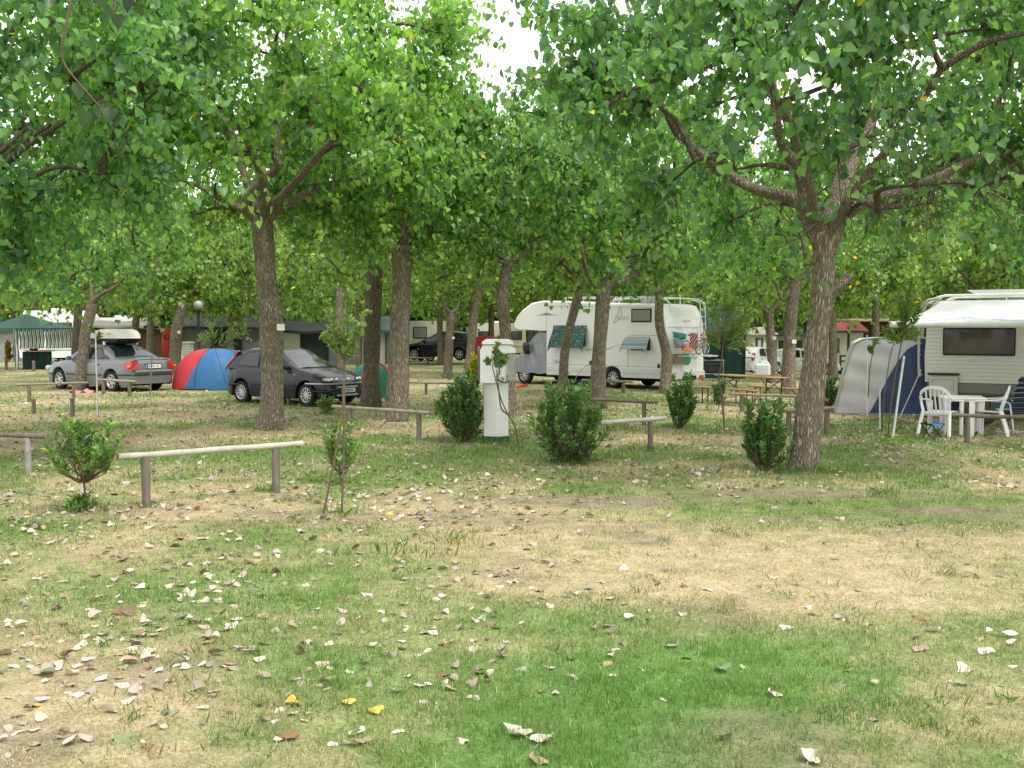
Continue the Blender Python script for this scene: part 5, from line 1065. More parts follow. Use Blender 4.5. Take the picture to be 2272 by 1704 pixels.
    sheet("striped_towel", "wine red towel with white diagonal stripes over the bicycles", "towel", ((1330, 545), (1440, 560), (1435, 800), (1305, 790)), .60, [wine, pinkw], lambda i, j: 1 if (i + j) % 4 == 0 else 0, 16, 16, .03)
    sheet("swim_float", "orange and pink inflatable swim float on the bicycle rack", "float", ((1260, 745), (1355, 760), (1330, 850), (1188, 845)), .58, [mat("orange vinyl", (.75, .22, .03), .35, .5), mat("pink vinyl", (.75, .12, .16), .35, .5), mat("yellow vinyl", (.7, .5, .05), .35, .5)], lambda i, j: 1 if j < 5 else (0 if j < 9 else 2), bulge=.10)
    p = pos(*zp(1548, 615), .45); t = empty("swim_ring", p, rz + R(28), "pink and white swim ring at the right end of the bicycle rack", "swim ring", "beach things hung on the bicycle rack"); mb = MB()
    T = Matrix.Rotation(PI / 2, 4, 'Y'); rows = []
    for i in range(33):
        a = 2 * PI * i / 32; rows.append([T @ Vector(((.17 + .06 * math.cos(b)) * math.cos(a), (.17 + .06 * math.cos(b)) * math.sin(a), .06 * math.sin(b))) for b in np.linspace(0, 2 * PI, 13)])
    mb.grid(rows, 0, True)
    for k in range(len(mb.m)): mb.m[k] = 1 if (k // 12 // 4) % 2 else 0
    mb.build("ring", [mat("pale pink vinyl", (.76, .60, .62), .35, .5), mat("rose vinyl", (.72, .30, .34), .35, .5)], t, weld=True); MB().rod((0, .22, .0), (-.05, .26, .02), .012).build("valve", WHITE, t)
    c = [zp(1085, 865), zp(1265, 865), zp(1322, 935), zp(1300, 1020), zp(1240, 1035), zp(1085, 1020)]; q = [at_rear(*p_, .2) for p_ in c]; ctr = sum(q, Vector()) / 6
    t = empty("body_board", Mw @ ctr, rz, "brown body board with a green round end under the bicycles", "body board", "beach things hung on the bicycle rack")
    MB().prism([(p_.y - ctr.y, p_.z - ctr.z) for p_ in q], -.03, .03, 'X').build("board", mat("brown foam", (.26, .20, .13), .8, .2, var=.2, scale=8), t); s_ = at_rear(*zp(1268, 950), .2) - ctr
    MB().lathe([(.001, .012), (.19, .01), (.2, 0)], 24, 0, Matrix.Translation((-.031, s_.y, s_.z)) @ Matrix.Rotation(-PI / 2, 4, 'Y')).build("round_print", mat("green print", (.04, .30, .17), .7, .3, var=.3, scale=9), t)
bikes()

# ------------------------------------------------------------------ caravan with the awning on the right
def caravan_right():
    C = GD(2055, 23.6); ph = R(-33); s = Vector((math.cos(ph), math.sin(ph), 0)); nrm = Vector((s.y, -s.x, 0))
    t = empty("caravan", C, ph, "cream caravan at the right edge with a white awning rolled out over white chairs", "caravan"); Lo = local(t)
    def sd(px, py, o=0.0): p = Lo(onplane(px, py, C + nrm * o, nrm)); return (p.x, p.z)
    HW, Lb = 2.2, 6.2; ztop = 2.66
    side = mat("ribbed caravan side", (.64, .64, .585), .4, .4, var=.05, scale=1.4, dirt=.10); prof = [(0, .82), (-.02, 1.4), (.04, 2.45), (.2, ztop), (Lb - .3, ztop), (Lb, 2.3), (Lb, .82)]
    mb = MB(); mb.prism(prof, 0, HW, 'Y'); mb.build("body", side, t)
    mb = MB()
    for z in np.arange(.90, 2.5, .085): mb.box((Lb / 2, -.004, z), (Lb - .06, .014, .016), 0, .004)
    mb.build("side_ribs", side, t)
    sk = mat("grey skirt", (.17, .17, .155), .5, .4, var=.1, scale=3); mb = MB(); mb.prism([(0.03, .82), (-.05, .78), (-.05, .60), (.04, .50), (.3, .48), (.3, .82)], .06, Lb - .05, 'X', 0, Matrix.Rotation(0, 4, 'Z')); o = mb.build("skirt", sk, t); 
    MB().box((Lb / 2, HW / 2, .62), (Lb - .4, HW - .5, .3), 0, .03).build("chassis", DARK, t)
    for x in (3.3,):
        for y, s_ in ((.15, -1), (HW - .15, 1)): wheel(t, x, y, .33, .2, 8, s_)
    for x in (.05, 5.6): MB().rod((x + .0, .10, 0), (x, .10, .55), .035).box((x, .10, .012), (.16, .16, .024), 0, .004).build("corner_steady", mat("steady steel", (.08, .075, .07), .6, .4, .4), t)
    (x0, z1), (x1, z0) = sd(2093, 727), sd(2253, 790); f = MB().box(((x0 + x1) / 2, -.018, (z0 + z1) / 2), (x1 - x0, .045, z1 - z0), 0, .02).build("side_window", BLK, t); MB().box(((x0 + x1) / 2, -.042, (z0 + z1) / 2), (x1 - x0 - .07, .012, z1 - z0 - .07), 0, .004).build("pane", mat("dark acrylic", (.035, .024, .018), .10, .6, var=.4, scale=2.2), f)
    # roof box rails and roof lights
    rack = MB(); 
    for y in (.35, HW - .35): rack.tube(smooth_path([(.0, y, ztop - .06), (.25, y, ztop + .10), (1.0, y, ztop + .12), (Lb - .6, y, ztop + .12)], 5), .03, 8); 
    for x in (.5, 1.6, 2.7): rack.rod((x, .35, ztop + .12), (x, HW - .35, ztop + .12), .025); rack.rod((x, .35, ztop - .05), (x, .35, ztop + .12), .02)
    rack.build("roof_rack", TUBEW, t)
    lid = MB(); lid.prism([(.75, ztop + .24), (1.1, ztop + .06), (3.6, ztop + .06), (3.6, ztop + .24)], .5, 1.7, 'Y'); lid.build("roof_box", CAMPER, t)
    # ladder on the end wall
    lad = MB()
    for y in (.16, .52): lad.tube(smooth_path([(.22, y, ztop + .06), (-.05, y, ztop - .02), (-.17, y, 2.3), (-.17, y, 1.05), (-.1, y, .98)], 5), .03, 8)
    for z in np.arange(1.15, 2.5, .26): lad.rod((-.17, .16, z), (-.17, .52, z), .018)
    lad.build("ladder", mat("ladder alloy", (.45, .45, .43), .4, .5, .6), t)
    # hatch panel with its black rubber hinge, below the window
    (x0, z1), (x1, z0) = sd(2061, 831, .09), sd(2126, 880, .09); hp = MB().box(((x0 + x1) / 2, -.09, (z0 + z1) / 2 - .02), (x1 - x0 - .03, .05, z1 - z0), 0, .05).build("locker_hatch", mat("hatch grey", (.52, .51, .44), .5, .4, var=.05), t)
    mb = MB(); a, c, zz, zy = x0 + .08, x1 - .1, z1 - .1, z0 + .12; mb.tube([(a, -.12, zy), (a, -.12, zz), (c, -.12, zz), (c, -.12, zy)], .009, 5); mb.build("hatch_moulding", mat("hatch moulding", (.4, .39, .33), .5), hp); MB().box(((x0 + x1) / 2, -.10, z1 + .02), (x1 - x0 + .05, .09, .05), 0, .015).build("hatch_hinge", BLK, t)
    # awning: case, sheet, front rail
    aw = empty("awning", C, ph, "white wind-out awning with a pale blue wave print over the dining set", "awning"); Wf = 4.6; e = 2.35
    fabric = mat("white awning fabric", (.80, .80, .78), .75, .25, var=.03, trans=.25); blue = mat("wave print", (.42, .62, .72), .75, .25, var=.1, trans=.25)
    MB().box((Wf / 2 + .25, -.07, 2.56), (Wf, .15, .17), 0, .05).build("case", TUBEW, aw)
    xl0, xl1 = .30, -.12; zf = 2.115; mb = MB(); rows = []
    for j in range(17):
        v = j / 16; row = []
        for i in range(41): u = i / 40; row.append((xl0 + (xl1 - xl0) * v + Wf * u * (1 + .05 * v), -.14 - e * v, 2.60 + (zf + .06 - 2.60) * v - .06 * math.sin(PI * v) * (1 + .3 * math.sin(u * 20))))
        rows.append(row)
    mb.grid(rows, 0, True)
    for k in range(len(mb.m)):
        i, j = k % 40, k // 40; wv = 12.6 + 2.0 * math.sin(i * .42); mb.m[k] = 1 if (abs(j - wv) < .7 and i % 11 > 2) else 0
    mb.build("sheet", [fabric, blue], aw)
    MB().tube([(xl1 - .05, -.16 - e, zf), (xl1 + Wf * 1.05 + .05, -.16 - e, zf)], .065, 10).build("front_rail", TUBEW, aw); MB().box((xl1 - .07, -.16 - e, zf), (.06, .15, .15), 0, .02).build("end_cap", mat("end cap grey", (.5, .46, .42), .5), aw)
    mb = MB()
    for x in (.5, 3.9): mb.bar((x, -.15, 2.5), (x + .7, -1.2, 2.33), .05, .035); mb.bar((x + .7, -1.2, 2.33), (x - .2, -.15 - e, zf), .05, .035)
    mb.build("folding_arm", GREYM, aw)
    g = empty("ground_cover", C, ph, "blue wind skirt sheet hanging under the right caravan", "sheet"); mb = MB(); rows = [[(x, -.02 + .03 * math.sin(x * 5 + j), .50 - .22 * j / 3) for x in np.linspace(.75, 5.5, 40)] for j in range(4)]; mb.grid(rows, 0, True); mb.build("sheet", mat("blue tarp", (.02, .12, .24), .6, .3, var=.2, scale=5), g); MB().rod((.7, -.03, .50), (5.5, -.03, .50), .014).build("rail", GREYM, g)
    return t
caravan_right()
# ------------------------------------------------------------------ log rails and posts
def rail(label, b1, b2, e1, e2, r=.036, rp=.048, m=LOG, mp=LOGD, g="log rails between the pitches", lift=0.0):
    P1, P2 = G(*b1), G(*b2); A, B = onwall(*e1, P1, P2), onwall(*e2, P1, P2)
    t = empty("log_rail", (P1 + P2) / 2, 0, label, "rail", g); W = local(t); a, b = W(A), W(B); rg = random.Random(int(b1[0] * 7 + b1[1]))
    ph = rg.random() * 6; mb = MB(); n = 14; d = b - a
    pts = [a + d * (i / n) + Vector((0, 0, .0025 * math.sin(i * .9 + ph))) for i in range(n + 1)]
    mb.tube(pts, [r * (1 + .07 * math.sin(i * 1.7 + ph)) for i in range(n + 1)], 12, 0, True); mb.build("rail", m, t, sharp=50)
    for P in (P1, P2):
        p = W(P); u = (p - a).dot(d) / d.dot(d); top = (a + d * u).z - r * .8
        q = [Vector((p.x, p.y, -.08)), Vector((p.x + rg.uniform(-.008, .008), p.y, top * .5)), Vector((p.x, p.y, top))]
        MB().tube(smooth_path(q, 3), [rp * (1 + .04 * math.sin(k * 2 + ph)) for k in range(7)], 12, 0, True).build("post", mp, t, sharp=50)
    return t
rail("pale peeled log rail on two brown posts, nearest the camera", (324, 1127), (613, 1094), (261, 1014), (671, 984), .036, .049, PEEL)
rail("grey log rail running off the left edge", (64, 1048), (-200, 1038), (-260, 957), (106, 968), .036, .045, LOGD, mat("grey weathered post", (.28, .27, .26), .9, .15, var=.3, scale=12, bump=.005))
rail("long log rail between the tamarisk stakes and the white service pillar", (776, 962), (929, 976), (738, 902), (967, 917))
rail("pale log rail right of the largest laurel bush", (1305, 1022), (1442, 1000), (1297, 941), (1476, 928), .037, .045, PEEL)
rail("brown log rail at the foot of the wide-forked poplar", (1304, 938), (1429, 947), (1290, 885), (1458, 893), .032, .045, LOGD)
rail("thin log rail in front of the motorhome's rear wheel", (1307, 872), (1383, 872), (1290, 843), (1403, 847), .04, .055)
rail("log rail on the left, level with the silver saloon's front wheel", (65, 892), (164, 884), (34, 854), (194, 849), .035, .05)
rail("log rail under the silver saloon's rear bumper", (230, 876), (288, 879), (217, 842), (302, 847), .04, .055)
rail("log rail beside the dark hatchback, half hidden by the tall poplar", (555, 890), (641, 899), (536, 860), (660, 865), .035, .05)
rail("far log rail by the black people carrier's front wheel", (909, 811), (950, 810), (905, 793), (959, 795), .05, .06)
rail("log rail in the middle distance left of the red cabinet", (946, 876), (1003, 874), (902, 848), (1011, 851), .03, .045)
rail("log rail in front of the beer benches", (1646, 913), (1768, 918), (1619, 874), (1775, 880), .035, .055)
rail("log rail passing behind the big leaning trunk", (1750, 958), (1834, 965), (1729, 914), (1853, 905), .04, .05)
rail("log rail at the right edge in front of the white plastic chairs", (2145, 984), (2380, 991), (2113, 921), (2420, 931), .036, .046, LOGD)
for (bx, by), ty, lab in (((75, 917), 885, "short free-standing post on the left, left one of a pair"), ((161, 924), 883, "short free-standing post on the left, right one of a pair"), ((118, 826), 801, "far post by the gazebo's dark green counter, right one"), ((75, 824), 801, "far post in front of the gazebo's dark green counter"), ((14, 822), 796, "far post at the left edge beside the reddish shrub")):
    b = G(bx, by); h = at(bx, ty, b.y).z - b.z; t = empty("wooden_post", b, 0, lab, "post", "short wooden posts"); r = .05 if by > 900 else .07
    MB().tube([(0, 0, -.06), (.004, 0, h * .5), (0, 0, h - .012), (0, 0, h)], [r, r * .97, r, r * .9], 12, 0, True).build("shaft", LOGD, t, sharp=40)
    MB().lathe([(.001, h + .004), (r * .8, h + .002), (r * .9, h - .001)], 12).build("cut_top", PEEL, t)

# ------------------------------------------------------------------ stakes, ropes
STK = mat("white painted stake", (.62, .64, .60), .6, .4, var=.15, scale=12, dirt=.3)
def stake(label, p0, p1, r=.016, D=None, m=STK, name="stake", dD=0):
    b = G(*p0) if D is None else at(p0[0], p0[1], D); e = at(p1[0], p1[1], b.y + dD); q = e - b
    o = MB().tube([Vector((0, 0, -.05)), q * .5, q], [r, r, r * .95], 8, 0, True).build(name, m, None, b); return tag(o, label, "stake")
stake("pale stake standing before the silver saloon", (217, 925), (212, 741), .018)
stake("white stake standing close against the grey tent", (1924, 923), (1924, 743), .017)
stake("leaning white pole before the blue tent panel", (1980, 974), (2006, 790), .022)
stake("short white stake at the blue tent panel", (1952, 957), (1952, 862), .016)
stake("brown crooked stake behind the silver saloon's boot", (333, 880), (337, 792), .022, m=LOGD)
stake("orange stake beside the red cabinet", (1053, 872), (1053, 832), .03, m=mat("orange paint", (.55, .11, .03), .6, .3, var=.15))
ROPE = mat("pale rope", (.55, .52, .44), .9, .1)
for lab, a, b in (("guy rope from the caravan's ladder to the ground", (1994, 930), (2044, 820)), ("guy rope of the blue tent panel", (1960, 910), (1979, 828))):
    p = G(*a); q = at(b[0], b[1], p.y + .4); o = MB().rod((0, 0, -.02), q - p, .011, 5).build("guy_rope", ROPE, None, p); tag(o, lab, "rope", "guy ropes at the grey and blue tent")
for lab, px, py, D, w in (("white number plate nailed to the tall poplar left of centre", 623, 726, 20.62, .155), ("white number plate on the thick leaning poplar by the lamp post", 397, 737, 43.55, .15), ("small white plate on the forked poplar by the black car", 1006, 750, 41.7, .11), ("white plate on the poplar nearest the white hatchback", 1718, 750, 38.0, .13), ("white plate on the stub-forked poplar behind the beer table", 1762, 758, 31.9, .14)):
    p = at(px, py, D); t = empty("tree_plate", p, 0, lab, "plate", "white plates nailed to the poplars"); MB().box((0, 0, 0), (w, .012, w * .85), 0, .004).build("board", WHITE, t); MB().lathe([(.001, .01), (.008, .006)], 8, 0, Matrix.Rotation(PI / 2, 4, 'X') @ Matrix.Translation((0, w * .3, .0))).build("nail", GREYM, t)

# ------------------------------------------------------------------ white service pillar
def pillar():
    b = G(1100, 980); D = b.y; t = empty("service_pillar", b, 0, "white six-sided electricity and water pillar with a green foot", "service pillar"); k = D / F
    pw = mat("pillar white", (.74, .74, .72), .5, .4, var=.05, scale=4, dirt=.30); gr = mat("green foot paint", (.018, .085, .05), .6, .3, var=.2, dirt=.25)
    def hexa(r, z0, z1, r1=None, rot=R(3), m=None): 
        r1 = r if r1 is None else r1; a = [rot + PI / 3 * i - PI / 2 for i in range(6)]
        return [(r * math.cos(q), r * .85 * math.sin(q), z0) for q in a], [(r1 * math.cos(q), r1 * .85 * math.sin(q), z1) for q in a]
    def stack(mb, L):
        rings = [hexa(r, z, z)[0] for r, z in L]; mb.grid(rings, 0, False, None, True); mb.add(rings[0], [tuple(range(6))]); mb.add(rings[-1], [tuple(range(6))]); return mb
    z = lambda py: at(1100, py, D).z
    stack(MB(), [(36 * k, 0 - .05), (36 * k, .10), (34 * k, .115)]).build("foot", gr, t)
    stack(MB(), [(31.5 * k, .116), (31.5 * k, z(912)), (31.2 * k, z(911.5)), (31.2 * k, z(911)), (31.5 * k, z(910.5)), (31.5 * k, z(846))]).build("column", pw, t)
    mb = MB(); x0, x1 = (1067.5 - 1100) * k, (1120 - 1100) * k; w = x1 - x0
    prof = [(-.30, z(844)), (-.30, z(775)), (-.24, z(765)), (.20, z(765)), (.26, z(775)), (.26, z(844)), (.22, z(849)), (-.26, z(849))]
    mb.prism([(p[0], p[1]) for p in [(x0 - .01, z(842)), (x0 - .01, z(776)), (x0 + .04, z(765)), (x1 + .10, z(765)), (x1 + .20, z(776)), (x1 + .20, z(782)), (x1 + .02, z(783)), (x1 + .02, z(842)), (x1 - .02, z(848)), (x0 + .03, z(848))]], -.27, .24, 'Y'); mb.build("housing", pw, t)
    MB().prism([(-.26, z(843)), (-.26, z(778)), (-.20, z(768)), (.18, z(768)), (.22, z(778)), (.22, z(843))], x0 - .055, x0 - .012, 'X').build("side_door", mat("dark gasket", (.10, .095, .10), .6, .3), t)
    mb = MB(); mb.prism([(x0 + .02, z(763.5)), (x0 + .03, z(757)), (x0 + .09, z(752.5)), (x1 + .06, z(752.5)), (x1 + .15, z(757)), (x1 + .16, z(763.5))], -.29, .24, 'Y'); mb.build("cap", pw, t)
    MB().box(((x0 + x1) / 2 + .06, -.02, z(764.3)), (w + .1, .44, .03), 0).build("cap_joint", BLK, t)
    # see-through meter cover on the right, sockets below
    m, nt, bs = new_mat("clear acrylic"); bs.inputs["Base Color"].default_value = (.85, .88, .88, 1); bs.inputs["Roughness"].default_value = .12; bs.inputs["Transmission Weight"].default_value = .8; bs.inputs["IOR"].default_value = 1.1
    MB().box((x1 + .115, -.08, (z(783.5) + z(845)) / 2), (.175, .36, z(783.5) - z(845)), 0, .03).build("meter_cover", m, t)
    MB().box((x1 - .10, -.277, z(811)), (.13, .012, .05), 0, .004).build("label_plate", mat("teal label", (.05, .14, .16), .5), t)
    for i, x in enumerate((x1 - .12, x1 - .03)): MB().box((x, -.285, z(838)), (.055, .03, .07), 0, .008).lathe([(.001, .035), (.02, .03), (.025, 0)], 10, 0, Matrix.Translation((x, -.285, z(838))) @ Matrix.Rotation(PI / 2, 4, 'X')).build("socket", GREYM, t)
    MB().tube(smooth_path([(x1 - .10, -.29, z(815)), (x1 - .09, -.30, z(826)), (x1 - .14, -.30, z(833)), (x1 - .10, -.30, z(842)), (x1 + .0, -.28, z(847)), (x1 + .08, -.2, z(845))], 5), .011, 6).build("cable", BLK, t)
pillar()
# small louvred pillar near the lamp
g = GD(413, 46); t = empty("service_pillar", g, 0, "small white louvred pillar beside the lamp post", "service pillar"); k = 46 / F; z = lambda py: at(413, py, 46).z
MB().box((0, 0, z(764) / 2), (24 * k, .5, z(764)), 0, .02).build("column", WHITE, t); MB().box((0, 0, z(760.5)), (29 * k, .6, .10), 0, .04).build("cap", WHITE, t); mb = MB()
for py in (768, 774, 780, 786): mb.box((3 * k, -.262, z(py)), (17 * k, .03, .06), 0, .008)
mb.build("louvres", mat("louvre grey", (.5, .5, .48), .5), t)
# globe lamp
D = 38.0; g = GD(440.5, D); t = empty("street_lamp", g, 0, "black lamp post with a white globe behind the dome tent", "street lamp"); z = at(440.5, 677, D).z
MB().lathe([(.09, 0), (.09, .5), (.045, .6), (.04, z - .35), (.06, z - .3), (.1, z - .24), (.11, z - .17)], 12).build("post", BLK, t)
mb = MB(); mb.lathe([(.165 * math.sin(a), z - .165 * math.cos(a)) for a in np.linspace(.3, PI - .001, 14)], 20); mb.build("globe", mat("opal globe", (.40, .40, .385), .35, .5, var=.05, trans=.2), t)
# red cabinet
D = 44.0; g = GD(1081, D); t = empty("hose_cabinet", g, R(-14), "dark red metal cabinet behind the white service pillar", "cabinet"); red = mat("cabinet red", (.45, .018, .022), .45, .4, var=.1, scale=3); k = D / F; zt = at(1085, 747, D).z
MB().box((.0, .0, zt / 2 + .06), (80 * k, .55, zt - .12), 0, .015).build("body", red, t); MB().box((.0, 0, zt - .03), (82 * k, .62, .06), 0, .015).build("lid", mat("cabinet lid red", (.42, .03, .03), .4), t)
for x in (-.6, .6): MB().box((x, 0, .03), (.1, .4, .18), 0, .01).build("leg", red, t)
MB().box((.55, -.29, zt * .55), (.03, .03, .18), 0, .008).build("handle", GREYM, t)

# ------------------------------------------------------------------ tents
def nyl(name, c, **k): return mat(name, c, .55, .3, var=.07, scale=4, bump=.012, bscale=3.2, trans=.12, **k)
def dome():
    b = G(456, 866); D = b.y; t = empty("dome_tent", (b.x - .04, D + 1.0, 0), R(8), "red and blue dome tent between the silver saloon and the dark hatchback", "tent"); k = D / F; Rx, Ry, H = 1.28, 1.15, at(470, 776, D).z
    redn, blun = nyl("red nylon", (.52, .05, .06)), nyl("blue nylon", (.04, .15, .33)); mb = MB(); rows = []
    nu, nv = 160, 60
    for j in range(nv + 1):
        v = j / nv; row = []
        for i in range(nu + 1):
            a = 2 * PI * i / nu; rad = math.cos(v * PI / 2) ** .62; pull = 1 + .05 * math.cos(4 * (a - .4)); wr = .008 * math.sin(a * 14 + v * 6) * (1 - v)
            row.append((Rx * rad * pull * math.cos(a) + (.12 * v), Ry * rad * pull * math.sin(a), H * math.sin(v * PI / 2) + wr + .02))
        rows.append(row)
    mb.grid(rows, 0, True)
    for q in range(len(mb.m)):
        i, j = q % nu, q // nu; c = rows[j][i]; s_ = c[0] - .25 * (c[2] / H) ** 1.2 + .38 - .55 * (c[2] / H - .1); mb.m[q] = 0 if c[0] < -.80 + .72 * (c[2] / H) ** 1.35 else 1
    mb.build("flysheet", [redn, blun], t, sharp=70)
    mb = MB()
    for a0 in (.4 + PI / 4, .4 + 3 * PI / 4):
        pts = []
        for q in np.linspace(0, 1, 25):
            v = 1 - abs(q * 2 - 1); a = a0 + (PI if q > .5 else 0); rad = math.cos(v * PI / 2) ** .62; pull = 1 + .05 * math.cos(4 * (a - .4)); pts.append((Rx * rad * pull * math.cos(a) * 1.004 + .12 * v, Ry * rad * pull * math.sin(a) * 1.004, H * math.sin(v * PI / 2) + .03))
        mb.tube(pts, .012, 6)
    mb.build("pole_sleeve", mat("sleeve navy", (.02, .04, .10), .7), t)
    MB().lathe([(Rx * .99, -.02), (Rx * 1.02, .035), (Rx * .985, .05)], 40, 0, Matrix.Scale(Ry / Rx, 4, (0, 1, 0))).build("groundsheet", BLK, t)
    MB().box((.0, -Ry * .80, H * .66), (.13, .02, .08), 0, .01).build("logo_patch", redn, t)
dome()
def green_tent():
    b = G(830, 885); D = b.y; t = empty("dome_tent", (b.x - .12, D + .7, 0), R(20), "small green tent with orange-red edges behind the dark hatchback's bonnet", "tent"); H = at(830, 808, D).z; g = nyl("green nylon", (.03, .19, .135)); o = nyl("orange trim", (.60, .085, .035))
    mb = MB(); rows = []; nu = 36
    for j in range(13):
        v = j / 12; rad = math.cos(v * PI / 2) ** .6; rows.append([(.66 * rad * (1 + .08 * math.cos(4 * a)) * math.cos(a), .66 * rad * math.sin(a), H * math.sin(v * PI / 2) + .01 * math.sin(a * 9)) for a in np.linspace(0, 2 * PI, nu + 1)])
    mb.grid(rows, 0, True); mb.build("flysheet", g, t)
    for a0 in (.75, 2.4):
        pts = []
        for q in np.linspace(0, 1, 21): v = 1 - abs(q * 2 - 1); a = a0 + (PI if q > .5 else 0); rad = math.cos(v * PI / 2) ** .6 * 1.01; pts.append((.66 * rad * (1 + .08 * math.cos(4 * a)) * math.cos(a), .66 * rad * math.sin(a), H * math.sin(v * PI / 2) + .02))
        MB().tube(pts, .03, 6).build("pole_sleeve", o, t)
green_tent()
def big_tent():
    P0, P1 = G(1852, 919), G(2075, 924); v = (P1 - P0).normalized(); bk = Vector((-v.y, v.x, 0)); t = empty("awning_tent", P0, math.atan2(v.y, v.x), "large grey and navy tent attached behind the cream caravan", "tent"); Lo = local(t)
    gry, nav = nyl("grey tent cloth", (.52, .51, .53), ), nyl("navy tent cloth", (.045, .07, .155))
    out = [(1852, 917), (1862, 880), (1875, 830), (1887, 785), (1897, 762), (1915, 753), (1950, 750), (2000, 750), (2040, 751)]; out = [Lo(onwall(*p, P0, P1)) for p in out]; out = [(max(p.x, 0), max(p.z, 0)) for p in out]
    bd = [(1925, 924), (1945, 885), (1968, 840), (1990, 803), (2012, 775), (2040, 760)]; bd = [Lo(onwall(*p, P0, P1)) for p in bd]; bd = [(p.x, max(p.z, 0)) for p in bd]
    W_ = 2.9; H = out[-1][1]; nz, nx = 70, 150; mb = MB(); rows = []
    ez = [o[1] for o in out]; exx = [o[0] for o in out]; left = lambda z: float(np.interp(z, ez[:7], exx[:7])); btop = lambda z: float(np.interp(z, [b[1] for b in bd], [b[0] for b in bd]))
    for j in range(nz + 1):
        z = H * j / nz; x0 = left(z); rows.append([(x0 + (W_ - x0) * i / nx, -.0 + .02 * math.sin(i * .15 + z * 5) * math.sin(z * 2) + .012 * math.sin(z * 13 + i * .06) * (i < 55) + .10 * (z / H) ** 3, z) for i in range(nx + 1)])
    mb.grid(rows, 0, True)
    for k in range(len(mb.m)):
        i, j = k % nx, k // nx; c = rows[j][i]; mb.m[k] = 1 if c[0] > btop(c[2] + .02) else 0
    mb.build("front_panel", [gry, nav], t)
    mb = MB(); mb.grid([[(exx[i] * 1.0, y + (.10 * (ez[i] / H) ** 3 if y == 0 else 0), ez[i]) for i in range(9)] + [(W_, y + (.1 if y == 0 else 0), H)] for y in (0.0, .8, 1.6, 2.4)], 0, True); mb.build("roof", gry, t)
    MB().tube([Vector((x, -.012 + .10 * (z / H) ** 3, z)) for x, z in out] + [(W_, .09, H)], .018, 6).build("frame_pole", mat("tent piping", (.30, .30, .31), .6), t)
    MB().tube([Vector((x + .01, -.012 + .1 * (z / H) ** 3, z)) for x, z in bd], .007, 5).build("panel_seam", mat("tent piping", (0, 0, 0)), t); MB().box((W_ / 2, -.01, .02), (W_, .04, .05), 0, .01).build("mud_flap", mat("mud flap", (.25, .25, .24), .8), t)
big_tent()
def wall_tent(label, px0, px1, D, ytop, wall_c, roof_c, ridge=.5, depth=2.6, name="awning_tent", panels=(), dark=(), group=None, rz=0, yb=None, overhang=.25):
    """long caravan awning: wall panels between posts, shallow pitched roof"""
    a, b = GD(px0, D), GD(px1, D); Wd = (b - a).length; t = empty(name, a, rz, label, "awning tent", group); H = at(px0, ytop, D).z - a.z
    wm = nyl("awning wall %.2f %.2f" % (wall_c[0], wall_c[2]), wall_c); rm = nyl("awning roof %.2f %.2f" % (roof_c[1], roof_c[2]), roof_c); n = max(2, int(Wd / 1.1)); lt = mat("pale awning panel", (.50, .49, .44), .8, .2, var=.1, trans=.1)
    dk = mat("dark awning opening", (.03, .032, .034), .8, .2)
    for i in range(n):
        x0, x1 = Wd * i / n, Wd * (i + 1) / n; mb = MB(); rows = [[(x0 + (x1 - x0) * u, .03 * math.sin(u * 15 + i) * (1 - q) + .02, H * q) for u in np.linspace(0.02, .98, 10)] for q in np.linspace(0, 1, 6)]; mb.grid(rows, 0, True); mb.build("wall_panel", lt if i in panels else (dk if i in dark else wm), t)
    MB().box((Wd / 2, depth, H / 2), (Wd, .04, H), 0).box((.02, depth / 2, H / 2), (.03, depth - .1, H), 0).box((Wd - .02, depth / 2, H / 2), (.03, depth - .1, H), 0).build("end_wall", wm, t)
    for i in range(n + 1): MB().rod((Wd * i / n, -.03, 0), (Wd * i / n, -.03, H + .02), .03, 7).build("pole", BLK, t)
    o = overhang; mb = MB(); rows = [[(x, y, z + .03 * math.sin(x * 3)) for x in np.linspace(-o, Wd + o, 16)] for y, z in ((-o - .02, H - .14), (-o, H - .02), (depth * .5, H + ridge), (depth + o, H - .02))]; mb.grid(rows, 0, True); mb.add([rows[1][0], rows[2][0], rows[3][0]], [(0, 1, 2)]); mb.add([rows[1][-1], rows[2][-1], rows[3][-1]], [(0, 1, 2)]); mb.build("roof", rm, t); return t
GA = "awning tents in the second row"
wall_tent("grey awning tent with black roof behind the dome tent and lamp post", 402, 600, 51, 724, (.20, .195, .185), (.025, .027, .027), .55, 3.0, panels=(3,), dark=(1,), group=GA)
wall_tent("grey awning tent with black roof behind the dark hatchback", 606, 728, 49, 733, (.175, .175, .18), (.025, .028, .028), .42, 3.0, panels=(0,), dark=(1,), group=GA)
wall_tent("grey-panelled awning with a faded green roof left of the cream caravan", 745, 856, 57, 733, (.30, .31, .33), (.06, .13, .11), .75, 2.6, panels=(1,), group=GA)
wall_tent("brown awning tent with a pale roof behind the silver saloon and its roof box", 184, 312, 56, 722, (.085, .06, .048), (.20, .185, .16), .25, 2.4)
wall_tent("dark green awning standing behind the motorhome", 1552, 1652, 41.5, 736, (.012, .055, .050), (.012, .05, .046), .85, 3.0, rz=R(-4), overhang=.05)
wall_tent("grey veranda at the far left beyond the gazebo", -60, 30, 62, 732, (.40, .39, .40), (.10, .06, .05), .35, 2.5)
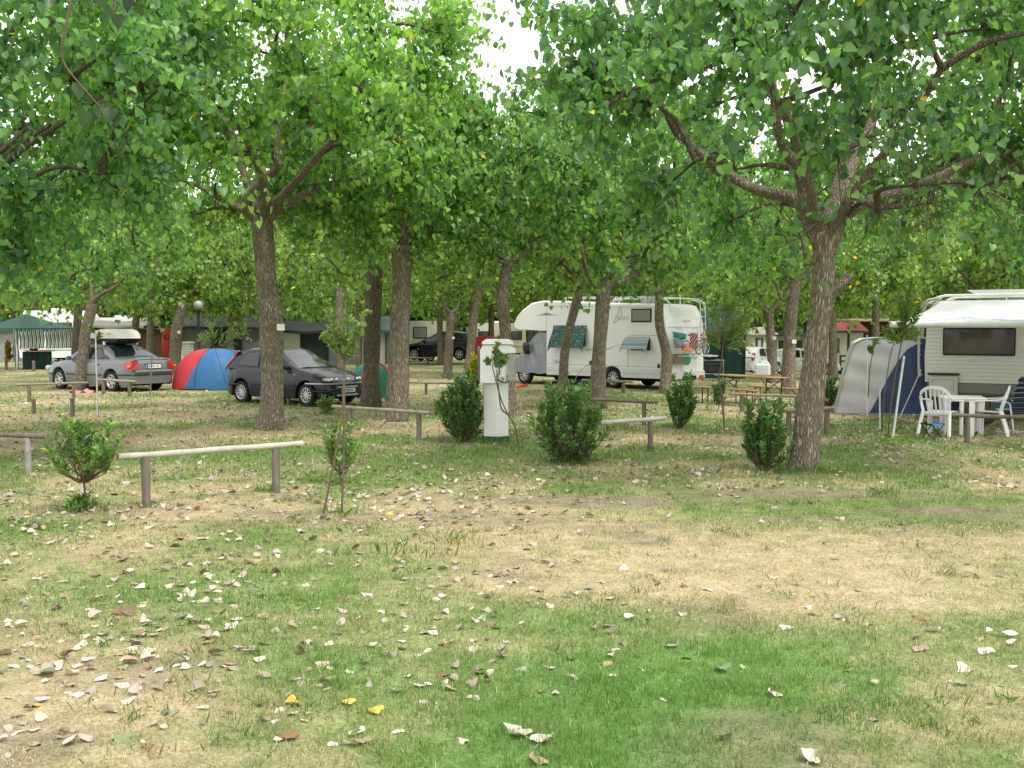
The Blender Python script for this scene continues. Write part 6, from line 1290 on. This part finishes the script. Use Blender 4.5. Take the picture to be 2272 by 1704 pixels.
# peaked gazebo with striped curtains
def gazebo():
    C, Rr, Lf = GD(36, 49.5), GD(168, 51.0), GD(-48, 51.8); u = Rr - C; v = Lf - C; t = empty("gazebo", C, 0, "green peaked gazebo with green and white striped curtains", "gazebo"); H = at(36, 728, 49.5).z; c4 = [Vector((0, 0, 0)), u, u + v, v]; up = lambda p, z: Vector((p.x, p.y, z)); apex = up((u + v) / 2, at(66, 691, 51.0).z - .10)
    g = nyl("gazebo green", (.035, .115, .082)); mb = MB(); o = 1.04; ctr = (u + v) / 2
    for i in range(4):
        p, q = ctr + (c4[i] - ctr) * o, ctr + (c4[(i + 1) % 4] - ctr) * o; rows = []
        for j in range(9):
            s = j / 8; rows.append([up(p.lerp(q, k / 10).lerp(ctr, s), H + (apex.z - H) * s - .06 * math.sin(PI * s) * 1 - .04 * math.sin(PI * k / 10) * (1 - s)) for k in range(11)])
        mb.grid(rows, 0, True)
        mb.grid([[up(p.lerp(q, k / 40), H + (0 if w == 0 else -.16 - .035 * abs(math.sin(k * .9)))) for k in range(41)] for w in (0, 1)], 0, True)
    mb.build("canopy", g, t)
    for p in c4: MB().rod(up(p, 0), up(p, H), .035, 8).build("pole", TUBEW, t)
    st = mat("curtain white", (.66, .66, .62), .8, .2, trans=.1); sg = mat("curtain green", (.018, .075, .062), .8, .2)
    def curtain(p, q, z0, z1, n, gather=0):
        mb = MB(); rows = []
        for j in range(13):
            s = j / 12; rows.append([up(p.lerp(q, i / n) * 1.0, z1 + (z0 - z1) * s - .03 * math.sin(s * 9) * math.sin(i * .12 + 1)) + Vector((0, -.06 - .03 * math.sin(i * PI * .5) - .05 * math.sin(s * 7 + i * .05), 0)) for i in range(n + 1)])
        mb.grid(rows, 0, True)
        for k in range(len(mb.m)): mb.m[k] = (k % n) % 2
        mb.build("curtain", [st, sg], t)
    zc = at(100, 773, 50.3).z; curtain(u * .05, u * .47, zc, H - .06, 26); curtain(u * .485, u * .99, zc, H - .06, 30); curtain(Vector((-.10, 0, 0)), u * .035, .05, H - .05, 6)
    q = u * .07; r_ = u * .56; zt = at(70, 780, 50).z; k = empty("counter", C, 0, "dark green cloth-covered counter under the gazebo", "counter"); mb = MB(); rows = [[up(q.lerp(r_, i / 24), zt * (1 - s)) + Vector((0, .12 - .04 * math.sin(i * 1.3), 0)) for i in range(25)] for s in np.linspace(0, 1, 6)]; mb.grid(rows, 0, True); mb.build("cloth", mat("counter cloth", (.012, .035, .028), .9, .2, var=.25, scale=3), k); m_ = (q + r_) / 2; MB().bar(up(q, zt + .02) + Vector((0, .4, 0)), up(r_, zt + .02) + Vector((0, .4, 0)), .6, .03).build("top", mat("counter top", (.35, .30, .22), .7), k)
    x = at(77, 775, 50.5); b = empty("red_bowl", (x.x, C.y + .9, zt + .035), 0, "small red basin on the gazebo counter", "basin"); MB().lathe([(.001, 0), (.16, 0), (.25, .14), (.27, .15), (.24, .14), (.15, .03), (.001, .03)], 18).build("basin", mat("red plastic", (.5, .03, .02), .4), b)
gazebo()

# ------------------------------------------------------------------ other caravans
def van(label, px0, px1, D, ytop, H, rz=0, body=CREAM, depth=2.1, name="caravan", group="caravans parked in the far rows", wins=((.12, .30), (.40, .56), (.70, .86)), zb=.4, dx=0):
    a, b = GD(px0, D), GD(px1, D); Lb = (b - a).length; t = empty(name, a, rz, label, "caravan", group)
    mb = MB(); p = [(0.06, zb), (0, zb + .5), (.10, H - .35), (.38, H), (Lb - .35, H), (Lb - .08, H - .35), (Lb, zb + .5), (Lb - .1, zb)]; mb.prism(p, 0, depth, 'Y'); mb.build("body", body, t)
    for u0, u1 in wins: f = MB().box((Lb * (u0 + u1) / 2, -.01, H * .66), (Lb * (u1 - u0), .05, H * .24), 0, .02).build("window", BLK, t); MB().box((Lb * (u0 + u1) / 2, -.036, H * .66), (Lb * (u1 - u0) - .1, .012, H * .24 - .1), 0, .004).build("pane", WGL, f)
    MB().box((Lb / 2, -.004, zb + .42), (Lb - .2, .02, .05), 0, .005).build("side_strip", GREYM, t); MB().box((Lb * .5, depth / 2, H + .06), (.7, .7, .14), 0, .04).build("roof_light", TUBEW, t)
    for y, s in ((.12, -1), (depth - .12, 1)): wheel(t, Lb * .5, y, .31, .18, 6, s)
    MB().box((Lb / 2, depth / 2, zb - .02), (Lb - .5, depth - .4, .14), 0, .02).build("chassis", DARK, t); return t
van("white motorhome with a roof box, seen above the gazebo roof", 40, 190, 56, 684, 2.95, 0, CAMPER, wins=((.15, .35), (.55, .8)), name="motorhome", group=None)
van("white caravan half hidden by leaves above the silver saloon's roof box", 196, 318, 60, 695, 2.6, 0, CAMPER, wins=((.1, .3), (.6, .9)))
def front_van():
    # cream caravan with its three-window front turned towards the left
    C = GD(897, 61); th = R(22); t = empty("caravan", C, th, "cream caravan behind the black people carrier, its windowed front facing left", "caravan", "caravans parked in the far rows"); H = 2.42; Lb, Wd = 3.0, 2.05
    mb = MB(); mb.prism([(0, .45), (-.12, 1.0), (.06, 2.0), (.34, H), (Lb - .2, H), (Lb, H - .3), (Lb, .45)], 0, Wd, 'Y'); mb.build("body", CREAM, t)
    Lo = local(t); nx = Vector((math.cos(th), math.sin(th), 0)); ny = Vector((-nx.y, nx.x, 0))
    f = MB().box((.95, -.012, 1.72), (.85, .05, .70), 0, .05).build("side_window", BLK, t); MB().box((.95, -.04, 1.72), (.72, .012, .58), 0, .01).build("pane", mat("pale pane", (.28, .28, .26), .15, .6), f)
    for y0, y1 in ((.1, .72), (.76, 1.3), (1.34, 1.95)): f = MB().prism([(-.09, 1.20), (-.11, 1.20), (.035, 1.95), (.055, 1.95)], y0, y1, 'Y').build("front_window", WGL, t)
    MB().tube([(-.02, -.01, .45), (-.13, -.01, 1.0), (.05, -.01, 2.0), (.34, -.01, H)], .025, 6).build("edge_trim", BLK, t); MB().box((Lb / 2, -.006, .95), (Lb - .1, .02, .06), 0, .004).build("side_strip", GREYM, t)
    MB().rod((-.13, Wd / 2, .5), (-1.2, Wd / 2, .45), .05).rod((-1.1, Wd / 2, .05), (-1.1, Wd / 2, .7), .03).build("tow_bar", GREYM, t); MB().box((-.35, Wd / 2, .55), (.5, 1.1, .35), 0, .08).build("gas_locker", CREAM, t)
    wheel(t, 1.6, .1, .31, .18, 6, -1); wheel(t, 1.6, Wd - .1, .31, .18, 6, 1); MB().box((Lb / 2, Wd / 2, .42), (Lb - .4, Wd - .4, .12), 0, .02).build("chassis", DARK, t)
front_van()
van("low cream caravan seen between the red cabinet and the motorhome's cab", 1048, 1168, 66, 745, 2.3, 0, CREAM, wins=((.1, .3), (.55, .62), (.72, .92)))
# ------------------------------------------------------------------ mobile homes and the brown chalet at the far right
def cabin(label, px0, px1, D, ytop, roof_m, wall_m, pitch=.35, doors=(), wins=(), depth=3.0, gable=False):
    a, b = GD(px0, D), GD(px1, D); Wd = (b - a).length; t = empty("mobile_home", a, 0, label, "mobile home", "mobile homes on the far side"); H = at(px0, ytop, D).z - a.z
    MB().box((Wd / 2, depth / 2, H / 2 + .15), (Wd, depth, H - .3), 0, .02).build("wall", wall_m, t); MB().box((Wd / 2, depth / 2, .15), (Wd - .2, depth - .2, .3), 0).build("plinth", DARK, t)
    if gable: MB().prism([(-.25, H - .02), (Wd / 2, H + pitch), (Wd + .25, H - .02), (Wd + .25, H - .1), (-.25, H - .1)], -.25, depth + .2, 'Y').build("roof", roof_m, t)
    else:
        mb = MB(); n = max(4, int(Wd / .22)); rows = [[(-.2 + (Wd + .4) * i / (n * 4), y, z + .03 * math.cos(i * PI / 2)) for i in range(n * 4 + 1)] for y, z in ((-.35, H), (depth / 2, H + pitch), (depth + .3, H))]; mb.grid(rows, 0, True); mb.build("roof", roof_m, t); MB().box((Wd / 2, -.37, H - .02), (Wd + .4, .06, .12), 0, .01).build("gutter", mat("gutter green", (.02, .07, .06), .5), t)
    for x0, x1 in doors:
        f = MB().box(((x0 + x1) / 2 * Wd, -.02, H * .47), ((x1 - x0) * Wd, .06, H * .78), 0, .01).build("door", mat("dark frame", (.035, .04, .045), .5), t); MB().box(((x0 + x1) / 2 * Wd, -.055, H * .5), ((x1 - x0) * Wd * .45, .012, H * .66), 0).build("pane", mat("net curtain", (.42, .48, .50), .2, .6), f)
    for x0, x1 in wins: f = MB().box(((x0 + x1) / 2 * Wd, -.02, H * .66), ((x1 - x0) * Wd, .05, H * .34), 0, .01).build("window", BLK, t); MB().box(((x0 + x1) / 2 * Wd, -.05, H * .66), ((x1 - x0) * Wd - .1, .012, H * .34 - .1), 0).build("pane", WGL, f)
    return t
WALLC = mat("cabin cream wall", (.62, .60, .53), .6, .3, var=.04, dirt=.1); ROOFW = mat("cabin pale roof", (.55, .52, .46), .7, .2, var=.1); TILE = mat("red roof tile", (.30, .085, .075), .8, .2, var=.25, scale=9); BROWN = mat("brown stained boards", (.10, .045, .028), .75, .25, var=.25, scale=5, stretch=(1, 1, 6))
cabin("small cream hut with a glazed door behind the white hatchback", 1670, 1716, 68, 739, ROOFW, WALLC, .40, ((.15, .5),), (), 2.6, True)
cabin("cream mobile home with two dark windows between the two white-plated poplars", 1724, 1792, 70, 743, mat("dark flat roof", (.08, .08, .075), .8), WALLC, .25, (), ((.06, .36), (.62, .84)))
cabin("cream mobile home with a red tiled roof beside the grey tent", 1850, 1916, 62, 735, TILE, WALLC, .55, (), ((.06, .2),))
def chalet():
    D = 66; a, b = GD(1888, D), GD(2046, D); Wd = (b - a).length; t = empty("chalet", a, 0, "dark brown wooden chalet with a flat overhanging roof", "chalet"); H = at(1900, 714, D).z - a.z
    MB().box((Wd / 2, 2, H / 2), (Wd, 3.4, H), 0, .02).build("wall", BROWN, t); MB().box((Wd / 2, 1.7, H + .10), (Wd + .5, 4.6, .18), 0, .03).build("roof", mat("roof edge beige", (.42, .36, .28), .7, .2), t)
    for x in (.05, .36, .68, .97): MB().box((Wd * x, -.25, H / 2), (.14, .14, H), 0, .01).build("veranda_post", BROWN, t)
    f = MB().box((Wd * .5, .28, H * .55), (1.1, .06, 1.0), 0, .01).build("window", BLK, t); MB().box((Wd * .5, .245, H * .55), (.95, .012, .85), 0).build("pane", WGL, f)
    p, q = GD(1866, 58), GD(1900, 58); r_ = empty("veranda_railing", p, 0, "brown wooden veranda railing left of the grey tent", "railing"); Lr = (q - p).length
    for z in (.35, .75, 1.05): MB().bar((0, 0, z), (Lr, 0, z), .05, .09).build("rail", BROWN, r_)
    for x in (0, Lr * .5, Lr): MB().box((x, 0, .55), (.10, .10, 1.1), 0, .01).build("post", BROWN, r_)
    g = GD(1883, 55); o = MB().rod((0, 0, -.1), (0, 0, 2.6), .07).build("dark_pole", BLK, None, g); tag(o, "dark pole in front of the cream wall beside the chalet", "pole")
chalet()
# red board and brown hut behind the silver saloon
g = GD(372, 50); t = empty("kayak", (g.x, g.y, .0), 0, "red kayak stood on end against the brown hut", "kayak"); z1, z0 = at(372, 727, 50).z, at(372, 766, 50).z; mb = MB(); k = 50 / F; rows = []
for j in range(15):
    v = j / 14; w = .30 * max(.02, math.sin(PI * min(.97, v * .86 + .12))) ** .45; rows.append([(w * math.cos(a), .16 * math.sin(a) * (w / .3), z0 - .5 + (z1 - z0 + .5) * v) for a in np.linspace(0, 2 * PI, 17)])
mb.grid(rows, 0, True); mb.build("hull", mat("kayak red", (.50, .02, .015), .4, .4), t); MB().lathe([(.10, 0), (.13, .02), (.14, .04), (.12, .05)], 16, 0, Matrix.Translation((0, -.15, z0 + .4)) @ Matrix.Rotation(PI / 2, 4, 'X')).build("cockpit_rim", BLK, t)
g = GD(318, 53); t = empty("wooden_hut", g, 0, "dark brown hut behind the silver saloon's rear window", "hut"); MB().box((.9, 1, .95), (2.4, 1.8, 1.9), 0, .02).build("wall", BROWN, t); MB().box((.9, 1, 1.95), (2.7, 2.1, .10), 0, .02).build("roof", mat("hut roof felt", (.05, .045, .04), .9), t); MB().box((1.5, .085, .85), (.7, .03, 1.6), 0, .01).build("door", mat("hut door red", (.17, .02, .015), .6), t)

# ------------------------------------------------------------------ garden furniture
WP = mat("white garden plastic", (.80, .80, .79), .35, .45, var=.03, dirt=.05)
def chair(label, base, rz, s=1.0):
    t = empty("garden_chair", base, rz, label, "chair", "white plastic garden chairs"); t.scale = (s,) * 3; mb = MB()
    # seat: dished, with a rolled front edge
    rows = [[(x * (.215 + .02 * (j / 8)), -.22 + .46 * j / 8, .42 - .012 * (1 - x * x) + .015 * j / 8 - (.03 if j == 0 else 0)) for x in np.linspace(-1, 1, 9)] for j in range(9)]
    for dz in (0, -.018): mb.grid([[(a, b, c + dz) for a, b, c in r_] for r_ in rows], 0, True)
    mb.box((0, .235, .405), (.44, .02, .06), 0, .008).box((0, -.215, .41), (.40, .02, .05), 0, .008); mb.build("seat", WP, t)
    # back: arched rim with upright slats (back is at -y)
    mb = MB(); arc = smooth_path([(-.225, -.20, .42), (-.25, -.26, .62), (-.235, -.31, .76), (-.13, -.335, .845), (0, -.345, .865), (.13, -.335, .845), (.235, -.31, .76), (.25, -.26, .62), (.225, -.20, .42)], 5)
    for a, b in zip(arc[:-1], arc[1:]): mb.bar(a, b, .02, .055)
    mb.build("back_rim", WP, t); 
    for i in range(5):
        x = -.14 + .07 * i; MB().tube(smooth_path([(x * .95, -.205, .43), (x * 1.05, -.27, .62), (x * 1.05, -.335, .84 - abs(x) * .12)], 4), .017, 6).build("slat", WP, t)
    for s_ in (-1, 1):
        mb = MB(); arm = smooth_path([(s_ * .245, -.29, .70), (s_ * .27, -.20, .655), (s_ * .285, .0, .635), (s_ * .285, .17, .625), (s_ * .275, .22, .60)], 4)
        for a, b in zip(arm[:-1], arm[1:]): mb.bar(a, b, .055, .022)
        mb.build("armrest", WP, t)
        MB().prism([(-.035, 0), (.035, 0), (.05, .62), (-.04, .62)], s_ * .285 - .014, s_ * .285 + .014, 'X', 0, Matrix.Translation((0, .235, 0))).prism([(-.028, 0), (.028, 0), (.03, .6), (-.03, .6)], s_ * .255 - .014, s_ * .255 + .014, 'X', 0, Matrix.Translation((0, .26, 0))).build("front_leg", WP, t)
        MB().tube([(s_ * .27, -.34, 0), (s_ * .25, -.27, .25), (s_ * .225, -.21, .44)], [.032, .03, .034], 6).build("back_leg", WP, t)
    return t
c1 = G(2098, 970); chair("white plastic armchair with its slatted back to the camera, behind the blue stool", (c1.x, c1.y + .25, 0), R(-42), 1.08)
c2 = G(2206, 970); chair("white plastic armchair seen from the side, right of the small table", (c2.x, c2.y + .3, 0), R(64), 1.08)
b = G(2160, 968); t = empty("garden_table", (b.x, b.y + .55, 0), R(-16), "white square plastic table between the two white armchairs", "table"); mb = MB(); mb.box((0, 0, .70), (.80, .80, .035), 0, .012).box((0, 0, .665), (.72, .72, .05), 0, .01); mb.build("tabletop", WP, t)
for sx in (-1, 1):
    for sy in (-1, 1): MB().prism([(-.045, 0), (.045, 0), (.06, .66), (-.06, .66)], -.012, .012, 'Y', 0, Matrix.Translation((sx * .31, sy * .31, 0)) @ Matrix.Rotation(R(45 * sx * sy), 4, 'Z')).prism([(-.04, 0), (.04, 0), (.05, .66), (-.05, .66)], -.014, .014, 'Y', 0, Matrix.Translation((sx * .30, sy * .30, 0)) @ Matrix.Rotation(R(-45 * sx * sy), 4, 'Z')).build("leg", WP, t)
# folding stool
b = G(2068, 976); t = empty("folding_stool", (b.x, b.y, 0), R(20), "small folding stool with a bright blue seat in front of the white armchair", "stool"); blk = mat("stool steel", (.02, .02, .03), .4, .5, .5)
for y in (-.14, .14): MB().rod((-.13, y, 0), (.14, y, .30), .010).rod((.13, y, .0), (-.14, y, .30), .010).build("leg_frame", blk, t)
MB().rod((-.14, -.15, .30), (-.14, .15, .30), .011).rod((.14, -.15, .30), (.14, .15, .30), .011).build("seat_bar", blk, t); mb = MB(); mb.grid([[(x, y, .305 - .045 * (1 - (x / .14) ** 2)) for y in (-.14, 0, .14)] for x in np.linspace(-.15, .15, 9)], 0, True); mb.build("seat", mat("blue canvas", (.02, .16, .50), .7), t)
# sun lounger at the right edge
b = G(2258, 964); t = empty("reclining_chair", (b.x + .12, b.y + .2, 0), R(20), "dark striped reclining chair with a pale frame at the right edge", "chair"); fr = mat("pale tube frame", (.60, .61, .62), .35, .5, .3); cl = mat("navy cushion", (.022, .03, .05), .85, .2); cs = mat("cushion stripe", (.20, .23, .26), .85, .2)
for x in (-.27, .27): MB().tube(smooth_path([(x, .30, .0), (x, .0, .02), (x, -.12, .05), (x, -.05, .45), (x, .02, .60), (x, .45, .60)], 4), .016, 7).build("frame", fr, t)
MB().rod((-.27, .0, .02), (.27, .0, .02), .014).rod((-.27, .3, .01), (.27, .3, .01), .014).build("foot_bar", fr, t)
mb = MB(); rows = [[(x, -.02 - .22 * v ** 1.3 - .02 * math.sin(v * 40), .40 + .72 * v) for x in np.linspace(-.26, .26, 5)] for v in np.linspace(0, 1, 45)]; mb.grid(rows, 0, True)
for k in range(len(mb.m)): mb.m[k] = 1 if (k // 4) % 6 == 0 else 0
mb.build("backrest", [cl, cs], t); MB().box((0, .22, .40), (.52, .5, .05), 0, .02).build("seat", cl, t)
b = G(2196, 950); t = empty("holdall", (b.x, b.y + .6, 0), R(15), "dark brown holdall in the shade behind the side-on armchair", "bag"); mb = MB(); T = Matrix.Translation((0, 0, .26)) @ Matrix.Rotation(PI / 2, 4, 'Y'); mb.lathe([(.001, -.36), (.17, -.35), (.23, -.30), (.24, 0), (.23, .30), (.17, .35), (.001, .36)], 18, 0, T); mb.build("body", mat("brown canvas", (.10, .075, .065), .9, .2, var=.2), t); MB().tube(smooth_path([(-.15, -.20, .36), (-.1, -.24, .50), (.1, -.24, .50), (.15, -.20, .36)], 5), .012, 6).build("handle", BLK, t)
# beer table and benches
ORG = mat("varnished orange pine", (.36, .20, .085), .4, .45, var=.22, scale=3, stretch=(1, 10, 10)); STEEL = mat("green black steel", (.018, .022, .02), .5, .4)
A_ = R(-58)
def beer(kind, label, base, Lb, Wb, H):
    t = empty(kind, base, A_, label, "table" if kind == "beer_table" else "bench", "beer garden set")
    for y in ((-Wb / 4, Wb / 4) if kind == "beer_table" else (0,)): MB().box((0, y, H - .015), (Lb, Wb / 2 - .006 if kind == "beer_table" else Wb, .03), 0, .006).build("board", ORG, t)
    for x in (-Lb * .38, Lb * .38):
        mb = MB(); w = Wb / 2 - .03
        for y in (-w, w): mb.rod((x, y, 0), (x, y, H - .03), .016, 7)
        mb.rod((x, -w, H * .18), (x, w, H * .18), .012, 6).rod((x, -w, H - .04), (x, w, H - .04), .014, 6)
        if kind == "beer_table": mb.rod((x, -w, H * .55), (x, w, H * .9), .011, 6).rod((x, w, H * .55), (x, -w, H * .9), .011, 6)
        mb.rod((x, 0, H * .25), (x * .45, 0, H - .04), .011, 6); mb.build("folding_leg", STEEL, t)
    return t
b = G(1667, 897); tb = Vector((b.x, b.y + .1, 0)); beer("beer_table", "orange-topped folding beer table with black legs, right of the motorhome", tb, 2.2, .62, .76)
d = Vector((math.cos(A_), math.sin(A_), 0)); nn = Vector((-d.y, d.x, 0))
beer("beer_bench", "orange folding bench on the right side of the beer table", tb + nn * .75 + d * .35, 2.2, .26, .44); beer("beer_bench", "orange folding bench on the far left side of the beer table", tb - nn * .72 - d * .15, 2.2, .26, .44)
p = at(1692, 836, tb.y - .35); t = empty("water_canister", (p.x, p.y, .762), R(-20), "translucent white water canister on the orange beer table", "canister"); MB().box((0, 0, .17), (.40, .24, .34), 0, .05).build("body", mat("milky plastic", (.70, .75, .74), .4, .4, var=.05, trans=.35), t); MB().lathe([(.03, .34), (.03, .365), (.001, .365)], 12, 0, Matrix.Translation((-.12, 0, 0))).build("cap", WHITE, t); MB().tube(smooth_path([(-.05, 0, .335), (0, 0, .375), (.12, 0, .375), (.16, 0, .335)], 4), .016, 7).build("handle", WHITE, t)
# wash stand behind the motorhome
D = 39.5; g = GD(1583, D); t = empty("camping_table", g, R(-8), "small camping table with a wash basin at the motorhome's rear right corner", "table"); k = D / F
MB().box((0, 0, .80), (.85, .55, .03), 0, .01).build("tabletop", GREYM, t)
for x in (-.38, .38):
    for y in (-.24, .24): MB().rod((x, y, 0), (x, y, .79), .014).build("leg", mat("red tube", (.35, .04, .03), .5) if x < 0 else GREYM, t)
o = empty("cooler_box", (g.x + .05, D, .30), 0, "black box on the shelf under the camping table", "box"); MB().box((0, 0, .17), (.6, .4, .30), 0, .04).build("body", BLK, o); MB().box((0, 0, .345), (.62, .42, .05), 0, .015).build("lid", mat("box lid", (.06, .06, .065), .5), o)
MB().box((0, 0, .285), (.8, .5, .02), 0, .004).build("shelf", GREYM, t)
o = empty("wash_basin", (g.x - .12, D - .03, .817), 0, "round white basin standing on the camping table", "basin"); MB().lathe([(.001, 0), (.18, 0), (.27, .13), (.29, .14), (.26, .13), (.17, .02), (.001, .02)], 22).build("basin", BLK, o); MB().lathe([(.265, .125), (.30, .135), (.30, .165), (.265, .16), (.265, .125)], 24).build("rim", WP, o)
# odds and ends on the ground
b = G(1163, 858); o = empty("levelling_ramp", (b.x - .15, b.y - .45, 0), R(40), "orange levelling wedge at the motorhome's front wheel", "ramp"); MB().prism([(-.28, .0), (.28, 0), (.28, .12), (.1, .12)], -.1, .1, 'Y').build("wedge", mat("orange plastic", (.62, .12, .02), .5), o); MB().box((.18, 0, .124), (.18, .17, .008), 0).build("tread", BLK, o)
t0, Lo, sdf, rr, Y = MH; Mw = Matrix.Translation(t0.location) @ t0.rotation_euler.to_matrix().to_4x4(); p = Mw @ Vector((3.7, .3, 0)); o = empty("water_tank", (p.x, p.y, 0), t0.rotation_euler.z, "dark blue waste water tank lying under the motorhome", "tank"); MB().box((0, 0, .14), (1.9, .6, .24), 0, .05).build("body", mat("tank blue", (.012, .03, .10), .5, .4), o); MB().rod((.8, .32, .14), (.8, .38, .14), .05).build("cap", BLK, o)
b = G(192, 870); o = empty("pink_towel", (b.x, b.y - .2, .01), R(10), "crumpled pink cloth on the ground at the leaning poplar's foot", "cloth"); mb = MB(); mb.grid([[(x, y, .05 + .06 * math.sin(x * 17 + y * 9) * math.cos(y * 13) - .06 * max(abs(x) / .4, abs(y) / .2) ** 2 + .01) for y in np.linspace(-.2, .2, 9)] for x in np.linspace(-.4, .4, 17)], 0, True); mb.build("cloth", mat("pink cloth", (.62, .22, .25), .9, .2, var=.2), o)
b = G(2228, 1412); o = empty("paper_scrap", (b.x, b.y, .02), R(-35), "twisted strip of white paper on the grass at the right", "litter"); mb = MB(); mb.grid([[(x, y * (1 - .3 * abs(x) / .1), .012 + .012 * math.sin(x * 40) * (y / .02)) for y in (-.02, 0, .02)] for x in np.linspace(-.11, .11, 15)], 0, True); mb.build("strip", WHITE, o)

# ------------------------------------------------------------------ daylight: bright overcast sky with a soft sun
w = bpy.data.worlds.new("World"); sc.world = w; w.use_nodes = True; nt = w.node_tree; L = nt.links.new; bg = nt.nodes["Background"]
EL, AZ = R(58), R(140)   # AZ: clockwise from +Y, as the sky texture counts it
sky = N(nt, "ShaderNodeTexSky"); sky.sky_type = "NISHITA"; sky.sun_disc = False; sky.sun_elevation = EL; sky.sun_rotation = AZ; sky.dust_density = 4.0; sky.air_density = 1.0
hs = N(nt, "ShaderNodeHueSaturation"); hs.inputs["Saturation"].default_value = .35; L(sky.outputs[0], hs.inputs["Color"])
tc = N(nt, "ShaderNodeTexCoord"); no = N(nt, "ShaderNodeTexNoise", Scale=2.2, Detail=6.0, Roughness=.55); L(tc.outputs["Generated"], no.inputs["Vector"])
cr = N(nt, "ShaderNodeValToRGB"); cr.color_ramp.elements[0].position = .25; cr.color_ramp.elements[0].color = (11.5, 11.8, 12.4, 1); cr.color_ramp.elements[1].position = .75; cr.color_ramp.elements[1].color = (16.5, 16.4, 16.2, 1); L(no.outputs[0], cr.inputs[0])
mx = N(nt, "ShaderNodeMix", data_type="RGBA"); mx.inputs[0].default_value = .86; L(hs.outputs[0], mx.inputs[6]); L(cr.outputs[0], mx.inputs[7]); L(mx.outputs[2], bg.inputs[0]); bg.inputs[1].default_value = .148
sd_ = bpy.data.lights.new("sun", "SUN"); sd_.energy = 3.3; sd_.angle = R(9); sd_.color = (1, .96, .89); so = bpy.data.objects.new("sun", sd_); COL.objects.link(so)
dirv = Vector((math.sin(AZ) * math.cos(EL), math.cos(AZ) * math.cos(EL), math.sin(EL))); so.rotation_euler = dirv.to_track_quat('Z', 'Y').to_euler(); so.location = (0, 0, 30)
sc.view_settings.view_transform = "Standard"; sc.view_settings.look = "None"; sc.view_settings.exposure = 0; sc.view_settings.gamma = 1
c = sc.cycles; c.max_bounces = 7; c.diffuse_bounces = 4; c.glossy_bounces = 3; c.transmission_bounces = 6; c.transparent_max_bounces = 8; c.use_denoising = True; c.sample_clamp_indirect = 6
